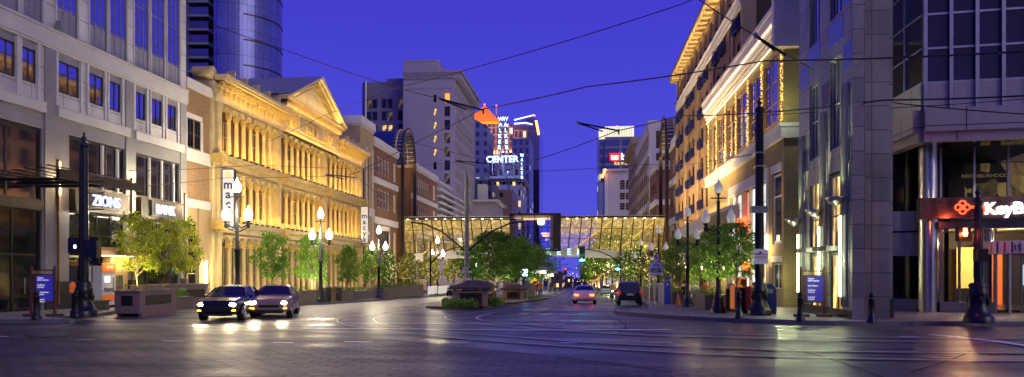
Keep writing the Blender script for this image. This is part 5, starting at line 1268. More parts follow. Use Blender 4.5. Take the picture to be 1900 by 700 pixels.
# the lobby behind the glass: floor, ceiling, back wall, orange wall, yellow lit room, desks, lamps
def room(name,m,pa,pb,o0,o1,z0,z1):
    P,Q=along(pa,o0),along(pb,o0); P2_,Q2_=along(pa,o1),along(pb,o1); V=[(q.x,q.y,z) for z in (z0,z1) for q in (P,Q,Q2_,P2_)]
    mb=MB(); mb.add(V,[(0,3,2,1),(4,5,6,7),(0,1,5,4),(1,2,6,5),(2,3,7,6),(3,0,4,7)]); return mb.build(name,m,kb)
room('lobby_back_wall',mat('dark_lobby_wall',(.05,.04,.035),.6),1700,2000,-7,-7.3,-.5,8.4)
room('lobby_ceiling',mat('lobby_ceiling',(.10,.09,.08),.6),1700,2000,-.2,-7,4.3,4.5)
room('lobby_floor',mat('lobby_floor',(.08,.07,.06),.3),1700,2000,-.2,-7,-.3,.12)
room('yellow_wall',mat('yellow_lit_wall',(.6,.42,.12),.7,emit=(1,.62,.14),es=.5),1775,1808,-5.5,-5.8,.1,3.4)  # room light put into the wall as emission
room('orange_wall',mat('orange_glow_lobby_wall',(.7,.16,.03),.6,emit=(1,.17,.03),es=.7),1812,1860,-6,-6.3,.1,3.6)  # orange lobby glow put into the wall colour as emission
room('desk',mat('lobby_desk',(.03,.025,.02),.5),1772,1822,-3.5,-4.6,.1,1.1)
room('column_inside',M['gdark'],1752,1760,-2,-2.6,.1,8.2)
room('lobby_screen',glowmat('lobby_screen',(.6,.75,1),1.6),1895,1901,-3,-3.05,1.3,2.4)
room('upper_room',M['gdim'],1790,1990,-3.5,-3.6,5.3,7.9)
for px in (1790,1835,1880): 
    p=along(px,-3); lamp('lobby_light','POINT',kb,(p.x,p.y,3.6),260,(1,.70,.35),.3)
text('window_lettering','NEIGHBORHOOD',.26,M['gold'],kb,(*along(1784,.1).xy,6.75),(math.radians(90),0,ang),.004,align='LEFT')
# revolving door drum
pc=along(1885,1.0); rd=MB()
for i in range(14):
    a=math.pi*2*i/14; rd.box(pc.x+1.35*math.cos(a)-.04,pc.x+1.35*math.cos(a)+.04,pc.y+1.35*math.sin(a)-.04,pc.y+1.35*math.sin(a)+.04,-.2,2.9)
rdo=rd.build('revolving_door', M['steelsoft'], kb)
mb=MB(); mb.lathe([(1.42,2.9),(1.42,3.5)],(pc.x,pc.y,0),24); mb.build('drum_fascia', M['whitemetal'], rdo)
mb=MB(); mb.lathe([(1.30,-.1),(1.30,2.9)],(pc.x,pc.y,0),20); mb.build('drum_glass', M['clear'], rdo)
for i in range(9):
    a=-math.pi*.9+i*.22; 
    boxpart('colour_bar', M[('gold','ringblue','red_cloth','blacktxt','grey_cloth','orange_cloth','blacktxt','gold','ringblue')[i]], rdo, (pc.x+1.44*math.cos(a)-.03,pc.x+1.44*math.cos(a)+.03,pc.y+1.44*math.sin(a)-.02,pc.y+1.44*math.sin(a)+.02,2.95,3.45))
text('number','15',.36,M['blacktxt'],rdo,(pc.x-.75,pc.y-1.5,3.05),(math.radians(90),0,ang),.01,bold=.01)
# body behind
mb=MB(); n2=perp*-.4
mb.add([(v.x,v.y,z) for z in (8.4,27) for v in (n2,b_+n2,c_+n2,c_+perp*-14,perp*-14)],[(0,1,2,3,4),(5,6,7,8,9),(0,1,6,5),(1,2,7,6),(2,3,8,7),(3,4,9,8),(4,0,5,9)]); mb.build('core', M['gdark'], kb)
room('side_wall',M['gdark'],1740,1741,-.1,-7,-.3,8.3)
# unseen dark hotel added across the junction for the corner glass to reflect
t=thing('added_hotel_building','dark stone hotel added behind the viewer for the glass to reflect','building',(-6,-34,0))
hm=gridmat('hotel_window_grid',(.10,.09,.08),(.02,.02,.025),3.2,3.8,1.0,.12,(1,.6,.2),.9)
boxpart('wall',hm,t,(0,60,-18,0,-1,22))
# ================================================================ TREES
def leafball(mb, rnd, c, r, n, ls, m=0):
    for _ in range(n):
        while True:
            d = Vector((rnd.uniform(-1,1),rnd.uniform(-1,1),rnd.uniform(-1,1)))
            if .1 < d.length < 1: break
        p = c + d*r*(1.0 if rnd.random()<.8 else 1.25); a = Vector((rnd.gauss(0,1),rnd.gauss(0,1),rnd.gauss(0,.6))).normalized(); b = a.cross(Vector((rnd.gauss(0,1),rnd.gauss(0,1),rnd.gauss(0,1)))).normalized()
        s_ = ls*rnd.uniform(.6,1.3); mb.add([p-a*s_, p+b*s_*.55, p+a*s_, p-b*s_*.55], [(0,1,2,3)], m)
TV = {}
def tree_mesh(seed, shape, leaves, ls, clumps):
    """unit tree 1 high: trunk mesh, crown mesh and where string lights sit"""
    rnd = random.Random(seed); tr = MB(); cw = MB(); tips = []
    lo, hi, wd, tk = shape
    tr.tube([(0,0,-.02),(rnd.uniform(-.01,.01),rnd.uniform(-.01,.01),lo*.6),(rnd.uniform(-.015,.015),0,lo),(0,0,(lo+hi)/2)], [tk,tk*.85,tk*.7,tk*.3], 7)
    for k in range(clumps):
        q = k*2.4+rnd.uniform(-.4,.4); f = rnd.random(); z = lo+(hi-lo)*(.10+.85*((k+.5)/clumps)); prof = math.sin(math.pi*min(1,max(.12,(z-lo)/(hi-lo)*.80+.18)))**.7
        R_ = wd*.5*prof*rnd.uniform(.45,.95); c = Vector((R_*math.cos(q),R_*math.sin(q),z+rnd.uniform(-.03,.03)))
        z0 = lo*.8+(c.z-lo*.8)*.35; mid = Vector((c.x*.45,c.y*.45,(z0+c.z)/2))
        tr.tube([(0,0,z0*.95),mid,c],[tk*.42,tk*.28,tk*.10],4)
        for _ in range(3):
            e_ = c+Vector((rnd.uniform(-1,1),rnd.uniform(-1,1),rnd.uniform(-.3,1)))*wd*.16; tr.tube([mid.lerp(c,.7),e_],[tk*.12,tk*.04],3)
        rr_ = Vector((wd*.15,wd*.15,(hi-lo)*.085))*rnd.uniform(.7,1.25)
        for _ in range(int(leaves/clumps)):
            while True:
                d = Vector((rnd.gauss(0,.55),rnd.gauss(0,.55),rnd.gauss(0,.55)))
                if d.length < 1.5: break
            p = c+Vector((d.x*rr_.x,d.y*rr_.y,d.z*rr_.z)); a = Vector((rnd.gauss(0,1),rnd.gauss(0,1),rnd.gauss(-.3,.7))).normalized(); b = a.cross(Vector((rnd.gauss(0,1),rnd.gauss(0,1),rnd.gauss(0,1)))).normalized()
            s_ = ls*rnd.uniform(.6,1.3); cw.add([p-a*s_,p+b*s_*.6,p+a*s_,p-b*s_*.6],[(0,1,2,3)])
        tips += [c+Vector((rnd.gauss(0,.6)*rr_.x,rnd.gauss(0,.6)*rr_.y,rnd.gauss(0,.6)*rr_.z)) for _ in range(6)]
    for _ in range(40): tips.append(Vector((rnd.gauss(0,wd*.22),rnd.gauss(0,wd*.22),rnd.uniform(lo,lo+(hi-lo)*.7))))
    return tr, cw, tips
def get(kind, leaf):
    key = (kind, leaf)
    if key not in TV:
        k = kind[0]
        spec = {'v':((.30,.98,.62,.013),2500,.021,24),'r':((.28,.97,.85,.017),4000,.022,34),'b':((.28,.98,.92,.018),8500,.017,50),'n':((.22,.98,.42,.012),2200,.020,16)}[k]
        tr,cw,tips = tree_mesh(sum(map(ord,kind))*7, *spec)
        lt = MB()
        for p in tips:
            s_=.0046; lt.add([(p.x-s_,p.y,p.z),(p.x,p.y-s_,p.z),(p.x+s_,p.y,p.z),(p.x,p.y+s_,p.z),(p.x,p.y,p.z+s_),(p.x,p.y,p.z-s_)],[(0,1,4),(1,2,4),(2,3,4),(3,0,4),(1,0,5),(2,1,5),(3,2,5),(0,3,5)])
        TV[key] = (tr.mesh('trunk',M['bark']), cw.mesh('crown',M[leaf]), lt.mesh('string_lights', M.setdefault('fairy', glowmat('warm_fairy_lights',(1,.80,.42),6))))
    return TV[key]
def tree(px, X, pytop, label, kind='v1', leaf='leafg', lit=False, wide=1.0, base=None, group=None, glow=0, gcol=(1,.85,.3), Y=None, h=None, rz=None):
    if Y is None: D,Y = onX(px,X)
    else: D = Y*cy_-X*sy_
    z0 = gz(Y)+.15 if base is None else base
    h = h or zat(pytop,D)-z0
    t = thing('street_tree', label, 'tree', (X,Y,z0), (px*.37)%6.28 if rz is None else rz, group)
    a,b,c = get(kind,leaf); sc=(h*wide,h*wide,h)
    link('trunk',a,t,None,0,sc); link('crown',b,t,None,0,sc)
    if lit: tag(link('string_lights',c,t,None,0,sc),kind='stuff'); lamp('string_glow','POINT',t,(0,-.6,h*.55),lit if lit>1 else 60,(1,.75,.35),.6)
    if glow: lamp('tree_uplight','SPOT',t,(.5,-.9,.25),glow*10,gcol,.08,(math.radians(180-22),0,math.radians(20)),spot=80,blend=.7)
    return t
tree(254,-26.2,394,'slim tree with sparse yellow-green leaves, left one over the long rose granite planter','v1','leafy',wide=.86,base=.3,glow=130)
tree(316,-26.0,402,'small tree lit brightest yellow from below, over the rose granite planter right end','v2','leafy',wide=.66,base=.2,glow=260,gcol=(1,.9,.35))
tree(345,-26.6,404,'slim dark-trunked tree just behind the brightest yellow tree beside the bank','v3','leafy',wide=.58,base=.0,glow=70)
tree(505,-21.8,428,'thin airy tree before the left third of the gold store front','v4','leafg',wide=.80,glow=30)
tree(578,-21.2,436,'bright green round tree beside the lamp at the middle of the gold store','r1','leafg',wide=.62,glow=160,gcol=(.9,1,.5))
tree(646,-21.0,452,'darker green tree before the right end of the gold store front','r2','leafg',wide=.50,glow=10)
tree(690,-21.6,456,'low spreading tree under the farther vertical store sign','r3','leafg',wide=.62,glow=20)
tree(722,-21.0,462,'narrow bright green tree with a few string lights right of the low spreading tree','n1','leafg',lit=40,wide=.9)
tree(758,-21.0,466,'tree wrapped in dense warm string lights under the left end of the footbridge','r4','leafy',lit=120,wide=.62)
tree(797,-21.0,468,'second tree wrapped in dense warm string lights, beside the farther triple lamp','r5','leafy',lit=120,wide=.60)
tree(842,-19.9,474,'small string-lit tree seen just left of the traction pole','v5','leafy',lit=80,wide=.9)
tree(908,-7.2,428,'broad dense dark green tree behind the brown kiosk on the median','b1','leafd',wide=1.0,Y=58,X_=None) if False else None
tree(918,-7.4,428,'broad dense green tree with several stems right behind the brown kiosk on the median','b1','leafd',wide=1.10,glow=60,gcol=(1,1,.6))  # its spot from below is added to brighten the crown
tree(958,-6.6,440,'dense green tree on the median, middle of its row','b2','leafd',wide=.95,glow=50,gcol=(1,1,.6))  # crown brightened by an added spot from below
tree(990,-6.6,455,'dark dense tree at the far end of the median row','b3','leafd',wide=.90)
tree(1366,7.2,405,'slender loose tree between the triple lamp and the tall black pole on the right','v6','leafg',wide=.86,base=.35,glow=60,gcol=(1,.95,.5))
tree(1333,7.0,412,'slender tree in the larger granite planter behind the right-hand triple lamp','v7','leafg',wide=.78,base=.2,glow=60,gcol=(1,.95,.5))
tree(1300,7.4,440,'airy tree behind the seated people on the right','v8','leafg',wide=.74,glow=60,gcol=(1,.95,.5))
tree(1262,6.9,436,'round bright green tree behind the blue parking pillar','r6','leafg',wide=.66,glow=120,gcol=(1,1,.5))
tree(1217,6.4,455,'string-lit tree behind the bicycle lane sign','r7','leafy',lit=60,wide=.70)
tree(1182,6.4,462,'string-lit green tree right above the parked dark four-by-four','r8','leafg',lit=80,wide=.8)
tree(1158,6.3,468,'string-lit tree left of and beyond the parked dark four-by-four','r9','leafg',lit=80,wide=.80)
rr = random.Random(5)
for i,Y in enumerate((128,142,158,176,198,222,250,285,330)):
    t=tree(0,(6.3 if i<2 else 4.9-.25*i)+rr.uniform(-.3,.3),0,('leafy tree on the right pavement beyond the footbridge, %s from the bridge' % ['first','second','third','fourth','fifth','sixth','seventh','eighth','ninth'][i]),'rb'[i%2]+str(i%3+1),'leafg',lit=(250 if i in (0,2,4) else 0),glow=300,gcol=(1,.75,.3),Y=Y,h=rr.uniform(9.5,12.5),wide=.85,group='trees along the far right pavement')
for i,Y in enumerate((130,160,195,240,290)):
    t=tree(0,-20.5+rr.uniform(-.5,.5),0,('tree on the left pavement beyond the footbridge, %s from the bridge' % ['first','second','third','fourth','fifth'][i]),'rb'[i%2]+str(i%3+1),'leafd',lit=(200 if i==1 else 0),Y=Y,h=rr.uniform(7,9),wide=.8,group='trees along the far left pavement')
# ================================================================ PLANTERS
def bush(mb, rnd, x0,x1,y0,y1,z,h,n,ls=.07):
    for _ in range(n):
        p = Vector((rnd.uniform(x0,x1),rnd.uniform(y0,y1),z+h*rnd.random()*(.5+.5*math.sin(rnd.uniform(0,3.14))))); a=Vector((rnd.gauss(0,1),rnd.gauss(0,1),rnd.gauss(.4,.8))).normalized(); b=a.cross(Vector((rnd.gauss(0,1),rnd.gauss(0,1),rnd.gauss(0,1)))).normalized(); s_=ls*rnd.uniform(.6,1.4)
        mb.add([p-a*s_,p+b*s_*.5,p+a*s_,p-b*s_*.5],[(0,1,2,3)])
def planter(x0,x1,y0,y1,h,label,m='browngran',leaf='leafg',plants=500,rim=True,ph=.45,seed=1):
    z=gz(y0)+.13; t=thing('planter_box',label,'planter',((x0+x1)/2,(y0+y1)/2,z)); w,l=(x1-x0)/2,(y1-y0)/2
    mb=MB(); mb.box(-w,w,-l,-l+.2,0,h); mb.box(-w,w,l-.2,l,0-.3,h); mb.box(-w,-w+.2,-l+.2,l-.2,-.3,h); mb.box(w-.2,w,-l+.2,l-.2,-.3,h); mb.build('wall',M[m],t)
    if rim:
        mb=MB(); mb.box(-w-.06,w+.06,-l-.06,-l+.26,h,h+.07); mb.box(-w-.06,w+.06,l-.26,l+.06,h,h+.07); mb.box(-w-.06,-w+.26,-l+.26,l-.26,h,h+.07); mb.box(w-.26,w+.06,-l+.26,l-.26,h,h+.07); mb.build('rim',M[m],t)
    boxpart('soil',M['soil'],t,(-w+.2,w-.2,-l+.2,l-.2,h-.15,h-.08))
    if plants:
        mb=MB(); bush(mb,random.Random(seed),-w+.1,w-.1,-l+.1,l-.1,h-.05,ph,plants); tag(mb.build('plants',M[leaf],t),kind='stuff')
    return t,w,l
p=gp(259,581.5,.15); x1=p.x; D=(p.y*cy_-p.x*sy_); x0=x1-1.25
Lp=onX(327,x1)[1]-p.y
t,w,l=planter(x0,x1,p.y,p.y+Lp,1.02,'long rose granite planter with black grille panels on the left pavement',m='purplegran',plants=60)
boxpart('grille',M['mesh'],t,(w,w+.02,-l+.5,l-.5,.38,.85))
boxpart('grille',M['mesh'],t,(-w+.35,w-.35,-l-.02,-l,.38,.85))
def streetbox(pxa,pyb,pxb,X1,wid,h,label,**k):
    """planter whose street side runs from pxa to pxb along X1"""
    ya,yb=onX(pxa,X1)[1],onX(pxb,X1)[1]; return planter(X1-wid,X1,ya,yb,h,label,**k)
t,w,l=planter(-27.0,-25.0,43.0,48.5,1.25,'lower stone planter with dark grille panels behind the dark sedan',m='purplegran',plants=0)
boxpart('grille',M['mesh'],t,(w,w+.02,-l+.4,l-.4,.45,.95))
planter(-24.9,-23.9,40.5,44.5,.5,'low granite planter of leafy shrubs between the rose planter and the dark sedan',plants=700,ph=.7,seed=3)
planter(-25.6,-24.8,36.3,37.6,.45,'small low dark planter box beside the cash machine',m='granitedark',plants=40,ph=.2)
for i,(a,b,lb) in enumerate(((520,588,'brown granite planter under the bright green round tree'),(627,656,'short brown granite planter beside two litter bins'),(657,697,'brown granite planter in front of the far end of the gold store'))):
    streetbox(a,0,b,-19.9,1.5,.75,lb,plants=600,seed=10+i)
streetbox(711,0,786,-19.8,1.6,1.0,'long grey planter wall with a thick green hedge under the string-lit trees',plants=2200,seed=15,ph=.6)
xr=5.4
t,w,l=planter(5.2,7.9,onX(1312,5.2)[1]-4.2,onX(1312,5.2)[1]-.8,.95,'near granite planter with shrubs right of the traffic cone, beside the litter bins',m='browngran',plants=500,seed=20) if False else (None,)*3
def frontbox(pxa,pxb,pyb,dep,h,label,**k):
    a=gp(pxa,pyb,.15); D=a.y*cy_-a.x*sy_; x1=onY(pxb,a.y)[1]; return planter(a.x,x1,a.y,a.y+dep,h,label,**k)
frontbox(1308,1350,575.5,3.2,.78,'speckled granite planter with low shrubs nearest the litter bins on the right',plants=350,seed=20)
frontbox(1287,1306,570,2.2,.72,'small speckled granite planter with an iron rail left of the nearest one',plants=160,seed=21)
frontbox(1247,1284,566,3.0,.85,'granite planter with a bright hedge behind the orange cone',plants=420,seed=22)
planter(5.9,8.6,67,74,1.1,'brown planter beside the parked four-by-four',plants=900,seed=23,ph=.8)
planter(5.7,7.4,86,92,1.2,'tan stone planter beyond the parked four-by-four',plants=500,seed=24,ph=.6)
planter(5.7,7.4,106,112,1.3,'far tan planter box under the footbridge on the right',plants=200,seed=25)
def hedge(px,py,w_,n,label,leaf='leafg',h=.55):
    p=gp(px,py,.15); t=thing('shrub',label,'shrub',(p.x,p.y,p.z)); mb=MB(); bush(mb,random.Random(px),-w_/2,w_/2,-.5,.5,0,h,n,.08); mb.build('leaves',M[leaf],t)
hedge(853,570.5,2.1,900,'bright green shrubs at the nose of the median below the arrow sign'); hedge(912,567,.9,350,'small green shrub at the right foot of the brown kiosk'); hedge(925,564,.9,300,'small green shrub on the gravel behind the kiosk corner'); hedge(990,555,1.2,200,'low green shrub beside the grey cabinet on the median',h=.35)
# ================================================================ LAMPS AND POLES
gl=MB(); gl.lathe([(.10,0),(.19,.08),(.24,.26),(.23,.40),(.16,.54),(.08,.66),(.05,.74),(.01,.86)],(0,0,0),12); GM_on=gl.mesh('lamp_globe',[M['globe_on']]); GM_off=gl.mesh('lamp_globe',[M['globe_off']])
pm_=MB(); pm_.lathe([(.42,0),(.42,.25),(.30,.35),(.28,.8),(.20,1.0),(.17,1.2),(.14,1.3),(.13,3.0),(.17,3.05),(.17,3.2),(.12,3.25),(.09,6.0),(.13,6.05),(.06,6.1),(.06,6.4),(.14,6.5)],(0,0,0),10)
pm_.tube([(-.42,0,6.25),(.42,0,6.25)],.035,5); PM=pm_.mesh('pole',[M['blackmetal']])
am=MB()
for sg in (-1,1): am.tube([(0,0,4.7),(sg*.25,0,4.45),(sg*.55,0,4.55),(sg*.68,0,4.85)],[.06,.05,.05,.06],6); am.lathe([(.05,4.4),(.12,4.5),(.08,4.7),(.16,4.88)],(sg*.68,0,0),8); am.tube([(0,0,4.15),(sg*.35,0,4.3),(sg*.62,0,4.45)],.035,5)
AM=am.mesh('arm',[M['blackmetal']])
def tlamp(X,Y,label,on,sc=1.0,power=500,group=None):
    t=thing('street_lamp',label,'street lamp',(X,Y,gz(Y)+.15),0,group); t.scale=(sc,)*3
    link('pole',PM,t); link('arm',AM,t); g=GM_on if on else GM_off
    for x,z in ((0,6.5),(-.68,4.88),(.68,4.88)): link('lamp_globe',g,t,(x,0,z))
    if on:
        lamp('globe_light','POINT',t,(0,0,7.6),power,(1,.84,.52),.3); lamp('globe_light','POINT',t,(0,-.5,5.2),power,(1,.84,.52),.3)
gL='triple-globe lamps along the left kerb'; gR='triple-globe lamps along the right kerb'
for px,X,pyt,lb in ((440,-24.0,330,'lit triple-globe street lamp beside the nearer vertical store sign, tallest of the left row'),(595,-20.0,385,'lit triple-globe street lamp before the middle of the gold store'),(703,-20.0,418,'lit triple-globe street lamp right of the farther vertical store sign'),(812,-20.3,439,'lit triple-globe street lamp in front of the left half of the footbridge')):
    D,Y=onX(px,X); h=zat(pyt,D)-gz(Y)-.15; tlamp(X,Y,lb,True,h/7.36,700,gL)
for px,X,pyt,lb in ((1333,6.7,327,'unlit triple-globe street lamp between the right-hand trees, nearest of the right row'),(1276,6.5,378,'unlit triple-globe lamp standing before the brick shop fronts behind the round green tree'),(1222,6.3,415,'unlit triple-globe lamp against the right end of the footbridge'),(1189,6.2,441,'small unlit triple-globe lamp left of the footbridge end, farthest of the near four')):
    D,Y=onX(px,X); h=zat(pyt,D)-gz(Y)-.15; tlamp(X,Y,lb,False,h/7.45,0,gR)
for i,Y in enumerate((135,165,200,245)):
    tlamp(5.3,Y,'lit street lamp far down the right pavement, %s beyond the bridge'%['first','second','third','fourth'][i],True,.95,900,gR); tlamp(-20.5,Y+6,'lit street lamp far down the left pavement, %s beyond the bridge'%['first','second','third','fourth'][i],True,.95,900,gL)
# tall fluted traction poles
def bigpole(px,py,pytop,label,X=None,fin=True,slim=False):
    if X is None: p=gp(px,py,.15)
    else: D,Y=onX(px,X); p=Vector((X,Y,gz(Y)+.15))
    D=p.y*cy_-p.x*sy_; h=zat(pytop,D)-p.z; t=thing('traction_pole',label,'pole',(p.x,p.y,p.z))
    r=.15 if slim else .195; mb=MB(); mb.lathe([(r,1.5),(r*.92,h*.5),(r*.8,h-.7)],(0,0,0),14)
    for k in range(7):
        q=k*math.pi*2/7; mb.tube([(r*math.cos(q),r*math.sin(q),1.7),(r*.8*math.cos(q),r*.8*math.sin(q),h-.8)],.025,3)
    mb.build('shaft',M['blackmetal'],t)
    b=MB(); b.lathe([(.54,0),(.54,.22),(.48,.30),(.44,.32),(.40,.48),(.32,.62),(.31,.9),(.36,1.05),(.36,1.2),(.30,1.3),(.34,1.42),(.27,1.52)],(0,0,0),12)
    for k in range(6):
        q=k*math.pi/3+.3; b.lathe([(.02,-.18),(.10,0),(.02,.18)],(.33*math.cos(q),.33*math.sin(q),.85),6)
    b.build('base',M['blackmetal'],t)
    f=MB(); f.lathe([(r*.8,h-.7),(r*1.15,h-.64),(r*.9,h-.5),(.05,h-.42),(.10,h-.33),(.11,h-.25),(.03,h-.16),(.06,h-.1),(.01,h)],(0,0,0),10); f.build('finial',M['blackmetal'],t)
    return t,h,D
pL_,hL_,DL_=bigpole(156,587,245,'tall black fluted pole with signal boxes in front of the granite bank')
pR_,hR_,DR_=bigpole(1409,585,180,'tall black fluted pole carrying a white community sign on the right corner')
pS_,hS_,DS_=bigpole(1815,599,344,'shorter black ornate pole with a walk signal before the glass corner bank',slim=True)
o=boxpart('signal_box',M['blackmetal'],pL_,(-.5,-.05,-.35,.0,2.75,3.4),(.12,.7,-.2,.15,2.55,3.3),(-.3,.3,-.03,.03,2.4,2.5)); boxpart('signal_lens',glowmat('pale_blue_signal',(.75,.85,1),3),o,(-.22,-.12,-.37,-.35,2.95,3.1))
for z in (hL_-2.2,hL_-2.7,hL_-3.4): boxpart('crossbar',M['blackmetal'],pL_,(-.2,.95,-.03,.03,z,z+.05))
k_=DR_/1400; z_=lambda py: zat(py,DR_)-pR_.location.z
sg=thing('community_sign','white square sign with a small mountain emblem on the tall black pole','sign',(pR_.location.x,pR_.location.y-.26,pR_.location.z+z_(490)),YAW)
boxpart('board',mat('pale_violet_sign',(.62,.58,.80),.5,var=0),sg,(-.32,.34,-.03,0,0,.68)); mb=MB(); mb.prism([(-.24,.46),(-.10,.50),(-.02,.58),(.04,.52),(.02,.46)],'y',-.04,-.03); mb.build('emblem',M['ringblue'],sg)
text('lettering','DownWards\nCommunity',.125,mat('dark_red_lettering',(.30,.03,.06),.6,var=0),sg,(0,-.035,.40),(math.radians(90),0,0),.003,bold=.003); text('small_lettering','Be Prepared',.06,M['blacktxt'],sg,(.05,-.035,.18),(math.radians(90),0,0),.003)
boxpart('signal_hood',M['greymetal'],pR_,(-.45,.28,-.45,-.15,z_(396),z_(384)))
for z in (z_(310),z_(285)): boxpart('clamp',M['steelsoft'],pR_,(-.24,.24,-.24,.24,z,z+.05))
z_=lambda py: zat(py,DS_)-pS_.location.z
o=boxpart('signal_head',M['blackmetal'],pS_,(-.78,-.34,-.18,.12,z_(448),z_(421)),(-.34,0,-.03,.03,z_(432),z_(430)),(-.34,0,-.03,.03,z_(444),z_(442)),(-.14,.22,-.28,.1,z_(485),z_(462)))
hs_=MB(); c0=Vector((-.56,-.20,z_(438))); hs_.prism([(c0.x-.07,c0.z-.02),(c0.x+.06,c0.z-.02),(c0.x+.09,c0.z+.10),(c0.x+.06,c0.z+.22),(c0.x-.07,c0.z+.22)],'y',-.21,-.19)
for k in range(4): hs_.box(c0.x-.07+k*.034,c0.x-.045+k*.034,-.21,-.19,c0.z+.2,c0.z+.29)
hs_.tube([(c0.x-.06,-.2,c0.z+.03),(c0.x-.12,-.2,c0.z+.12)],.02,4); hs_.build('hand_symbol',glowmat('orange_hand',(1,.30,.08),9),o)
lamp('hand_glow','POINT',pS_,(-.56,-.5,z_(435)),22,(1,.14,.03),.12)
# median poles with curved bracket arms
def medpole(px,X,pyt,label,arms,parent=None,r=.2):
    D,Y=onX(px,X); z0=gz(Y)+.15; h=zat(pyt,D)-z0; t=thing('traction_pole',label,'pole',(X,Y,z0)); mb=MB(); mb.lathe([(.42,0),(.38,.3),(.28,.6),(r*1.2,1.2),(r,1.5),(r*.85,h-.5),(r*1.1,h-.45),(.05,h-.3),(.08,h-.15),(.01,h)],(0,0,0),12); mb.build('shaft',M['greymetal'],t)
    for za,L in arms:
        mb=MB()
        for sg_ in (-1,1):
            mb.tube([(0,0,za),(sg_*L,0,za+.05)],.05,5); mb.tube([(0,0,za-2.6),(sg_*L*.18,0,za-1.9),(sg_*L*.45,0,za-.9),(sg_*L*.75,0,za-.3),(sg_*L,0,za-.15)],.07,6); mb.tube([(sg_*L*.4,0,za),(sg_*L*.30,0,za-1.35)],.03,4)
        mb.build('bracket_arm',M['blackmetal'],t)
    return t,h,z0,D
pm1,hm,zm,Dm=medpole(866,-9.3,318,'grey traction pole with curved bracket arms rising behind the brown kiosk',[(6.6,4.6)])
zz=lambda py: zat(py,Dm)-zm
for i,Y in enumerate((92,128,160,200,245)):
    t=thing('traction_pole','dark traction pole with arms over the far median, %s counted from the bridge side'%['nearest','second','third','fourth','fifth'][i],'pole',(-7.1,Y,gz(Y)+.1),0,'traction poles down the far median'); mb=MB(); mb.lathe([(.25,0),(.16,1.5),(.13,9.0),(.01,9.4)],(0,0,0),8); mb.build('shaft',M['blackmetal'],t)
    mb=MB()
    for sg_ in (-1,1): mb.tube([(0,0,7.0),(sg_*3.6,0,7.1)],.05,4); mb.tube([(0,0,5.2),(sg_*1.2,0,6.4),(sg_*3.4,0,6.95)],.05,4)
    mb.build('bracket_arm',M['blackmetal'],t)
# signs on the median pole
def sgn(name,label,px,py0,py1,w_,X,D_off,bm,body=None,bc='white',size=.2,cat='sign'):
    D,Y=onX(px,X); Y-=D_off; x=onY(px,Y)[1]; D=Y*cy_-x*sy_; t=thing(name,label,cat,(x,Y,zat(py1,D)),YAW); h=zat(py0,D)-zat(py1,D); boxpart('board',M[bm],t,(-w_/2,w_/2,-.03,0,0,h))
    if body: text('lettering',body,size,M[bc],t,(0,-.04,h*.56),(math.radians(90),0,0),.004,bold=.008,line=.85)
    return t,h
sgn('street_sign','small black sign reading CITY CENTER on the median traction pole',864,497.5,506.5,.82,-9.3,.35,'blacktxt','CITY\nCENTER','white',.26)
t,h=sgn('keep_right_sign','white square sign with a black double arrow below the black sign on the median pole',864,517,535,.60,-9.3,.35,'white')
mb=MB(); mb.tube([(-.06,-.05,.12),(-.02,-.05,h*.42),(.10,-.05,h*.62),(.12,-.05,h*.75)],.045,5); mb.prism([(.12,h*.95),(.0,h*.70),(.24,h*.70)],'y',-.06,-.04); mb.prism([(-.22,h*.9),(-.04,h*.9),(-.13,h*.68)],'y',-.06,-.04); mb.build('arrow_symbol',M['blacktxt'],t)
# ================================================================ SIGNALS
def sighead(t,x,y,z,col,sc=1.0,lens=True):
    mb=MB(); mb.box(x-.2*sc,x+.2*sc,y-.15,y+.15,z-.6*sc,z+.6*sc)
    for k in range(3): mb.tube([(x,y-.15,z-.38*sc+k*.38*sc+.1),(x,y-.42,z-.38*sc+k*.38*sc+.06)],[.16*sc,.13*sc],8)
    o=mb.build('signal_head',M['blackmetal'],t); k={'g':-.38,'r':.38}[col]; mb=MB(); mb.lathe([(.01,-.1),(.20*sc,0),(.01,.1)],(x,y-.36,z+k*sc),10); mb.build('lens',M['green' if col=='g' else 'red'],o)
    lamp('signal_glow','POINT',t,(x,y-.9,z+k*sc),220 if col=='g' else 90,(.1,1,.7) if col=='g' else (1,.06,.03),.15)
def mast(px,X,heads,label,armpy,pxend,lb2=None,h=None):
    D,Y=onX(px,X); z0=gz(Y)+.15; t=thing('traffic_signal',label,'traffic light',(X,Y,z0)); za=zat(armpy,D)-z0; xe=onY(pxend,Y)[1]-X
    mb=MB(); mb.lathe([(.3,0),(.2,.4),(.14,1),(.11,za+.8)],(0,0,0),8); mb.build('pole',M['blackmetal'],t)
    mb=MB(); mb.tube([(0,0,za-2.3),(xe*.25,0,za-1.1),(xe*.55,0,za-.35),(xe*.8,0,za-.08),(xe,0,za)],[.12,.10,.08,.07,.06],6); mb.build('mast_arm',M['blackmetal'],t)
    for p_,py,c,sc in heads: sighead(t,onY(p_,Y)[1]-X,-.25,zat(py,D)-z0,c,sc)
mast(1152,5.6,[(1080,473,'g',2.1),(1146,492,'g',1.6)],'black signal mast arching over the right lane with two green lights',462,1079)
mast(1112,5.4,[(1049,504,'r',2.0),(1104,508,'r',2.0)],'farther signal mast with red and green lights beyond the white sedan',500,1046)
D,Y=onX(799,-20.4); mast(799,-20.4,[],'black mast arching right from the string-lit trees at the left kerb',458,862)
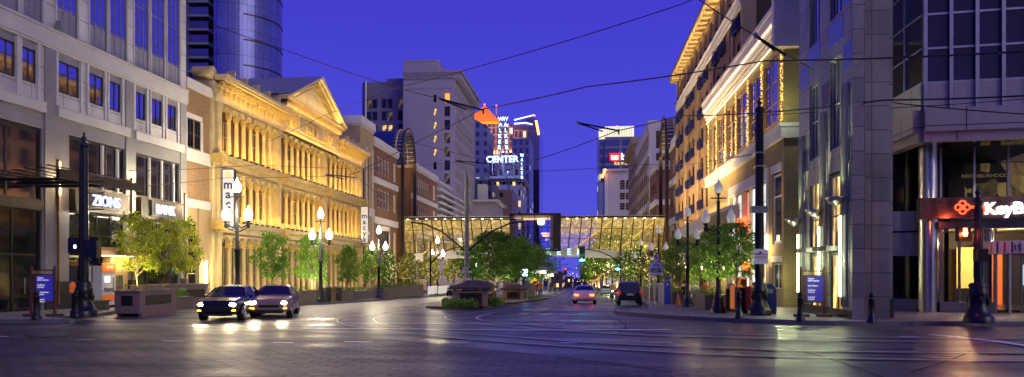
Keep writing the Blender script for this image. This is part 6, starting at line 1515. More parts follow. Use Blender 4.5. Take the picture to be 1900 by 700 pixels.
# ================================================================ OVERHEAD WIRES
wm=mat('overhead_wire_metal',(.012,.012,.016),.5)
def wire(name,label,pts,r=.022,grp='overhead tram wires and stays'):
    P=[pt(*p) for p in pts]; Q=[]
    for a,b in zip(P[:-1],P[1:]):
        for j in range(8): q=a.lerp(b,j/8); q.z-=.35*math.sin(math.pi*j/8)*((b-a).length/60); Q.append(q)
    Q.append(P[-1]); o=thing('overhead_wire',label,'wire',tuple(Q[0]),0,grp); mb=MB(); mb.tube([q-Q[0] for q in Q],r,4); mb.build('cable',wm,o); return o
wire('', 'stay wire from the glass tower down to the wire joint before the high-rise',[(380,40,58),(540,97,56),(735,163,52)],.028)
wire('', 'long stay wire climbing from the wire joint to the bracket at the top right',[(735,163,52),(900,120,45),(1265,8,36),(1300,-8,35)],.026)
wire('', 'stay wire rising from the gold store front to the wire joint',[(500,262,60),(600,215,56),(735,163,52)],.022)
wire('', 'short stay wire from the joint to the left pull-off bracket',[(735,163,52),(820,184,50),(880,205,50)],.026)
wire('', 'contact wire sweeping from the footbridge past the old high-rise to the right',[(640,330,70),(790,255,60),(893,203,50),(1090,161,42),(1420,113,33),(1900,96,24)],.034)
wire('', 'contact wire sweeping up behind the lower right pull-off bracket',[(905,328,75),(985,300,62),(1145,243,50),(1260,215,44),(1430,208,36),(1640,186,30),(1900,178,26)],.032)
wire('', 'stay wire falling from the top centre past the right pull-off brackets',[(1290,-5,36),(1400,66,36),(1560,158,36),(1665,192,36),(1900,212,34)],.030)
wire('', 'thin horizontal wire over the iron-front store at second-floor height',[(200,318,45),(480,306,60),(700,312,80),(860,300,95)],.02)
wire('', 'thin wire crossing the gold store sign level to the far pull-off',[(150,352,36),(420,330,50),(640,325,60),(745,300,70)],.016)
wire('', 'thin low wire from the old high-rise to the right-hand signal pole',[(745,260,90),(1000,318,95),(1200,305,90),(1405,285,36)],.03)
wire('', 'thin stay wire descending from the tan block to the footbridge roof',[(660,325,80),(745,395,95),(800,430,100)],.03)
wire('', 'faint wire sagging across the granite block on the right',[(1405,214,36),(1560,205,36),(1900,184,34)],.018)
def pull(label,a,b,D,r=.05):
    A_,B_=pt(*a,D),pt(*b,D); t=thing('pull_off_bracket',label,'wire bracket',tuple(A_),0,'pull-off brackets on the overhead wires'); v=B_-A_; mb=MB(); mb.tube([(0,0,0),v],r,5); mb.tube([Vector((0,0,-.03)),v*.62+Vector((0,0,-.55*abs(v.x)/6))],r*.8,5); mb.build('strut',M['blackmetal'],t)
    mb=MB(); mb.lathe([(.03,-.14),(.10,-.05),(.10,.05),(.03,.14)],(0,0,0),8); mb.lathe([(.03,-.25),(.08,-.1),(.05,.12)],tuple(v),8); mb.build('insulator',M['greymetal'],t)
pull('pull-off bracket in front of the orange pyramid roof',(815,183),(897,205),50,.06)
pull('pull-off bracket in the open sky above the far bank tower',(1072,228),(1148,243),50,.06)
pull('pull-off bracket in front of the shop cornice at the upper right',(1402,66),(1460,105),36,.06)
pull('pull-off bracket in front of the granite block on the right',(1562,158),(1614,186),36,.06)
pull('dark pull-off bar before the right part of the gold store',(605,324),(660,330),62,.05)
pull('dark pull-off bar left of the median pole at parapet level',(845,298),(905,304),72,.05)
# ================================================================ STREET FURNITURE
bo=MB(); bo.lathe([(.19,0),(.19,.10),(.15,.14),(.14,.30),(.105,.34),(.10,.86),(.125,.88),(.125,.93),(.06,.95),(.10,1.0),(.115,1.06),(.09,1.13),(.02,1.17)],(0,0,0),12)
for k in range(8):
    q=k*math.pi/4; bo.tube([(.105*math.cos(q),.105*math.sin(q),.36),(.10*math.cos(q),.10*math.sin(q),.84)],.014,3)
BO=bo.mesh('bollard',[M['blackmetal']])
for px,py,lb in ((68,592,'black iron bollard in front of the left blue direction sign'),(142,588,'black iron bollard touching the foot of the tall left pole'),(1371,590.5,'black iron bollard before the litter bins on the right corner'),(1485,597,'black iron bollard left of the right-hand blue direction sign'),(1617,600,'black iron bollard standing alone before the granite pier')):
    p=gp(px,py,.15); tag(link('bollard',BO,None,(p.x,p.y,p.z)),lb,'bollard','ball-topped iron bollards along the kerbs')
def dsign(pxc,py,label,lines,dist=1.2):
    p=gp(pxc,py,.15); t=thing('direction_sign',label,'sign',(p.x,p.y,p.z),YAW*1.0); w_=.50; h=2.0
    mb=MB()
    for sg_ in (-1,1): mb.box(sg_*w_-.05,sg_*w_+.05,-.05,.05,.1,h+.06); mb.lathe([(.03,h+.06),(.06,h+.12),(.02,h+.2)],(sg_*w_,0,0),6)
    mb.box(-w_,w_,-.03,.03,h-.02,h+.03); mb.box(-w_,w_,-.03,.03,h-.22,h-.17); mb.box(-w_,w_,-.03,.03,.62,.68)
    mb.build('frame',M['signbrown'],t)
    mb=MB()
    for sg_ in (-1,1): mb.box(sg_*w_-.3,sg_*w_+.3,-.16,.16,0,.12)
    mb.build('foot',M['signbrown'],t)
    mb=MB()
    for k in range(6): mb.tube([(-.36+k*.145+.05*math.cos(j*.785),0,h-.095+.05*math.sin(j*.785)) for j in range(9)],.014,4)
    mb.build('ring_ornament',M['gold'],t)
    boxpart('panel',M['signblue'],t,(-w_+.05,w_-.05,-.03,.02,.68,h-.22)); boxpart('side_stripe',M['signbrown'],t,(-w_+.05,-w_+.22,-.04,-.03,.68,h-.22))
    wt=M.setdefault('signwhite',mat('white_glow_sign_lettering',(.8,.8,.8),.5,var=0,emit=(1,1,1),es=.3)); z=h-.36  # lettering colour carries a faint glow as well
    for ln in lines:
        text('lettering',ln,.105,wt,t,(-w_+.27,-.045,z),(math.radians(90),0,0),.003,align='LEFT',bold=.002,line=.85); z-=.12*(1+ln.count('\n'))+.07
dsign(80,587.5,'blue direction sign in a brown frame on the left pavement',['Visitor\nInformation','Gallivan\nCenter','Convention\nCenter','Capitol\nTheatre'])
dsign(1508,588,'blue direction sign in a brown frame on the right pavement',['Visitor\nInformation','Salt Palace','Gallivan\nCenter','Capitol\nCenter'])
p=gp(135,586,.15); t=thing('charging_meter','small orange meter on a thin black post left of the tall pole','meter',(p.x,p.y,p.z)); mb=MB(); mb.tube([(0,0,0),(0,0,1.0)],.035,6); mb.build('post',M['blackmetal'],t); mb=MB(); mb.lathe([(.08,1.0),(.13,1.05),(.14,1.15),(.10,1.2),(.14,1.25),(.14,1.38),(.08,1.46),(.02,1.5)],(0,0,0),10); mb.build('head',M['orangep'],t)
p=gp(171,585,.15); t=thing('sign_post','thin black post with a dark box sign in front of the cash machine','sign',(p.x,p.y,p.z)); mb=MB(); mb.tube([(0,0,0),(0,0,3.6)],.03,6); mb.build('post',M['blackmetal'],t); boxpart('panel',M['darkmetal'],t,(-.45,.35,-.05,.05,2.3,3.5))
# parking pillar, cone, signs and posts by the kerb corner
p=gp(1238,566.5,.15); t=thing('parking_pillar','blue solar parking pillar with a white P','parking meter',(p.x,p.y,p.z)); k=D_=p.y*cy_-p.x*sy_; h=50/1400*D_
mb=MB(); mb.box(-.2,.2,-.14,.14,0,h*.88); mb.build('body',M['meterblue'],t); mb=MB(); mb.prism([(-.22,h*.94),(.25,h*1.0),(.25,h*1.06),(-.22,h*1.02)],'y',-.16,.16); mb.tube([(0,0,h*.88),(0,0,h*.97)],.06,6); mb.build('solar_cap',M['meterblue'],t); boxpart('plinth',M['concrete'],t,(-.35,.4,-.3,.3,-.02,.06)); text('lettering','P',.3,M['white'],t,(0,-.15,h*.70),(math.radians(90),0,0),.004,bold=.01)
p=gp(1258.5,567,.15); t=thing('traffic_cone','orange traffic cone in front of a granite planter','cone',(p.x,p.y,p.z)); mb=MB(); mb.lathe([(.16,.04),(.03,.78)],(0,0,0),12); mb.build('body',M['cone'],t); boxpart('base',M['cone'],t,(-.22,.22,-.22,.22,0,.04))
p=gp(1217,577.5,.15); D_=p.y*cy_-p.x*sy_; z_=lambda py: zat(py,D_)-p.z
t=thing('bicycle_lane_sign','white sign reading MAY USE FULL LANE under a bicycle, on a thin post','sign',(p.x,p.y,p.z),YAW); mb=MB(); mb.tube([(0,.03,0),(0,.03,z_(472))],.03,6); mb.build('post',M['steelsoft'],t)
boxpart('board',M['white'],t,(-.34,.34,-.03,0,z_(510.5),z_(487))); zb=z_(510.5); hh=z_(487)-zb
text('lettering','MAY USE\nFULL LANE',.125,M['blacktxt'],t,(0,-.04,zb+hh*.40),(math.radians(90),0,0),.003,bold=.006,line=.95)
mb=MB(); 
for sg_ in (-1,1): mb.tube([(sg_*.10+.055*math.cos(j*.6283),-.04,zb+hh*.74+.055*math.sin(j*.6283)) for j in range(11)],.008,4)
mb.tube([(-.10,-.04,zb+hh*.74),(-.04,-.04,zb+hh*.88),(.06,-.04,zb+hh*.88),(0,-.04,zb+hh*.74),(-.10,-.04,zb+hh*.74)],.008,4); mb.tube([(.10,-.04,zb+hh*.74),(.06,-.04,zb+hh*.93)],.008,4); mb.build('bicycle_symbol',M['blacktxt'],t)
b2=boxpart('upper_board',M['white'],t,(-.13,.13,-.03,0,z_(486),z_(472))); mb=MB(); c=Vector((0,-.04,(z_(486)+z_(472))/2+.05)); mb.tube([c+Vector((.085*math.cos(j*.6283),0,.085*math.sin(j*.6283))) for j in range(11)],.014,4); mb.tube([c+Vector((-.06,0,.06)),c+Vector((.06,0,-.06))],.012,4); mb.build('symbol',M['blacktxt'],b2)
for px,py,pyt,lb in ((1205,560,498,'plain steel post with a small round sign behind the bicycle sign'),(1213,562,504,'grey metal post standing just right of the plain steel post'),(1225.5,570.5,545,'low white marker post left of the blue pillar')):
    p=gp(px,py,.15); D_=p.y*cy_-p.x*sy_; h=zat(pyt,D_)-p.z; t=thing('metal_post',lb,'post',(p.x,p.y,p.z)); mb=MB(); mb.tube([(0,0,0),(0,0,h)],.045,6); mb.build('post',M['steelsoft'] if px>1206 else M['whitemetal'],t)
    if px==1205: mb=MB(); mb.tube([(0,-.06,h-.1),(0,-.02,h-.1)],.16,10); mb.build('disc',M['red_cloth'],t)
p=gp(1229,563,.15); tag(boxpart('utility_cabinet',M['bandwhite'],None,(p.x-.3,p.x+.3,p.y,p.y+.6,p.z,p.z+1.5)),'pale utility cabinet left of the blue parking pillar','cabinet')
# litter bins, paper boxes and letter boxes on the right corner
p=gp(1359,578,.15); t=thing('litter_bin','dark green round slatted litter bin right of the nearest granite planter','litter bin',(p.x,p.y,p.z)); mb=MB(); mb.lathe([(.28,0),(.30,.1),(.30,1.15),(.33,1.18)],(0,0,0),14)
for k in range(14): q=k*math.pi/7; mb.tube([(.31*math.cos(q),.31*math.sin(q),.1),(.31*math.cos(q),.31*math.sin(q),1.15)],.02,3)
mb.build('body',mat('dark_green_paint',(.02,.04,.03),.4),t); mb=MB(); mb.lathe([(.34,1.2),(.30,1.32),(.12,1.45),(.02,1.47)],(0,0,0),14); mb.build('lid',M['greymetal'],t)
def newsbox(px,py,w_,h_,col,label,top=None):
    p=gp(px,py,.15); t=thing('newspaper_box',label,'newspaper box',(p.x,p.y,p.z),.2); boxpart('body',M[col],t,(-w_/2,w_/2,-.25,.35,.15,h_)); boxpart('window',M['gdark'],t,(-w_/2+.06,w_/2-.06,-.27,-.25,h_*.55,h_-.08)); boxpart('base',M['blackmetal'],t,(-w_/2+.04,w_/2-.04,-.2,.3,0,.15)); return t
newsbox(1367,579,.42,1.35,'orangep','orange newspaper box between the litter bin and the dark cabinet'); newsbox(1376,577,.42,1.75,'orangep','taller orange and black newspaper box on its stand'); newsbox(1384,581,.85,1.25,'blackmetal','wide black louvred newspaper cabinet right of the orange boxes')
newsbox(1394,582,.32,1.3,'red_cloth','narrow red and blue newspaper box left of the tall black pole'); newsbox(1401,582.5,.32,1.35,'orangep','narrow orange newspaper box half behind the tall black pole')
p=gp(1421,583,.15); t=thing('mailbox','dark blue round-topped mailbox right behind the tall black pole','mailbox',(p.x,p.y,p.z)); mb=MB(); mb.prism([(-.42,.15)]+[(.42*math.cos(math.pi-a*math.pi/8)*1.0,1.05+.42*math.sin(a*math.pi/8)) for a in range(9)]+[(.42,.15)],'y',-.3,.35); mb.build('body',M['ringblue'],t); boxpart('leg',M['ringblue'],t,(-.40,-.34,-.28,.33,0,.15)); boxpart('leg',M['ringblue'],t,(.34,.40,-.28,.33,0,.15)); boxpart('flap',M['greymetal'],t,(-.25,.25,-.33,-.3,1.0,1.2))
# left bins, railings, bicycle
for px,lb in ((607,'brown round litter bin before the gold store, left of the pair'),(627,'brown round litter bin before the gold store, right of the pair')):
    D,Y=onX(px,-20.0); t=thing('litter_bin',lb,'litter bin',(-20.0,Y,gz(Y)+.15),0,'pair of brown litter bins'); mb=MB(); mb.lathe([(.30,0),(.32,.1),(.32,1.1),(.2,1.2)],(0,0,0),12); mb.build('body',M['darkmetal'],t); mb=MB(); mb.lathe([(.33,1.12),(.34,1.2),(.25,1.24)],(0,0,0),12); mb.build('rim',M['greymetal'],t)
D,Y=onX(704,-19.6); t=thing('bicycle','parked bicycle leaning at the end of the long planter wall','bicycle',(-19.6,Y,gz(Y)+.15),math.radians(60))
for x in (-.5,.5):
    mb=MB(); mb.tube([(x+.34*math.cos(j*.5236),0,.36+.34*math.sin(j*.5236)) for j in range(13)],.035,5)
    for j in range(6): mb.tube([(x,0,.36),(x+.33*math.cos(j),0,.36+.33*math.sin(j))],.008,3)
    mb.build('wheel',M['rubber'],t)
mb=MB(); mb.tube([(-.5,0,.36),(-.15,0,.85),(.38,0,.85),(.0,0,.36),(-.5,0,.36)],.025,5); mb.tube([(.5,0,.36),(.36,0,1.0)],.025,5); mb.tube([(0,0,.36),(-.2,0,.95)],.025,5); mb.build('frame',M['meterblue'],t)
mb=MB(); mb.tube([(.36,-.25,1.02),(.36,.25,1.02)],.02,5); mb.build('handlebar',M['blackmetal'],t); mb=MB(); mb.box(-.32,-.08,-.07,.07,.95,1.0); mb.build('saddle',M['blackmetal'],t)
for i in range(3):
    Y=onX(794+i*19,-19.7)[1]; Y2=onX(811+i*19,-19.7)[1]; t=thing('lit_fence_panel','pale glowing metal fence panel at the pavement edge under the footbridge, %s of three'%['nearest','middle','farthest'][i],'fence',(-19.7,Y,gz(Y)+.15),math.radians(90),'three pale glowing fence panels')
    L=Y2-Y; mb=MB(); mb.box(0,L,-.03,.03,1.05,1.15); mb.box(0,L,-.03,.03,.1,.2); k=0
    while k*.45<L: mb.box(k*.45,k*.45+.2,-.03,.03,.2,1.05); k+=1
    mb.build('panel',mat('glowing_white_panel',(.8,.8,.75),.4,emit=(1,.95,.8),es=.35) if i==0 else bpy.data.materials['glowing_white_panel'],t)
D,Y=onX(781,-22.5); t=thing('notice_board','blue framed notice board behind the hedge by the string-lit trees','notice board',(-22.5,Y,gz(Y)+.15)); boxpart('frame',M['signblue'],t,(-1.1,1.1,-.05,.05,.5,2.6)); boxpart('poster',M['cream'],t,(-.8,.8,-.08,-.05,.6,2.2)); boxpart('leg',M['signblue'],t,(-1.0,-.9,-.05,.05,0,.5)); boxpart('leg',M['signblue'],t,(.9,1.0,-.05,.05,0,.5))
# ---------------------------------------------------------------- median kiosks and cabinet
def kiosk(px0,px1,py,pyr,label,X=None,dep=3.4):
    a=gp(px0,py,.15); w_=onY(px1,a.y)[1]-a.x; D=a.y*cy_-a.x*sy_; t=thing('kiosk',label,'kiosk',(a.x,a.y,a.z)); hr=zat(pyr,D)-a.z
    mb=MB(); mb.box(.08,w_-.08,.08,dep-.08,0,hr*.52); mb.build('wall',mat('brown_kiosk_panel',(.17,.09,.055),.6) if 'brown_kiosk_panel' not in bpy.data.materials else bpy.data.materials['brown_kiosk_panel'],t)
    mb=MB()
    for x in (0,w_/3,w_*2/3,w_-.16):
        for y in (0,dep-.16): mb.box(x,x+.16,y,y+.16,0,hr*.72)
    mb.build('post',mat('red_brown_post',(.25,.10,.06),.5) if 'red_brown_post' not in bpy.data.materials else bpy.data.materials['red_brown_post'],t)
    boxpart('pier',M['stucco'],t,(-.05,.32,-.06,.08,0,hr*.56),(w_-.32,w_+.05,-.06,.08,0,hr*.56)); boxpart('ledge',M['stucco'],t,(-.1,w_+.1,-.12,dep+.1,hr*.52,hr*.58)); boxpart('dark_panel',M['mesh'],t,(.5,w_-.5,-.01,.08,hr*.12,hr*.46)); boxpart('side_window',M['gdark'],t,(w_-.08,w_-.05,.6,1.6,hr*.2,hr*.45),(w_-.08,w_-.05,2.0,3.0,hr*.2,hr*.45))
    mb=MB(); e_=.28; q=hr*.74; mb.poly([(-e_,-e_,q),(w_+e_,-e_,q),(w_/2+.4,dep/2,hr),(w_/2-.4,dep/2,hr)]); mb.poly([(w_+e_,-e_,q),(w_+e_,dep+e_,q),(w_/2+.4,dep/2,hr)]); mb.poly([(w_+e_,dep+e_,q),(-e_,dep+e_,q),(w_/2-.4,dep/2,hr),(w_/2+.4,dep/2,hr)]); mb.poly([(-e_,dep+e_,q),(-e_,-e_,q),(w_/2-.4,dep/2,hr)]); mb.box(-e_,w_+e_,-e_,dep+e_,q-.12,q-.005); mb.build('roof',mat('brown_kiosk_roof',(.10,.06,.045),.7) if 'brown_kiosk_roof' not in bpy.data.materials else bpy.data.materials['brown_kiosk_roof'],t)
kiosk(842,904,568,521,'brown timber kiosk with hipped roof at the nose of the median')
kiosk(934,972,556,528,'smaller tan and brown kiosk behind the median trees',dep=3)
t=thing('vine_shrub','leafless red-brown shrub growing against the front of the nearest kiosk','shrub',tuple(gp(884,567.5,.15))); mb=MB(); bush(mb,random.Random(8),-.9,.9,-.3,.2,0.1,1.5,900,.06); mb.build('leaves',mat('dark_red_leaves',(.10,.03,.025),.7),t)
p=gp(984,553,.15); t=thing('utility_cabinet','grey steel cabinet at the far end of the median','cabinet',(p.x,p.y,p.z)); boxpart('body',M['greymetal'],t,(-.5,.5,0,.8,.05,1.55)); boxpart('door_seam',M['blackmetal'],t,(-.01,.01,-.01,0,.15,1.45)); boxpart('base',M['concrete'],t,(-.55,.55,-.05,.85,-.05,.05))
p=gp(992,551,.15); t=thing('warning_sign','yellow diamond warning sign beside the tram platform','sign',(p.x,p.y,p.z)); D=p.y*cy_-p.x*sy_; zc_=zat(524,D)-p.z; mb=MB(); mb.tube([(0,.03,0),(0,.03,zc_)],.04,5); mb.build('post',M['steelsoft'],t); mb=MB(); mb.prism([(-.55,zc_),(0,zc_-.55),(.55,zc_),(0,zc_+.55)],'y',-.03,0); mb.build('board',glowmat('yellow_reflective',(1,.55,.03),.45),t); boxpart('symbol',M['blacktxt'],t,(-.2,.2,-.05,-.03,zc_-.12,zc_+.12))
# timber stakes of the median trees, info light, transit shelters with lit signs
for i,(Y,X) in enumerate(((84+16,-7.2),(126,-7.2))):
    t=thing('tram_shelter','grey tram platform shelter with white lit signs, %s'%['nearer of two','farther of two'][i],'shelter',(X,Y,gz(Y)+.3)); mb=MB()
    for x in (-1.6,1.6):
        for y in (0,4,8): mb.lathe([(.14,0),(.12,3.2)],(x,y,0),8)
    mb.build('column',M['greymetal'],t); mb=MB(); mb.prism([(-3,3.2),(3,3.2),(2.2,3.7),(0,4.3),(-2.2,3.7)],'y',-1,9.5); mb.build('roof',M['greymetal'],t)
    for x in (-1.6,1.6): boxpart('lit_sign',glowmat('white_lit_sign',(.95,1,.95),1.6) if 'white_lit_sign' not in bpy.data.materials else bpy.data.materials['white_lit_sign'],t,(x-.9,x+.9,-1.1,-1.02,2.7,3.15))
    boxpart('lit_bar',glowmat('yellow_lit_bar',(1,.7,.05),2) if i==0 else bpy.data.materials['yellow_lit_bar'],t,(.6,1.8,-1.1,-1.02,2.4,2.62)); boxpart('bench',M['darkmetal'],t,(-1.2,1.2,2,2.5,.4,.48))
    lamp('shelter_light','AREA',t,(0,4,3.1),500,(.95,1,.9),2,None,7)
p=gp(974,556,.15); t=thing('info_column','slim dark column with a blue-white lit symbol on the median','sign',(p.x,p.y,p.z)); mb=MB(); mb.tube([(0,0,0),(0,0,2.2)],.08,6); mb.build('column',M['ringblue'],t); boxpart('lit_symbol',glowmat('blue_white_symbol',(.35,.5,1),6),t,(-.22,.22,-.1,.1,2.2,2.85))
# ================================================================ VEHICLES
def car(label,kind,paint,loc,rz,lights=None,name='parked_car',cat='car',rims='steel'):
    t=thing(name,label,cat,loc,rz)
    suv=kind=='suv'
    # stations along the length (front = -y): y, z_low, z_belt, z_top, half widths low, belt, top
    if suv:
        L=4.6; st=[(-2.3,.55,.80,.86,.60,.66,.60),(-2.15,.42,.95,1.02,.78,.82,.74),(-1.2,.36,1.02,1.12,.88,.90,.80),(-.75,.36,1.05,1.20,.89,.91,.74),(-.25,.36,1.05,1.72,.89,.91,.66),(.6,.36,1.05,1.80,.89,.91,.68),(1.6,.36,1.06,1.78,.89,.91,.68),(2.1,.40,1.06,1.68,.87,.90,.66),(2.28,.50,1.02,1.12,.82,.86,.78),(2.34,.60,.90,.98,.76,.80,.74)]
        cab=(3,7); wh=(-1.42,1.38); wr=.37
    else:
        L=4.7; st=[(-2.36,.42,.70,.76,.58,.66,.60),(-2.22,.30,.82,.88,.79,.83,.74),(-1.5,.24,.92,.99,.87,.89,.78),(-.95,.22,.96,1.05,.88,.90,.72),(-.25,.22,.97,1.44,.88,.90,.64),(.45,.22,.97,1.50,.88,.90,.66),(1.15,.22,.98,1.44,.88,.90,.64),(1.78,.26,.99,1.13,.87,.89,.72),(2.22,.34,.94,1.05,.80,.84,.72),(2.34,.46,.78,.84,.66,.72,.64)]
        cab=(3,7); wh=(-1.42,1.34); wr=.33
    def ring(s_):
        y,zl,zb_,zt_,wl,wb,wt=s_; zm_=(zl+zb_)/2; half=[(0,zl),(wl*.92,zl),(wl,zl+.10),(wl+.025,zm_),(wb,zb_),(wb-.03,zb_+.03),(wt,zt_-.06 if zt_-zb_>.2 else zt_-.01),(wt*.8,zt_),(0,zt_+.015)]
        return [(x,y,z) for x,z in half]
    rings=[ring(s_) for s_ in st]
    # densify along length for smoothness
    def interp(a,b,f): return [tuple(a[i][k]+(b[i][k]-a[i][k])*f for k in range(3)) for i in range(len(a))]
    body=MB(); glass=MB(); nh=len(rings[0])
    for i in range(len(rings)-1):
        for sg_ in (-1,1):
            for j in range(nh-1):
                q=[rings[i][j],rings[i+1][j],rings[i+1][j+1],rings[i][j+1]]; q=[(x*sg_,y,z) for x,y,z in q]
                if sg_<0: q=q[::-1]
                isglass = cab[0]<=i<cab[1] and j==5
                scr = (i in (3,6)) and j>=5
                (glass if (isglass or scr) else body).add(q,[(0,1,2,3)],0,True)
    for ri in (0,-1):
        r_=rings[ri]; full=[(x,y,z) for x,y,z in r_]+[(-x,y,z) for x,y,z in r_[::-1]]; body.add(full,[tuple(range(len(full)))])
    bo_=body.build('body',M[paint],t)
    gl_=glass.build('glazing',mat('car_glass',(.012,.012,.018),.03,0,var=0,spec=.8) if 'car_glass' not in bpy.data.materials else bpy.data.materials['car_glass'],t)
    mb=MB()                                           # pillars over the glass
    for sg_ in (-1,1):
        for i in (3,7): pass
        for (ia,ib) in ((3,4),(4,4),(5,5),(6,7)):
            a=rings[ia][5] if ia!=ib else rings[ia][5]; b=rings[ib][6] if ia<ib else rings[ib][6]
            if (ia,ib)==(6,7): a,b=rings[7][5],rings[6][6]
            mb.tube([(a[0]*sg_,a[1],a[2]),(b[0]*sg_,b[1],b[2])],.035,5)
    mb.build('pillar',M[paint],t)
    mb=MB()                                           # sills, door seams, bumper line, grille
    for sg_ in (-1,1):
        for y in (-.7,.35,1.3): mb.box(sg_*.905,sg_*.915,y-.01,y+.01,.35,.93)
    mb.box(-.45,.45,st[0][0]-.012,st[0][0]+.05,.50,.63) if not suv else mb.box(-.5,.5,st[0][0]-.02,st[0][0]+.05,.6,.78)
    mb.box(-.6,.6,st[1][0]-.06,st[1][0]+.1,.24 if not suv else .35,.36 if not suv else .45)
    mb.build('trim',M['rubber'],t)
    for sg_ in (-1,1):
        mb=MB(); mb.box(sg_*.90,sg_*1.06,-.62,-.50,.95,1.08); mb.build('mirror',M[paint],t)
    for y in wh:
        for sg_ in (-1,1):
            w_=MB(); w_.tube([(sg_*.68,y,wr),(sg_*.925,y,wr)],wr,18); o=w_.build('wheel',M['rubber'],t)
            r_=MB(); r_.tube([(sg_*.93,y,wr),(sg_*.945,y,wr)],wr*.28,10)
            for k in range(6):
                q=k*math.pi/3; r_.tube([(sg_*.94,y,wr),(sg_*.94,y+wr*.68*math.cos(q),wr+wr*.68*math.sin(q))],.03,4)
            r_.tube([(sg_*.935,y+wr*.70*math.cos(j*.449),wr+wr*.70*math.sin(j*.449)) for j in range(15)],.028,4); r_.build('rim',M[rims],o)
            a_=MB(); a_.tube([(sg_*.90,y+(wr+.06)*math.cos(j*math.pi/10),wr+(wr+.06)*math.sin(j*math.pi/10)) for j in range(11)],.04,5); a_.build('wheel_arch',M[paint],t)
    zf_=.70 if not suv else .85; yf=st[1][0]-.02
    for sg_ in (-1,1):
        mb=MB(); mb.add([(sg_*x,y,z) for x,y,z in ((.42,yf-.10,zf_-.06),(.80,yf+.08,zf_-.05),(.80,yf+.14,zf_+.10),(.46,yf-.02,zf_+.08))],[(0,1,2,3)]); mb.lathe([(.01,-.13),(.13,-.07),(.17,0),(.13,.07),(.01,.13)],(sg_*.62,yf+.02,zf_+.01),12)
        mb.build('headlight',M['head'] if lights=='head' else M['steel'],t)
    if lights=='head':
        for sg_ in (-1,1):
            lamp('headlight_beam','SPOT',t,(sg_*.6,yf-.25,zf_),95,(1,.80,.45),.06,(math.radians(-80),0,0),spot=75,blend=.8)
            mb=MB(); mb.box(sg_*.55,sg_*.78,yf-.08,yf-.02,zf_-.26,zf_-.20); mb.build('indicator',M.setdefault('amber',glowmat('amber_indicator',(1,.45,.05),5)),t)
    zr_=(.80 if not suv else 1.0); yr=st[-1][0]
    for sg_ in (-1,1):
        mb=MB()
        if suv: mb.box(sg_*.70,sg_*.90,2.16,2.36,.85,1.15)
        else: mb.box(sg_*.45,sg_*.80,yr-.13,yr+.02,.68,.82)
        mb.build('tail_light',M['redtail'] if lights=='tail' else M['orange' if suv and False else 'redglass'] if 'redglass' in M else M.setdefault('redglass',mat('red_lamp_glass',(.35,.02,.02),.2,var=0,emit=(1,.12,.04),es=.15)),t)
    if lights=='tail':
        for sg_ in (-1,1): lamp('tail_glow','POINT',t,(sg_*.6,yr+.5,.7),2,(1,.06,.02),.15)
        mb=MB(); mb.box(-.3,.3,1.15,1.2,1.12,1.15) ; mb.build('brake_light',M['redtail'],t)
    mb=MB(); mb.box(-.26,.26,yr+.0,yr+.03,.52 if not suv else .78,.66 if not suv else .92); mb.build('number_plate',M['whitemetal'],t)
    if suv:
        mb=MB(); mb.box(-.85,.85,2.2,2.42,.40,.62); mb.build('bumper',M['rubber'],t); mb=MB(); mb.box(-.45,.45,2.34,2.37,.95,1.0); mb.build('chrome_strip',M['steel'],t); mb=MB(); mb.box(-.62,-.58,-.1,1.7,1.80,1.86); mb.box(.58,.62,-.1,1.7,1.80,1.86); mb.build('roof_rail',M['rubber'],t)
    return t
def carpos(px,py): p=gp(px,py); return p
p=gp(402,596); car('black sedan with blazing headlights turning out in front of the planters','sedan','carblack',(p.x-.4,p.y+2.25,gz(p.y+2)),math.radians(10),'head','moving_car')
p=gp(499,590.5); car('bronze-silver sedan with one bright headlight following behind the black sedan','sedan','carsilver',(p.x-.61,p.y+2.25,gz(p.y+2)),math.radians(15),'head','moving_car')
p=gp(1168,566.5); car('dark four-by-four parked at the right kerb seen from behind','suv','cargreen',(p.x+.05,p.y+2.2,gz(p.y+2)),math.radians(180),None)
p=gp(1086,564); car('white sedan with glowing red tail lights driving away down the street','sedan','carwhite',(p.x,p.y+2.2,gz(p.y+2)),math.radians(178),'tail','moving_car')
for i,(x,Y,pt_,lb) in enumerate(((.3,88,'cargrey','grey sedan with red tail lights just beyond the white sedan'),(.6,112,'carblack','dark car with red tail lights under the footbridge'),(.2,150,'carwhite','pale car with red tail lights far beyond the footbridge'),(.5,190,'carblack','farthest dark car with red tail lights'))):
    car(lb,'sedan',pt_,(x,Y,gz(Y)),math.radians(180),'tail','moving_car')
car('white car parked far down the right kerb beyond the footbridge','sedan','carwhite',(3.8,118,gz(118)),math.radians(180),None)
car('dark parked car seen beyond the left end of the kiosk on the far left lane','sedan','carblack',(-17.8,105,gz(105)),0,None)
car('blue-grey parked car behind the gap between the kiosks','sedan','ringblue',(-15.8,100,gz(100)),0,None)
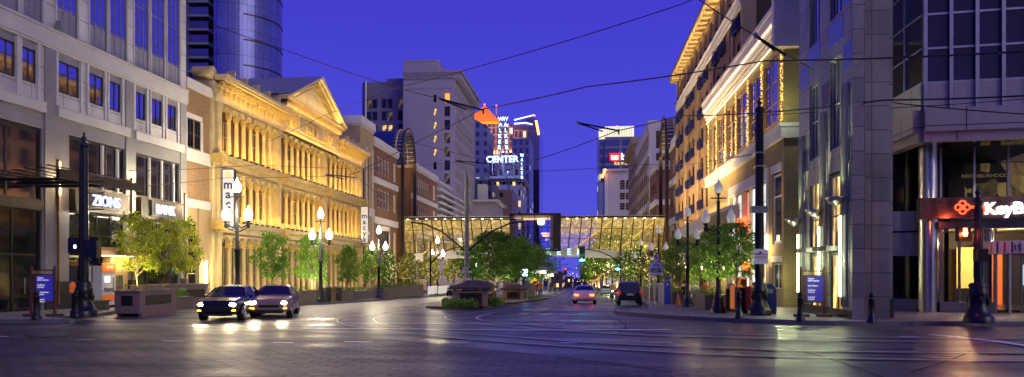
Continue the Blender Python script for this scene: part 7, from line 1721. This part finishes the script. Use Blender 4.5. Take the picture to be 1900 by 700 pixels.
# ================================================================ PEOPLE
def person(label,loc,rz,top,bottom,pose='stand',sc=1.0,hair='hair'):
    t=thing('person',label,'person',loc,rz); t.scale=(sc,)*3
    J={'pel':(0,0,.95),'wst':(0,0,1.08),'chs':(0,.0,1.30),'nck':(0,0,1.46),'hd0':(0,-.01,1.56),'hd1':(0,-.02,1.68)}
    if pose=='stand':
        LEG=lambda s_:[(.10*s_,0,.90),(.11*s_,-.02*s_,.50),(.11*s_,.02+.05*s_,.08),(.12*s_,-.14,.03)]; ARM=lambda s_:[(.19*s_,0,1.40),(.24*s_,.03,1.12),(.25*s_,-.06,.86)]
    elif pose=='walk':
        LEG=lambda s_:[(.10*s_,0,.90),(.11*s_,-.16*s_,.50),(.11*s_,-.20*s_+.08,.10),(.12*s_,-.34*s_,.04)]; ARM=lambda s_:[(.19*s_,0,1.40),(.24*s_,.12*s_,1.12),(.25*s_,.10*s_-.1,.88)]
    elif pose=='sit':
        J={k:(v[0],v[1],v[2]-.48) for k,v in J.items()}; LEG=lambda s_:[(.10*s_,-.05,.46),(.14*s_,-.45,.48),(.14*s_,-.48,.10),(.14*s_,-.62,.04)]; ARM=lambda s_:[(.19*s_,0,.92),(.24*s_,-.06,.66),(.18*s_,-.30,.58)]
    else:
        J={k:(v[0],v[1]-max(0,(v[2]-.95))*.5,v[2]) for k,v in J.items()}; LEG=lambda s_:[(.10*s_,0,.92),(.12*s_,-.25+.12*s_,.60),(.12*s_,-.05+.14*s_,.28),(.12*s_,-.20+.14*s_,.22)]; ARM=lambda s_:[(.19*s_,-.2,1.36),(.24*s_,-.42,1.20),(.22*s_,-.62,1.08)]
    v=[];e_=[];r=[]
    def ad(p,rad,par=None):
        v.append(p); r.append(rad); 
        if par is not None: e_.append((par,len(v)-1))
        return len(v)-1
    a=ad(J['pel'],(.15,.11)); b=ad(J['wst'],(.135,.10),a); c=ad(J['chs'],(.17,.12),b); n_=ad(J['nck'],(.06,.06),c); h0=ad(J['hd0'],(.085,.10),n_); ad(J['hd1'],(.08,.095),h0)
    for s_ in (-1,1):
        q=a
        for p_,rad in zip(LEG(s_),(.09,.065,.042,.04)): q=ad(p_,(rad,rad),q)
        q=c
        for p_,rad in zip(ARM(s_),(.06,.045,.034)): q=ad(p_,(rad,rad),q)
        hnd=Vector(ARM(s_)[-1]); d=(hnd-Vector(ARM(s_)[-2])).normalized(); q=ad(tuple(hnd+d*.08),(.036,.022),q)
    me=bpy.data.meshes.new('body'); me.from_pydata(v,e_,[]); o=link('body',me,t)
    md=o.modifiers.new('skin','SKIN'); 
    for i,rad in enumerate(r): me.skin_vertices[0].data[i].radius=rad
    me.skin_vertices[0].data[0].use_root=True; o.modifiers.new('sub','SUBSURF').levels=1; o.modifiers['sub'].render_levels=1
    # clothed by height: one body, three materials
    dg=bpy.context.evaluated_depsgraph_get(); m2=bpy.data.meshes.new_from_object(o.evaluated_get(dg)); o.modifiers.clear(); o.data=m2; m2.materials.clear()
    for x in (M['skin'],M[top],M[bottom],M['rubber']): m2.materials.append(x)
    zn_,zw=J['nck'][2],J['pel'][2]; hands=[Vector(ARM(s_)[-1]) for s_ in (-1,1)]; elb=[Vector(ARM(s_)[-2]) for s_ in (-1,1)]
    for f in m2.polygons:
        c_=f.center; f.use_smooth=True
        if c_.z>zn_-.02 or min((c_-h_).length for h_ in hands)<.14 or min((c_-h_).length for h_ in elb)<.09: f.material_index=0
        elif min((c_-Vector(LEG(s_)[-1])).length for s_ in (-1,1))<.16: f.material_index=3
        elif c_.z<zw+.03 or (pose=='sit' and c_.y<-.18 and c_.z<.60): f.material_index=2
        else: f.material_index=1
    hx,hy,hz=J['hd1']; mb=MB(); mb.lathe([(.085,-.05),(.105,.0),(.10,.06),(.06,.10),(.01,.115)],(hx,hy+.015,hz),10); mb.build('hair',M[hair],t)
    mb=MB(); mb.lathe([(.005,-.02),(.016,0),(.005,.03)],(hx,hy-.105,hz-.05),5); mb.build('nose',M['skin'],t)
    for s_ in (-1,1): mb=MB(); mb.lathe([(.002,-.01),(.011,0),(.002,.01)],(hx+.033*s_,hy-.092,hz-.02),6); mb.build('eye',M['blacktxt'],t)
    return t
def pers(px,py,label,top,bottom,pose='stand',rz=0,lift=.15,sc=1.0,hair='hair'):
    p=gp(px,py,lift); return person(label,(p.x,p.y,p.z),rz,top,bottom,pose,sc,hair)
pers(997,553.5,'person in a red shirt and grey shorts walking beside the grey cabinet','red_cloth','grey_cloth','walk',math.pi)
pers(1003.5,554,'person in an orange shirt and dark shorts walking next to the one in red','orange_cloth','ringblue','walk',math.pi)
pers(1029,547,'person in dark red standing at the tram platform','red_cloth','dark_cloth'); pers(1021,546,'person in dark clothes waiting at the tram platform','dark_cloth','dark_cloth')
pS=gp(1293,569,.15)
person('person in a white shirt and blue cap sitting behind the small planter',(pS.x+.3,pS.y+2.9,pS.z+.25),math.pi*.9,'white_cloth','dark_cloth','sit',1.05,'meterblue')
person('person in an orange shirt standing behind the seated group',(pS.x+1.0,pS.y+3.2,pS.z),math.pi*1.1,'orange_cloth','dark_cloth','stand',.92)
person('person in dark clothes sitting left of the one in the white shirt',(pS.x-.35,pS.y+3.0,pS.z+.2),math.pi*.8,'dark_cloth','dark_cloth','sit',1.05)
pers(754,548,'person in a white shirt standing behind the hedge under the string-lit tree','white_cloth','dark_cloth')
pers(766,548,'person in pale clothes at a table behind the hedge','white_cloth','tan_cloth','stand',1.2)
pers(677,550,'person in a red shirt under the farther store sign','red_cloth','dark_cloth'); pers(692,550,'person in a pale blue shirt under the farther store sign','white_cloth','grey_cloth')
pc_=gp(1136,560); t=thing('bicycle','bicycle with a lit front lamp ridden along the right kerb','bicycle',(pc_.x,pc_.y,gz(pc_.y)),math.radians(-90))
for x in (-.5,.5):
    mb=MB(); mb.tube([(x+.34*math.cos(j*.5236),0,.36+.34*math.sin(j*.5236)) for j in range(13)],.03,5); mb.build('wheel',M['rubber'],t)
mb=MB(); mb.tube([(-.5,0,.36),(-.15,0,.85),(.38,0,.85),(.0,0,.36),(-.5,0,.36)],.022,5); mb.tube([(.5,0,.36),(.36,0,1.05)],.022,5); mb.build('frame',M['red_cloth'],t); boxpart('front_lamp',M['warmlamp'],t,(.40,.5,-.06,.06,.92,1.04))
person('cyclist in a yellow shirt leaning over the handlebar near the parked four-by-four',(pc_.x,pc_.y+.15,gz(pc_.y)+.08),0,'yellow_cloth','grey_cloth','ride')
